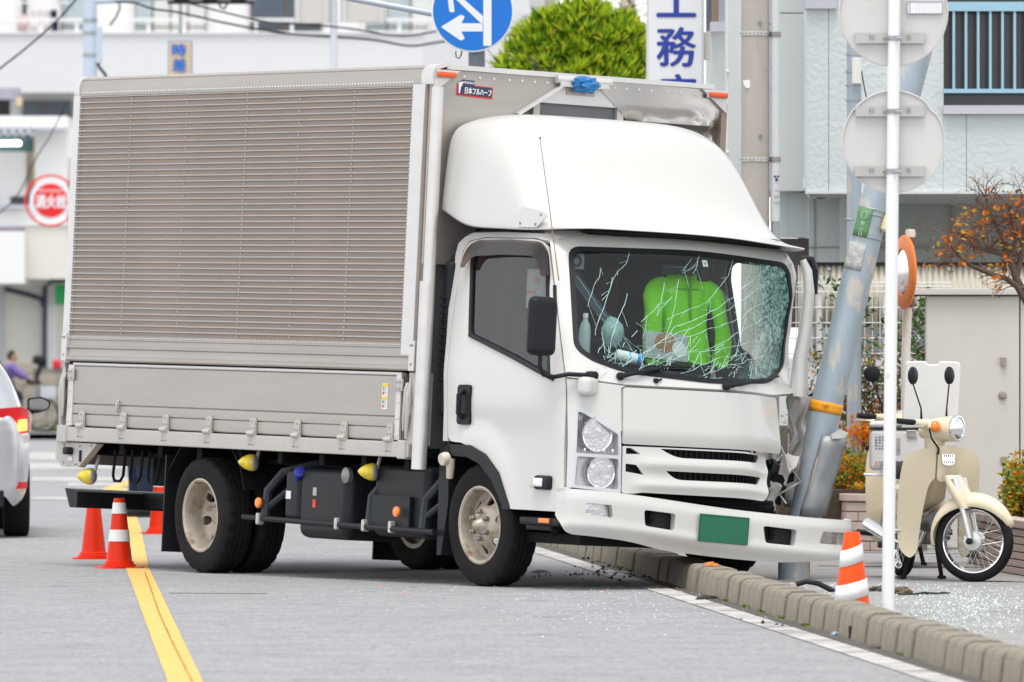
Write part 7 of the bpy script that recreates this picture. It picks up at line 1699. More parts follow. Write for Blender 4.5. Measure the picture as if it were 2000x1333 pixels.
# laundry on the balcony
def cloth(label, u0, u1, v0, v1, mat, seed):
    c = P((u0+u1)/2, v1, AY-.0); mb = MB(); n = 12; m = 8; w = (u1-u0)/FPX*AY; h = (v1-v0)/FPX*AY
    for j in range(m+1):
        for i in range(n+1):
            x = (i/n-.5)*w*(1-.08*math.sin(j*.7)); mb.v.append((x, .06*math.sin(i*1.9+seed)+.03*math.sin(j+seed), h*j/m))
    mb.f = [(j*(n+1)+i, j*(n+1)+i+1, (j+1)*(n+1)+i+1, (j+1)*(n+1)+i) for j in range(m) for i in range(n)]
    o = mb.build('laundry', mat, None, 60, fix=False, loc=(c.x, c.y+.4, c.z)); o.modifiers.new('t', 'SOLIDIFY').thickness = .01
    return tag(o, label, 'laundry', 'laundry on the balcony')
cloth('pale pink shirt drying on the balcony at far left', 28, 52, 28, 64, mk('cloth_pink', (.78, .66, .66), .9), 1)
cloth('white sheet with pink hem drying on the balcony', 52, 97, 16, 64, mk('cloth_white', (.80, .76, .77), .9), 2)
cloth('narrow navy garment hanging beside the balcony pole', 98, 112, 18, 64, mk('cloth_navy', (.06, .08, .16), .9), 3)
# low white shop front at the left edge
LY_ = 137.0; O = Vector((P(60, 0, LY_).x, LY_, 0)); sh_ = far('low_shop', O, 'low white shop with corrugated awning at the left edge behind the car', 'building')
w2 = lambda *a: wb_(sh_, O, *a)
w2('roof_slab', -200, 131, 227, 253, LY_, 6, M_['farwhite']); w2('roof_fascia', -200, 131, 248, 254, LY_-.3, .3, mk('fascia_grey', (.50, .53, .58), .6)); w2('upper_wall', 68, 250, 253, 440, LY_+.2, .3, M_['farwhite']); w2('upper_wall_edge', 66, 68, 262, 400, LY_+.15, .2, mk('edge_cream', (.6, .52, .38), .7))
mb = MB(); n = 24; a, b = P(-60, 262, LY_-.6)-O, P(66, 262, LY_-.6)-O
for i in range(n+1):
    x = lerp(a.x, b.x, i/n); z = a.z+.06*math.sin(i*math.pi/1.5); mb.v += [(x, -.6, z), (x, .6, z+.25)]
mb.f = [(2*i, 2*i+2, 2*i+3, 2*i+1) for i in range(n)]; o_ = mb.build('corrugated_awning', mk('awning_grey', (.42, .43, .46), .6), sh_, 60, fix=False); o_.modifiers.new('t', 'SOLIDIFY').thickness = .02
w2('shop_interior', -200, 66, 264, 300, LY_+.9, .1, mk('interior_teal', (.05, .10, .11), .6)); lt_ = w2('tube_light', -20, 40, 276, 284, LY_+.5, .08, mk('tube_light', (.9, .92, .9), .4, emit=(.9, 1, .95), estr=6.))
w2('roller_panel', -200, 51, 297, 384, LY_+.4, .2, M_['farwhite']); w2('cream_pillar', 51, 66, 297, 384, LY_+.5, .2, mk('pillar_tan', (.46, .41, .33), .8)); w2('dark_strip', 20, 60, 382, 402, LY_+.5, .2, mk('strip_dark', (.12, .12, .12), .8)); w2('ledge', -200, 62, 400, 408, LY_+.1, .4, mk('ledge_blue', (.55, .58, .63), .6))
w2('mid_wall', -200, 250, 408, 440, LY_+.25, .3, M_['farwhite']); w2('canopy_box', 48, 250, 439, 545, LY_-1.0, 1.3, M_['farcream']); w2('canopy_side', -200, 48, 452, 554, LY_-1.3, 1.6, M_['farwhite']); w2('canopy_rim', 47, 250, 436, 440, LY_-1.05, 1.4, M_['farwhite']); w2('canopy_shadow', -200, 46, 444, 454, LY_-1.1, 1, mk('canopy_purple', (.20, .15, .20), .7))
w2('lower_wall', -200, 250, 545, 730, LY_+.5, .3, M_['farcream']); w2('window_strip', 83, 90, 560, 722, LY_+.44, .1, mk('strip_navy', (.04, .05, .09), .5)); w2('white_frame', 90, 110, 560, 742, LY_+.40, .15, M_['farwhite']); w2('pale_door', -200, 5, 560, 730, LY_+.42, .1, mk('door_grey', (.50, .53, .56), .6))
mb = MB(); mb.tube([P(130, 549, LY_+.25)-O, P(100, 550, LY_+.25)-O, P(89, 560, LY_+.25)-O, P(88, 640, LY_+.25)-O, P(88, 720, LY_+.25)-O], .035, 8); mb.build('drain_pipe', mk('pipe_navy', (.035, .04, .07), .5), sh_, 40)
mb = MB(); mb.tube([P(9, 564, LY_+.25)-O, P(60, 577, LY_+.25)-O, P(80, 584, LY_+.25)-O, P(86, 600, LY_+.25)-O], .045, 8); mb.build('drain_pipe', mk('pipe_navy2', (.035, .04, .07), .5), sh_, 40)
w2('green_notice', 108, 130, 556, 595, LY_+.2, .05, mk('notice_green', (.02, .40, .12), .5))
w2('old_awning_fabric', -200, 38, 172, 195, LY_+2, .4, mk('fabric_mauve', (.30, .29, .36), .8, var=.2, vs=3)); w2('dark_box', -10, 18, 195, 225, LY_+2, .3, M_['dark']); w2('tan_box', 31, 42, 190, 206, LY_+1.8, .2, mk('tan_box', (.55, .42, .25), .7))
# concrete block wall in front of the shop
BWY = 132.0; a = P(-120, 848, BWY); O = Vector((a.x, BWY, a.z)); bw = empty('block_wall', O, (0, 0, 0), None, 'low stained concrete block wall behind the cyclist', 'wall')
M_['block'] = mk('block_tan', (.38, .34, .28), .95, var=.2, vs=2.5, bump=.5, bs=20, dirt=(.22, .19, .15), dscale=1.4, damt=.45)
mb = MB(); mb.box((1.6, .1, .55), (3.3, .12, 1.08)); mb.build('block_core', mk('block_mortar', (.24, .22, .19), .95), bw)
bmx = MB(); bmx.rbox((0, 0, 0), (.385, .16, .19), .008, 1); bme_ = bmx.mesh('block', 30); bme_.materials.append(M_['block'])
for r_ in range(5 if True else 0):
    for k in range(9):
        x = .2+k*.395-(.19 if r_ % 2 else 0); hmax = 5 if x < 1.75 else 4
        link('block', bme_, bw, (x, .08, .10+r_*.20))
for k in range(4): link('block', bme_, bw, (.2+k*.395, .08, .10+5*.20))
tag(MB().rbox((0, 0, .08), (.15, .12, .14), .03, 2).build('red_bucket', mk('bucket_red', (.65, .02, .05), .5), None, 40, loc=Vector((P(111, 0, BWY).x, BWY+.05, a.z+1.08))), 'small red container standing on the block wall', 'container')
vg = sheet('verge', [(-14, 128), (-6, 128), (-6, 160), (-14, 160)], .1, mk('verge_asphalt', (.2, .2, .2), .9, var=.15, vs=2))
lp = [(Vector((P(rnd.gauss(92, 10), 0, 131.5).x, 131.5+rnd.uniform(-.2, .2), .1)), 1, rnd.choice([0, 1])) for _ in range(200)]
tag(foliage('weeds', None, lp, [LG, LY], .12, .03, 4, 1.5), 'tuft of green weeds at the foot of the block wall', 'weeds')
# fire hydrant sign
HY = 112.0; b0 = Vector((P(103, 0, HY).x, HY, 0)); hs = empty('hydrant_sign', b0, (0, 0, 0), None, 'round red fire hydrant sign with an outer red ring, partly behind the truck', 'road sign')
c = P(99, 392, HY)-b0; F = Matrix.Translation(c) @ Euler((R(90), 0, 0)).to_matrix().to_4x4(); k = HY/FPX
mb = MB(); mb.lathe([(.001, 0), (41*k, 0), (41*k, .03), (.001, .03)], 48, F); hd_ = mb.build('sign_plate', M_['signwhite'], hs, 40)
mb = MB(); mb.lathe([(33*k, .031), (33*k, .04), (.001, .04)], 48, F); mb.build('red_disc', mk('hydrant_red', (.75, .01, .015), .4), hd_, 40)
mb = MB(); mb.tube([F @ Vector((49*k*math.cos(t*math.pi/24), 49*k*math.sin(t*math.pi/24), .02)) for t in range(48)], 2.2*k, 8, closed=True); mb.build('outer_ring', mk('ring_red', (.70, .02, .04), .4), hs, 40)
for a_ in (.75, 2.35, 3.9, 5.5): mb = MB(); mb.tube([F @ Vector((40*k*math.cos(a_), 40*k*math.sin(a_), .01)), F @ Vector((49*k*math.cos(a_), 49*k*math.sin(a_), .02))], 1*k, 6); mb.build('ring_spoke', M_['red'], hs, 40)
text('lettering', '消火栓', 60*k, 26*k, M_['pwhite'], hd_, frame(P(100, 394, HY-.05)-b0, (1, 0, 0), (0, 0, 1)), .004, .008); text('lettering', 'FIRE HYDRANT', 50*k, 7*k, M_['pwhite'], hd_, frame(P(99, 373, HY-.05)-b0, (1, 0, 0), (0, 0, 1)), .004)
mb = MB(); mb.tube([(.25, .1, 0), (.25, .1, c.z+.6)], .05, 12); mb.build('sign_post', M_['galv'], hs, 40)
# pale blue pole with boxes, and the time-difference sign
PP = 95.0; b0 = Vector((P(176, 0, PP).x, PP, 0)); pb_ = empty('pale_blue_pole', b0, (0, 0, 0), None, 'pale blue steel pole with a slim equipment box at upper left', 'pole')
M_['paleblue'] = mk('pale_blue_paint', (.50, .58, .68), .45, var=.04, vs=3)
mb = MB(); mb.lathe([(.085, 0), (.082, 6.5), (.001, 6.5)], 22); mb.build('pole_shaft', M_['paleblue'], pb_, 50)
q = P(193, 88, PP)-b0; mb = MB(); mb.rbox(q, (.075, .10, .44), .01, 2); mb.build('equipment_box', M_['paleblue'], pb_, 40)
for v in (40, 65, 108):
    z = P(0, v, PP).z; mb = MB(); mb.lathe([(.084, z-.02), (.090, z-.02), (.090, z+.02), (.084, z+.02)], 20, closed=True); mb.build('band', M_['steelgrey'], pb_, 40)
mb = MB(); mb.tube([P(191, 123, PP)-b0, P(194, 132, PP)-b0, P(205, 145, PP)-b0, P(215, 170, PP)-b0], .018, 8); mb.build('cable', M_['black'], pb_, 40)
mb = MB(); mb.tube([P(214, 50, PP-.1)-b0, P(226, 35, PP-.1)-b0, P(234, 18, PP-.1)-b0, P(233, 6, PP-.1)-b0, P(200, 48, PP-.1)-b0][:4], .012, 6); mb.build('cable', M_['black'], pb_, 40)
mb = MB(); mb.tube([P(176, 3, PP)-b0, P(330, -6, PP-.0)-b0, P(520, -14, PP)-b0], .04, 12); mb.build('signal_arm', M_['paleblue'], pb_, 40)
TS = 94.6; b0 = P(352, 110, TS); ts = empty('time_difference_sign', b0, (0, 0, 0), None, 'tan vertical board with blue characters on the wall above the truck', 'sign')
k = TS/FPX; mb = MB(); mb.rbox((0, 0, 0-.12), (48*k, .03, 100*k), .01, 2); mb.build('board_frame', mk('board_bluegrey', (.22, .30, .50), .5), ts, 40)
mb = MB(); mb.box((0, -.016, -.12), (43*k, .006, 95*k)); bf_ = mb.build('board_face', mk('board_tan', (.66, .52, .34), .6), ts)
for s_, v in (('時', 98), ('差', 127), ('式', 157)): text('board_character', s_, 27*k, 24*k, mk('board_blue', (.01, .16, .62), .5), bf_, frame(P(350, v, TS-.03)-b0, (1, 0, 0), (0, 0, 1)), .004, .006)
mb = MB(); mb.tube([(0, .05, 45*k), (0, .05, 120*k)], .02, 8); mb.build('board_hanger', M_['steelgrey'], ts, 40)
# traffic signal seen from below behind, and two sign backs on a grey pole
SG2 = 94.0; b0 = P(412, -18, SG2); tsg = empty('traffic_signal', b0, (0, 0, 0), None, 'underside of a horizontal traffic signal cut by the top edge', 'traffic signal'); k = SG2/FPX
mb = MB(); mb.rbox((0, 0, 0), (180*k, .16, 44*k), .06, 3); mb.build('signal_housing', mk('signal_mauve', (.50, .48, .53), .5), tsg, 40)
for x in (-55, 0, 55): mb = MB(); mb.tube([(x*k, -.05, 0), (x*k, -.30, -.02)], 24*k, 20); mb.build('signal_hood', M_['black'], tsg, 40)
mb = MB(); mb.box((0, .02, -24*k), (170*k, .10, 4*k)); mb.build('signal_bracket', M_['black'], tsg)
mb = MB(); mb.tube([P(428, 4, SG2-.1)-b0, P(430, 14, SG2-.1)-b0, P(438, 18, SG2-.1)-b0, P(444, 8, SG2-.1)-b0], .014, 6); mb.build('signal_cable', M_['black'], tsg, 40)
SB = 92.0; b0 = Vector((P(652, 0, SB).x, SB, 0)); sbk = empty('sign_cluster', b0, (0, 0, 0), None, 'two plain grey sign backs on a pale pole above the truck roof', 'sign'); k = SB/FPX
mb = MB(); mb.lathe([(.045, 0), (.043, 6.3), (.001, 6.3)], 16); mb.build('sign_pole', mk('pole_pale', (.62, .63, .68), .5), sbk, 50)
for (u0, u1, v1) in ((575, 645, 46), (664, 756, 44)):
    a, b = P(u0, v1, SB-.08)-b0, P(u1, -60, SB-.08)-b0; mb = MB(); mb.rbox(((a.x+b.x)/2, a.y, (a.z+b.z)/2), (b.x-a.x, .02, b.z-a.z), .006, 1); o_ = mb.build('sign_panel', mk('sign_back_beige', (.56, .54, .51), .6, var=.04, vs=2), sbk, 40)
    for f_ in (.10, .88): mb = MB(); mb.box((lerp(a.x, b.x, f_), a.y-.02, (a.z+b.z)/2), (.04, .03, b.z-a.z)); mb.build('stiffener', mk('stiffener_grey', (.58, .58, .57), .6), o_)
# pole, wires and houses beyond the evergreen
CP2 = 100.0; b0 = Vector((P(1067, 0, CP2).x, CP2, 0)); cp2 = empty('far_concrete_pole', b0, (0, 0, 0), None, 'tan concrete pole with a grey box left of the evergreen', 'utility pole')
mb = MB(); mb.lathe([(.14, 0), (.12, 8.5), (.001, 8.5)], 20); mb.build('pole_shaft', M_['concrete'], cp2, 50)
mb = MB(); q = P(1050, 0, CP2-.2)-b0; mb.rbox(q, (.20, .16, .22), .02, 2); mb.build('pole_box', mk('polebox', (.50, .50, .50), .5), cp2, 40)
mb = MB(); mb.tube([P(1056, 12, CP2-.2)-b0, P(1052, 35, CP2-.2)-b0, P(1048, 46, CP2-.2)-b0, P(1052, 80, CP2-.2)-b0], .03, 8); mb.tube([P(1041, 12, CP2-.2)-b0, P(1041, 35, CP2-.2)-b0, P(1046, 46, CP2-.2)-b0], .015, 8); mb.build('pole_cables', M_['black'], cp2, 40)
CP3 = 110.0; b0 = Vector((P(1226, 0, CP3).x, CP3, 0)); cp3 = empty('far_concrete_pole', b0, (0, 0, 0), None, 'tan concrete pole between the evergreen and the shop sign', 'utility pole')
mb = MB(); mb.lathe([(.13, 0), (.11, 9), (.001, 9)], 20); mb.build('pole_shaft', mk('far_tan', (.50, .42, .34), .9, var=.08, vs=3), cp3, 50)
HY2 = 170.0; O = Vector((P(1000, 0, HY2).x, HY2, 0)); h2 = far('white_house', O, 'white sided house between blue sign and evergreen', 'building')
M_['siding'] = mk('white_siding', (.78, .78, .78), .7, var=.01, brick={'scale': 3.2, 'mortar': .02, 'col': (.66, .66, .68), 'w': 30, 'h': .6, 'offset': 0.}, stretch=(1, 1, 1))
wb_(h2, O, 'house_wall', 985, 1090, -300, 700, HY2, .4, M_['siding']); wb_(h2, O, 'house_balcony', 1019, 1058, 50, 80, HY2-.3, .3, mk('balcony_pale', (.7, .68, .64), .7)); wb_(h2, O, 'house_window', 1022, 1050, 28, 50, HY2-.1, .1, M_['farglass'])
for k in range(5): wb_(h2, O, 'balcony_bar', 1022+k*6, 1023.2+k*6, 28, 95, HY2-.4, .05, mk('bar_grey', (.45, .45, .45), .6))
HY3 = 190.0; O = Vector((P(1140, 0, HY3).x, HY3, 0)); h3 = far('far_house', O, 'distant low house with railing seen over the evergreen', 'building')
wb_(h3, O, 'house_wall', 1088, 1198, 55, 700, HY3, .4, mk('far_beige', (.55, .52, .50), .8)); wb_(h3, O, 'roof_rail', 1088, 1198, 40, 43, HY3-.1, .1, M_['steelgrey'])
for k in range(20): wb_(h3, O, 'rail_bar', 1090+k*5.5, 1091.5+k*5.5, 43, 55, HY3-.1, .05, M_['steelgrey'])
HY4 = 200.0; O = Vector((P(1240, 0, HY4).x, HY4, 0)); h4 = far('far_wall_block', O, 'pale distant block beside the shop sign', 'building'); wb_(h4, O, 'block_wall', 1205, 1300, 60, 700, HY4, .5, mk('far_pale', (.62, .60, .58), .8)); wb_(h4, O, 'block_cap', 1203, 1300, 55, 60, HY4-.1, .6, M_['farwhite'])
def wire(label, pts, r, Y0, Y1=None):
    q = []
    Y1 = Y1 or Y0
    for i in range(len(pts)-1):
        for j in range(6):
            t = j/6; tt = (i+t)/(len(pts)-1); p0 = pts[max(i-1, 0)]; p1 = pts[i]; p2 = pts[i+1]; p3 = pts[min(i+2, len(pts)-1)]
            f_ = lambda a, b, c, d: .5*((2*b)+(-a+c)*t+(2*a-5*b+4*c-d)*t*t+(-a+3*b-3*c+d)*t**3)
            q.append(P(f_(p0[0], p1[0], p2[0], p3[0]), f_(p0[1], p1[1], p2[1], p3[1]), lerp(Y0, Y1, tt)))
    q.append(P(pts[-1][0], pts[-1][1], Y1)); b = q[0].copy()
    mb = MB(); mb.tube([p_-b for p_ in q], r, 6); return tag(mb.build('overhead_wire', M_['black'], None, 60, loc=b), label, 'wire', 'overhead wires')
wire('black wire running down to the left edge past the pale blue pole', [(152, -5), (110, 42), (50, 95), (-10, 142)], .012, 90)
wire('upper black wire sagging across the balcony from the pale pole', [(225, 4), (262, 6), (300, 18), (350, 25), (420, 41), (500, 57), (560, 66), (640, 72), (690, 75), (740, 80), (800, 90), (850, 84), (900, 76)], .014, 92)
wire('lower black wire sagging across the balcony to the blue sign', [(370, 7), (440, 25), (520, 43), (600, 48), (680, 56), (730, 64), (760, 69), (800, 70), (850, 62), (880, 58)], .012, 91)
wire('thin wire from the tan pole dipping towards the sky gap', [(1100, -2), (1125, 16), (1150, 20), (1170, 12), (1188, -4)], .013, 105)
wire('wire crossing behind the evergreen rising to the right', [(1080, 42), (1130, 36), (1180, 22), (1240, 12), (1262, 6)], .012, 105)
wire('second wire crossing behind the evergreen', [(1092, 60), (1150, 50), (1210, 40), (1265, 30)], .012, 106)
wire('steep wire bundle running down to the shop sign', [(1225, -6), (1238, 20), (1250, 42), (1262, 56)], .02, 106)
wire('steep thin wire by the shop sign', [(1195, -6), (1225, 22), (1250, 20), (1262, 28)], .012, 106)
wire('wire from the left to the tan pole below its box', [(960, 72), (1000, 68), (1050, 60)], .012, 99)
wire('thin slack wire hanging across the low shop at far left', [(128, 205), (100, 262), (70, 310), (35, 380), (-5, 420)], .008, 100)
# ------------------------------------------------------------------ silver car at the left edge, seen from behind
M_['silver'] = mk('silver_paint', (.60, .61, .64), .25, metal=.65, coat=.5, var=.02, vs=10)
cyaw = math.atan2(.085, 1)
rc_ = G(66, 1050); car = empty('silver_car', (rc_.x-.85, rc_.y-.45, 0), (0, 0, cyaw), None, 'silver estate car at the left edge with its right tail lamp lit', 'car')
def csec(s, N=25):
    hw = tab([(0, .74), (.06, .80), (.25, .845), (.8, .86), (3.4, .86), (4.1, .80), (4.4, .62)], s)
    zr = tab([(0, .93), (.05, .98), (.16, 1.06), (.32, 1.24), (.48, 1.40), (.7, 1.455), (1.5, 1.48), (2.3, 1.45), (2.7, 1.32), (3.15, 1.03), (3.6, .96), (4.2, .82), (4.4, .62)], s)
    belt = min(zr-.02, tab([(0, .90), (.5, .98), (3.0, .95), (4.4, .6)], s)); hr = tab([(0, .60), (.3, .60), (.7, .56), (2.3, .57), (3.1, .68), (4.4, .5)], s)
    low = tab([(0, .34), (.1, .24), (4.2, .24), (4.4, .35)], s)
    pts = [(hw-.10, low), (hw-.02, low+.07), (hw, .52), (hw+.004, .70), (hw-.012, .84), (hw-.05, belt), (lerp(hw-.06, hr, .5)+.025, lerp(belt, zr, .55)), (hr+.03, zr-.06), (hr-.06, zr-.008), (0, zr+.015)]
    return [(-a, z) for a, z in pts]+[(a, z) for a, z in reversed(pts[:-1])]
st_ = [0, .03, .08, .16, .25, .32, .40, .48, .6, .8, 1.1, 1.5, 2.0, 2.3, 2.5, 2.7, 2.9, 3.15, 3.4, 3.7, 4.0, 4.2, 4.33, 4.4]
mb = MB(); n = None
for s in st_:
    c = csec(s); n = len(c); mb.v += [(a, s, z) for a, z in c]
for i in range(len(st_)-1):
    for k in range(n-1): mb.f.append((i*n+k, i*n+k+1, (i+1)*n+k+1, (i+1)*n+k))
mb.f.append(tuple(range(n))); mb.f.append(tuple((len(st_)-1)*n+k for k in reversed(range(n)))); 
body = mb.build('body', M_['silver'], car, 45); body.modifiers.new('s', 'SUBSURF').render_levels = 2
def hwz(s, z):
    c = csec(s); r_ = [(zz, a) for a, zz in c if a > 0]; r_.sort(); return tab(r_, z)
M_['carglass'] = mk('car_glass', (.02, .03, .035), .03, spec=.8)
# rear window, side glass
panel('rear_window', [rpoly([(-.56, 1.07), (.56, 1.07), (.50, 1.37), (-.50, 1.37)], .06)], lambda x, z: Vector((x, tab([(1.06, .13), (1.24, .30), (1.40, .46)], z)-.02+.08*abs(x)**2, z+.012)), .006, M_['carglass'], car, .1, 50)
for sx in (-1, 1):
    panel('side_window', [rpoly([(.62, 1.04), (.75, 1.36), (2.25, 1.38), (2.75, 1.06)], .05)], lambda s, z: Vector((sx*(hwz(s, z)+.006), s, z)), .004, M_['carglass'], car, .12, 50)
    # tail lamp wrapping the corner
    def tl(a, z, o=.012):
        # a: 0 = inboard on the tail, 1 = forward end on the flank
        t = a; s = tab([(0, .015), (.55, .06), (.75, .14), (1, .42)], t); x = tab([(0, .48), (.55, .77), (.75, .835), (1, .868)], t); return Vector((sx*(x+o*.6), s-o, z))
    L_ = panel('tail_lamp', [rpoly([(0, .97), (.55, .995), (1, .93), (.86, .80), (.55, .79), (0, .80)], [.02, .02, .03, .05, .02, .02])], lambda a, z: tl(a, z), .012, mk('tail_red', (.62, .015, .02), .12, coat=.6, var=.1, vs=12), car, .08, 40)
    panel('clear_strip', [[(.10, .785), (.55, .775), (.84, .785), (.80, .725), (.55, .715), (.12, .73)]], lambda a, z: tl(a, z, .010), .01, mk('lamp_clear_pale', (.66, .60, .58), .1, coat=.5, var=.15, vs=30), L_, .08, 40)
    panel('brake_light', [rpoly([(.50, .895), (.68, .90), (.68, .815), (.50, .81)], .02)], lambda a, z: tl(a, z, .024), .006, mk('brake_glow', (.9, .25, .05), .3, emit=(1., .30, .04), estr=3.0), L_, .05, 40)
    panel('indicator', [[(.40, .78), (.50, .78), (.50, .73), (.40, .73)]], lambda a, z: tl(a, z, .020), .006, M_['amber'], L_, .05, 40)
    panel('bumper_reflector', [rpoly([(.22, .43), (.72, .425), (.70, .375), (.28, .375)], .02)], lambda a, z: tl(a, z, .016), .01, mk('reflector_red2', (.6, .01, .015), .15, coat=.5), car, .06, 40)
    for s in (.78, 3.42):
        w = empty('wheel', (sx*.76, s, .305), (0, R(90 if sx > 0 else -90), 0), car)
        mb = MB(); mb.lathe([(.20, -.09), (.26, -.10), (.295, -.092), (.305, -.07), (.305, .07), (.295, .092), (.26, .10), (.20, .09)], 40, closed=True); mb.build('tyre', M_['rubber'], w, 40)
        mb = MB(); mb.lathe([(.20, .08), (.19, .05), (.06, .06), (.001, .065)], 28); mb.build('rim', M_['alloy'], w, 40)
    # door mirror
    hd = Vector((sx*.98, 2.42, .99)); mb = MB(); mb.tube([(sx*.84, 2.45, .93), (sx*.90, 2.44, .92), (sx*.93, 2.42, .96)], [.03, .025, .03], 10); mm = mb.build('door_mirror_stem', M_['black'], car, 40)
    Fm = Matrix.Translation(hd) @ Euler((R(90), 0, 0)).to_matrix().to_4x4()
    out = rpoly([(-.10*sx, .055), (.02*sx, .07), (.09*sx, .03), (.08*sx, -.03), (-.02*sx, -.065), (-.09*sx, -.055)], .03)
    mb = MB(); mb.prism(out, lambda q: Fm @ Vector((q[0], q[1], .02)), lambda q: Fm @ Vector((q[0]*.75, q[1]*.8, -.09))); mb.build('mirror_shell', M_['black'], mm, 30)
    mb = MB(); mb.prism([(a*.84, b*.80) for a, b in out], lambda q: Fm @ Vector((q[0], q[1], .0195)), lambda q: Fm @ Vector((q[0], q[1], .022))); mb.build('mirror_glass', mk('mirror_glass', (.75, .82, .84), .02, metal=1), mm)
for k, z in enumerate((1.13, 1.09)):
    mb = MB(); mb.prism(circ(.47, 0, .035, .016, 14), lambda q: (q[0], .145+k*-.02, z+q[1]), lambda q: (q[0], .138+k*-.02, z+q[1])); mb.build('window_sticker', mk('sticker_mint' if k == 0 else 'sticker_white', (.35, .75, .55) if k == 0 else (.75, .8, .78), .5), car)
mb = MB(); mb.box((0, .02, .30), (1.3, .06, .12)); mb.build('bumper_valance', M_['black'], car)
mb = MB(); mb.rbox((0, -.01, .72), (.36, .02, .17), .008); mb.build('number_plate', M_['pwhite'], car)

# ------------------------------------------------------------------ people
def skin(name, V, E, rad, mat, parent, root=0, sub=2):
    me = bpy.data.meshes.new(name); bm = bmesh.new(); ly = bm.verts.layers.skin.verify(); vs_ = [bm.verts.new(v) for v in V]
    for a, b in E: bm.edges.new((vs_[a], vs_[b]))
    for v, r in zip(vs_, rad): v[ly].radius = (r, r) if not isinstance(r, tuple) else r
    vs_[root][ly].use_root = True
    bm.to_mesh(me); bm.free(); o = link(name, me, parent, mat=mat)
    o.modifiers.new('skin', 'SKIN').use_smooth_shade = True; s = o.modifiers.new('sub', 'SUBSURF'); s.levels = sub; s.render_levels = sub
    return o
M_['skin'] = mk('skin', (.50, .30, .20), .55, var=.05); M_['hair'] = mk('hair', (.02, .016, .014), .6)
def head(parent, c, facing, s=1.0, cap=None):
    bm = bmesh.new(); bmesh.ops.create_icosphere(bm, subdivisions=4, radius=1); Rz = Euler((0, 0, facing)).to_matrix()
    for v in bm.verts:
        p = v.co.copy(); x, y, z = p
        q = Vector((x*.098, y*.078*(1-.18*max(0, -z)), z*.122)); 
        q.x += .022*math.exp(-((y/.16)**2+((z+.12)/.22)**2))*(1 if x > 0 else 0)     # nose
        q.x -= .010*(math.exp(-(((y-.38)/.2)**2+((z-.08)/.13)**2))+math.exp(-(((y+.38)/.2)**2+((z-.08)/.13)**2)))*(1 if x > 0 else 0)
        q.x += .012*math.exp(-((z+.8)/.25)**2)*(1 if x > 0 else 0)
        v.co = Vector(c)+Rz @ (q*s)
    me = bpy.data.meshes.new('head'); bm.to_mesh(me); bm.free(); finish(me, 60); h = link('head', me, parent, mat=M_['skin'])
    bm = bmesh.new(); bmesh.ops.create_icosphere(bm, subdivisions=3, radius=1)
    for v in bm.verts:
        p = v.co.copy(); q = Vector((p.x*.106-.012, p.y*.088, p.z*.118+.018))
        if p.z < -.25 and p.x > -.2: q *= .6
        if p.x > .55: q.x -= .03; q.z = max(q.z, .06)
        v.co = Vector(c)+Rz @ (q*s*(1+.05*noise.noise(p*6)))
    me = bpy.data.meshes.new('hair'); bm.to_mesh(me); bm.free(); finish(me, 60); link('hair', me, parent, mat=cap or M_['hair'])
    for sy in (-1, 1):
        mb = MB(); mb.rbox(Vector(c)+Rz @ Vector((0, sy*.082*s, -.005)), (.035*s, .018*s, .055*s), .008, 2, rot=(0, 0, facing)); mb.build('ear', M_['skin'], h, 50)
def hand(parent, w, d, side, mat, s=1.0):
    """palm and five bent fingers; w wrist, d pointing direction"""
    d = Vector(d).normalized(); sd = d.cross(Vector((0, 0, 1)))
    sd = sd.normalized() if sd.length > .1 else Vector((0, 1, 0)); up = sd.cross(d).normalized(); w = Vector(w)
    mb = MB(); M0 = Matrix.Identity(4)
    for i in range(3): M0[i][0], M0[i][1], M0[i][2], M0[i][3] = d[i], sd[i], up[i], w[i]
    mb.rbox((.045*s, 0, 0), (.095*s, .08*s, .03*s), .012*s, 2, M=M0); h = mb.build('hand', mat, parent, 60)
    for k, (o, L) in enumerate(((-.03, .062), (-.01, .075), (.011, .07), (.03, .055))):
        mb = MB(); mb.tube([M0 @ Vector(((.085)*s, o*s, 0)), M0 @ Vector(((.085+L*.5)*s, o*s, -.008*s)), M0 @ Vector(((.085+L*.85)*s, o*s, -.03*s))], [.0095*s, .009*s, .007*s], 8); mb.build('finger', mat, h, 60)
    mb = MB(); mb.tube([M0 @ Vector((.02*s, side*.035*s, -.005*s)), M0 @ Vector((.055*s, side*.06*s, -.015*s)), M0 @ Vector((.085*s, side*.055*s, -.03*s))], [.012*s, .011*s, .008*s], 8); mb.build('thumb', mat, h, 60)
# worker in dark blue standing behind the tailboard
wp = G(279, 1010); wk = empty('person', wp, (0, 0, R(200)), None, 'person in dark blue trousers standing behind the truck tailboard, legs visible', 'person')
M_['workblue'] = mk('work_blue', (.008, .016, .045), .85, var=.15, vs=12, bump=.2, bs=40)
V = [(0, 0, .95), (0, 0, 1.12), (0, 0, 1.35), (0, 0, 1.46), (0, 0, 1.55), (0, .19, 1.42), (.02, .24, 1.14), (.10, .25, .90), (0, -.19, 1.42), (.02, -.24, 1.14), (.10, -.25, .90), (.0, .10, .90), (.02, .12, .50), (.0, .13, .09), (0, -.10, .90), (.02, -.12, .50), (0, -.13, .09)]
E_ = [(0, 1), (1, 2), (2, 3), (3, 4), (2, 5), (5, 6), (6, 7), (2, 8), (8, 9), (9, 10), (0, 11), (11, 12), (12, 13), (0, 14), (14, 15), (15, 16)]
rad = [.13, .125, .15, .07, .055, .06, .045, .032, .06, .045, .032, .085, .06, .04, .085, .06, .04]
skin('body', V, E_, rad, M_['skin'], wk)
Vt = [(0, 0, .97), (.0, .10, .90), (.02, .125, .50), (-.005, .135, .10), (0, -.10, .90), (.02, -.125, .50), (-.005, -.135, .10), (0, 0, 1.05)]
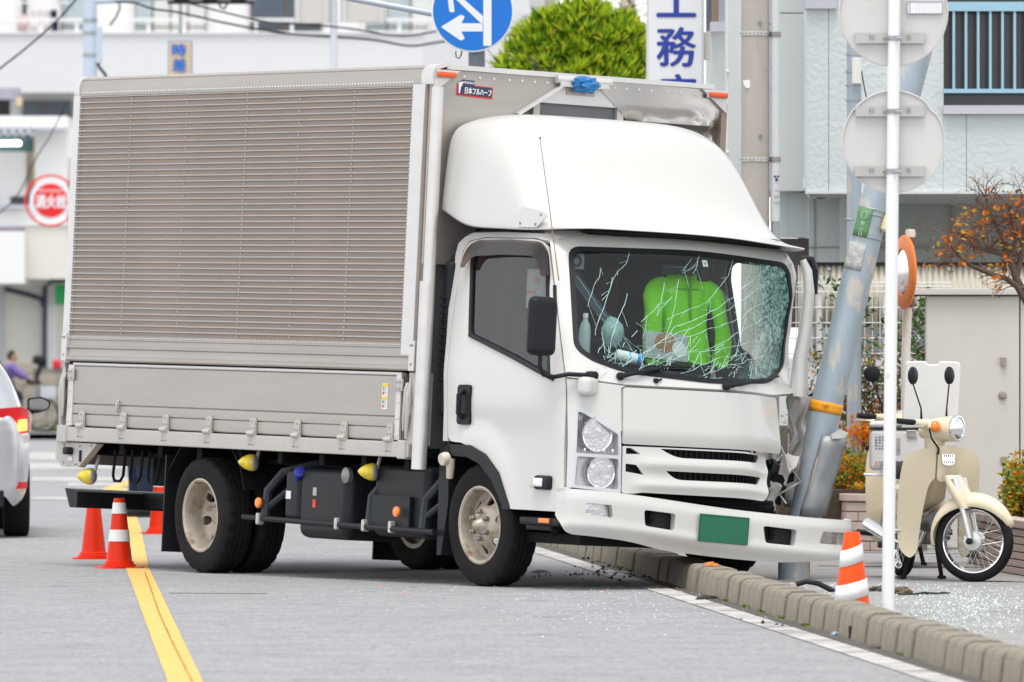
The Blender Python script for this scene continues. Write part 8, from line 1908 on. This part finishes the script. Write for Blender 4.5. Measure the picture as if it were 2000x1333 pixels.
skin('trousers', Vt, [(0, 1), (1, 2), (2, 3), (0, 4), (4, 5), (5, 6), (0, 7)], [.145, .105, .085, .085, .105, .085, .085, .14], M_['workblue'], wk)
Vj = [(0, 0, 1.0), (0, 0, 1.2), (0, 0, 1.38), (0, 0, 1.47), (0, .19, 1.42), (.02, .245, 1.14), (.10, .255, .93), (0, -.19, 1.42), (.02, -.245, 1.14), (.10, -.255, .93)]
skin('jacket', Vj, [(0, 1), (1, 2), (2, 3), (2, 4), (4, 5), (5, 6), (2, 7), (7, 8), (8, 9)], [.16, .155, .165, .085, .085, .06, .05, .085, .06, .05], M_['workblue'], wk)
head(wk, (.02, 0, 1.64), 0, 1.0, M_['workblue'])
hand(wk, (.10, .25, .89), (.1, 0, -1), 1, M_['skin']); hand(wk, (.10, -.25, .89), (.1, 0, -1), -1, M_['skin'])
for sy in (-1, 1): mb = MB(); mb.rbox((.055, sy*.135, .045), (.27, .095, .075), .035, 3); mb.rbox((.055, sy*.135, .012), (.28, .10, .024), .01, 2); mb.build('shoe', M_['black'], wk, 50)
# cyclist in a purple down jacket
CYY = 131.0; gz = .11; cb = Vector((P(30, 0, CYY).x, CYY, gz)); bk = empty('bicycle', cb, (0, 0, R(12)), None, 'city bicycle with grey front basket and black child seat beyond the silver car', 'bicycle')
M_['bikeframe'] = mk('bike_frame', (.45, .46, .48), .35, metal=.5)
for x in (-.52, .52):
    w = empty('wheel', (x, 0, .31), (0, 0, 0), bk)
    mb = MB(); mb.tube([(.295*math.cos(t*math.pi/20), 0, .295*math.sin(t*math.pi/20)) for t in range(40)], .02, 8, closed=True); mb.build('tyre', M_['rubber'], w, 60)
    mb = MB(); mb.tube([(.27*math.cos(t*math.pi/20), 0, .27*math.sin(t*math.pi/20)) for t in range(40)], .008, 6, closed=True); mb.build('rim', M_['alloy'], w, 60)
    for k in range(14): a = k*math.pi/7; mb = MB(); mb.tube([(0, 0, 0), (.27*math.cos(a), 0, .27*math.sin(a))], .003, 4); mb.build('spoke', M_['alloy'], w)
mb = MB(); mb.tube([(.52, 0, .31), (.40, 0, .75), (.36, 0, .98)], .018, 8); mb.tube([(.40, 0, .72), (.10, 0, .34), (-.05, 0, .30)], .02, 8); mb.tube([(-.05, 0, .30), (-.18, 0, .80)], .018, 8); mb.tube([(-.05, 0, .30), (-.52, 0, .31)], .012, 8); mb.tube([(-.15, 0, .68), (-.52, 0, .31)], .012, 8); mb.build('frame', M_['bikeframe'], bk, 40)
mb = MB(); mb.tube([(.25, .28, 1.0), (.34, .15, 1.02), (.36, 0, .99), (.34, -.15, 1.02), (.25, -.28, 1.0)], .012, 8); mb.build('handlebar', M_['bikeframe'], bk, 40)
mb = MB(); mb.rbox((-.20, 0, .83), (.24, .16, .07), .03, 2); mb.build('saddle', M_['black'], bk, 40)
mb = MB(); mb.rbox((.60, 0, .72), (.30, .34, .24), .03, 2); mb.build('front_basket', mk('basket_grey', (.50, .51, .55), .7, var=.15, vs=12), bk, 40)
mb = MB(); mb.rbox((.42, 0, 1.08), (.08, .26, .42), .05, 3, rot=(0, .35, 0)); mb.rbox((.34, 0, .92), (.26, .26, .08), .03, 2); mb.rbox((.46, 0, 1.33), (.26, .30, .17), .06, 3, rot=(0, .2, 0)); mb.build('child_seat', M_['black'], bk, 50)
bk.scale = (.88, .88, .88); pc = cb+Euler((0, 0, R(12))).to_matrix() @ Vector((-.18, 0, 0)); cy = empty('person', (pc.x, pc.y, gz), (0, 0, R(12)), None, 'person in a purple down jacket riding a bicycle beyond the silver car', 'person')
cy.scale = (.84, .84, .84); M_['purple'] = mk('purple_down', (.17, .12, .36), .6, var=.12, vs=8, stretch=(1, 1, 6), bump=.3, bs=16)
V = [(-.0, 0, .90), (.05, 0, 1.10), (.11, 0, 1.26), (.13, 0, 1.34), (.14, 0, 1.40), (.12, .17, 1.27), (.32, .22, 1.10), (.46, .24, 1.03), (.12, -.17, 1.27), (.32, -.22, 1.10), (.46, -.24, 1.03), (.05, .10, .86), (.34, .12, .70), (.22, .12, .28), (.05, -.10, .86), (.30, -.12, .52), (.08, -.12, .16)]
skin('body', V, E_, [.12, .115, .13, .06, .05, .055, .042, .03, .055, .042, .03, .08, .058, .04, .08, .058, .04], M_['skin'], cy)
Vj = [(-.0, 0, .92), (.05, 0, 1.10), (.11, 0, 1.26), (.13, 0, 1.33), (.12, .17, 1.27), (.32, .225, 1.10), (.43, .24, 1.04), (.12, -.17, 1.27), (.32, -.225, 1.10), (.43, -.24, 1.04)]
skin('down_jacket', Vj, [(0, 1), (1, 2), (2, 3), (2, 4), (4, 5), (5, 6), (2, 7), (7, 8), (8, 9)], [.15, .15, .16, .08, .085, .07, .055, .085, .07, .055], M_['purple'], cy)
Vt = [(0, 0, .90), (.05, .10, .86), (.34, .12, .70), (.22, .12, .30), (.05, -.10, .86), (.30, -.12, .52), (.08, -.12, .18)]
skin('trousers', Vt, [(0, 1), (1, 2), (2, 3), (0, 4), (4, 5), (5, 6)], [.13, .095, .075, .06, .095, .075, .06], M_['workblue'], cy)
head(cy, (.16, 0, 1.47), 0, .95); hand(cy, (.46, .24, 1.03), (1, 0, -.2), -1, M_['skin'], .9); hand(cy, (.46, -.24, 1.03), (1, 0, -.2), 1, M_['skin'], .9)
for x, y, z in ((.26, .12, .22), (.12, -.12, .10)): mb = MB(); mb.rbox((x+.04, y, z), (.25, .085, .07), .03, 3); mb.build('shoe', M_['black'], cy, 50)

# ------------------------------------------------------------------ debris on the ground
rg = random.Random(77)
def shards(name, pts, size, mats, label, seed, cat='debris'):
    rg = random.Random(seed); V, F_, MI = [], [], []
    for p in pts:
        s = size*rg.uniform(.4, 1.5); b = len(V); a0 = rg.uniform(0, 6.28); tz = rg.uniform(0, .8)
        ring = [(p.x+s*math.cos(a0+k*2.1)*rg.uniform(.6, 1), p.y+s*math.sin(a0+k*2.1)*rg.uniform(.6, 1), p.z+.001) for k in range(3)]
        V += ring+[(p.x+s*.2, p.y, p.z+s*(.35+tz))]; F_ += [(b, b+1, b+3), (b+1, b+2, b+3), (b+2, b, b+3), (b, b+2, b+1)]; mi = rg.randrange(len(mats)); MI += [mi]*4
    me = bpy.data.meshes.new(name); me.from_pydata(V, [], F_); [me.materials.append(m) for m in mats]; me.polygons.foreach_set('material_index', MI); me.update()
    return tag(link(name, me), label, cat, kind='stuff')
GM = [mk('shard_mint', (.66, .82, .80), .12, spec=.8), mk('shard_white', (.82, .86, .86), .12, spec=.8), mk('shard_clear', (.45, .62, .60), .08, spec=.9)]
pts = []
for _ in range(2300):
    u, v = rg.gauss(1890, 95), rg.gauss(1192, 26)
    if v < 1140: continue
    q = G(u, v, .031)
    if q.x > kx(q.y)+.24: pts.append(q)
for _ in range(500):
    q = G(rg.uniform(1420, 1900), rg.uniform(1140, 1170), .031)
    if q.x > kx(q.y)+.24: pts.append(q)
shards('glass_fragments', pts, .0055, GM, 'broken windscreen glass strewn over the sidewalk', 1)
pts = [G(rg.gauss(1250, 170), rg.gauss(1190, 26), .001) for _ in range(420)]+[G(rg.uniform(520, 1300), rg.uniform(1130, 1200), .001) for _ in range(160)]
pts = [q for q in pts if q.x < kx(q.y)-.02]
shards('glass_fragments', pts, .005, GM, 'broken glass glinting on the road in front of the truck', 2)
pts = [G(rg.gauss(1290, 60), rg.gauss(1150, 5), .001) for _ in range(40)]+[G(rg.uniform(680, 1330), rg.gauss(1150, 7), .001) for _ in range(30)]
shards('amber_fragments', pts, .008, [M_['amber'], mk('shard_tan', (.5, .35, .2), .6)], 'small orange lamp fragments on the road by the front wheel', 3)
pts = [G(rg.gauss(1240, 60), rg.gauss(1110, 10), .003) for _ in range(160)]+[G(rg.uniform(1020, 1350), rg.gauss(1124, 4), .001) for _ in range(60)]+[G(rg.gauss(1560, 60), rg.gauss(1215, 10), .001) for _ in range(25)]
shards('black_fragments', pts, .016, [M_['black'], M_['blackmatte']], 'black plastic crumbs on the road under the cab', 4)
def lump(name, c, d, mat, label, cat, seed, rot=0., amp=.5):
    bm = bmesh.new(); bmesh.ops.create_icosphere(bm, subdivisions=4, radius=1)
    for v in bm.verts:
        n_ = v.co.normalized(); k = 1+amp*noise.noise(n_*2+Vector((seed, 0, 0)))+amp*.5*noise.noise(n_*6+Vector((0, seed, 0))); v.co = Vector((n_.x*d[0]*k, n_.y*d[1]*k, max(n_.z*d[2]*k, -d[2]*.3)))
    me = bpy.data.meshes.new(name); bm.to_mesh(me); bm.free(); finish(me, 50); me.materials.append(mat)
    return tag(link(name, me, None, (c.x, c.y, c.z+d[2]*.3), (0, 0, rot)), label, cat)
lump('dirt_clod', G(1757, 1160, .031), (.065, .05, .028), mk('clod', (.16, .12, .08), .95, var=.4, vs=25, bump=.8, bs=40), 'brown clod of dirt on the sidewalk behind the white post', 'debris', 3)
lump('dirt_clod', G(1715, 1155, .031), (.05, .05, .022), mk('clod2', (.10, .085, .07), .95, var=.4, vs=25), 'small dark dirt clod left of the white post', 'debris', 8)
def plank(name, u0, v0, u1, v1, z, w, h, mat, label):
    a, b = G(u0, v0, z), G(u1, v1, z); c = (a+b)/2; d = b-a; rz = math.atan2(d.y, d.x); mb = MB()
    n = 8
    for i in range(n+1):
        t = i/n-.5; ww = w*(1-.7*abs(t*2)**3); mb.v += [(t*d.length, -ww, 0), (t*d.length, ww, 0), (t*d.length, ww*.4, h*(1-.5*abs(t*2))+.004*math.sin(i*2)), (t*d.length, -ww*.6, h*(1-.6*abs(t*2)))]
    for i in range(n):
        for k in range(4): mb.f.append((i*4+k, i*4+(k+1) % 4, (i+1)*4+(k+1) % 4, (i+1)*4+k))
    mb.f += [(0, 1, 2, 3), (n*4, n*4+1, n*4+2, n*4+3)]
    return tag(mb.build(name, mat, None, 40, loc=c+Vector((0, 0, .001)), rot=(0, 0, rz)), label, 'debris')
plank('plastic_strip', 1363, 1173, 1398, 1169, .0, .05, .02, M_['black'], 'black plastic wedge on the road beside the white edge line')
plank('plastic_strip', 1042, 1119, 1068, 1118, .0, .06, .015, M_['black'], 'small black scrap on the road right of the front wheel')
plank('plastic_strip', 1205, 1119, 1228, 1122, .0, .06, .015, M_['black'], 'small black scrap on the white line under the cab')
plank('plastic_strip', 1755, 1163, 1857, 1160, .031, .02, .012, M_['black'], 'thin black strip lying among the glass on the sidewalk')
a = [P(u, v, 45.5) for u, v in [(1555, 1142), (1575, 1136), (1598, 1140), (1630, 1156), (1650, 1160)]]
mb = MB(); mb.tube([q-a[0] for q in a], .016, 10); tag(mb.build('bent_hose', M_['black'], None, 50, loc=a[0]), 'bent black hose lying behind the kerb beside the orange cone', 'debris')
plank('amber_lens', 1376, 1104, 1402, 1106, .152, .03, .02, M_['amber'], 'orange lamp lens lying on the kerb at its end')
lump('litter', G(1717, 1268, .0), (.045, .05, .014), mk('litter_dark', (.12, .10, .12), .6, var=.6, vs=20), 'crumpled dark wrapper in the gutter by the drain slot', 'litter', 5, .4)
lump('litter', G(1631, 1240, .004), (.018, .018, .01), mk('litter_blue', (.40, .60, .75), .5), 'tiny pale blue scrap in the gutter', 'litter', 6)
lump('leaf_litter', G(1588, 1218, .0), (.05, .05, .012), mk('litter_brown', (.16, .07, .06), .9, var=.4, vs=30), 'small heap of reddish dead leaves at the kerb foot', 'litter', 7)
pts = []
for (u, v, n) in ((1243, 1110, 40), (1252, 1115, 40), (1205, 1098, 20), (1440, 1175, 30), (1475, 1187, 40), (1500, 1196, 30), (1615, 1223, 60), (1568, 1208, 30), (1776, 1280, 20)):
    for _ in range(n):
        q = G(u+rg.gauss(0, 4), v+rg.gauss(0, 1), .003); q.x = kx(q.y)-abs(rg.gauss(0, .012)); pts.append((q, 1, rg.choice([0, 1])))
tag(foliage('kerb_moss', None, pts, [LY, LG], .016, .012, 6, 1.), 'bright green moss tufts along the kerb foot', 'moss')
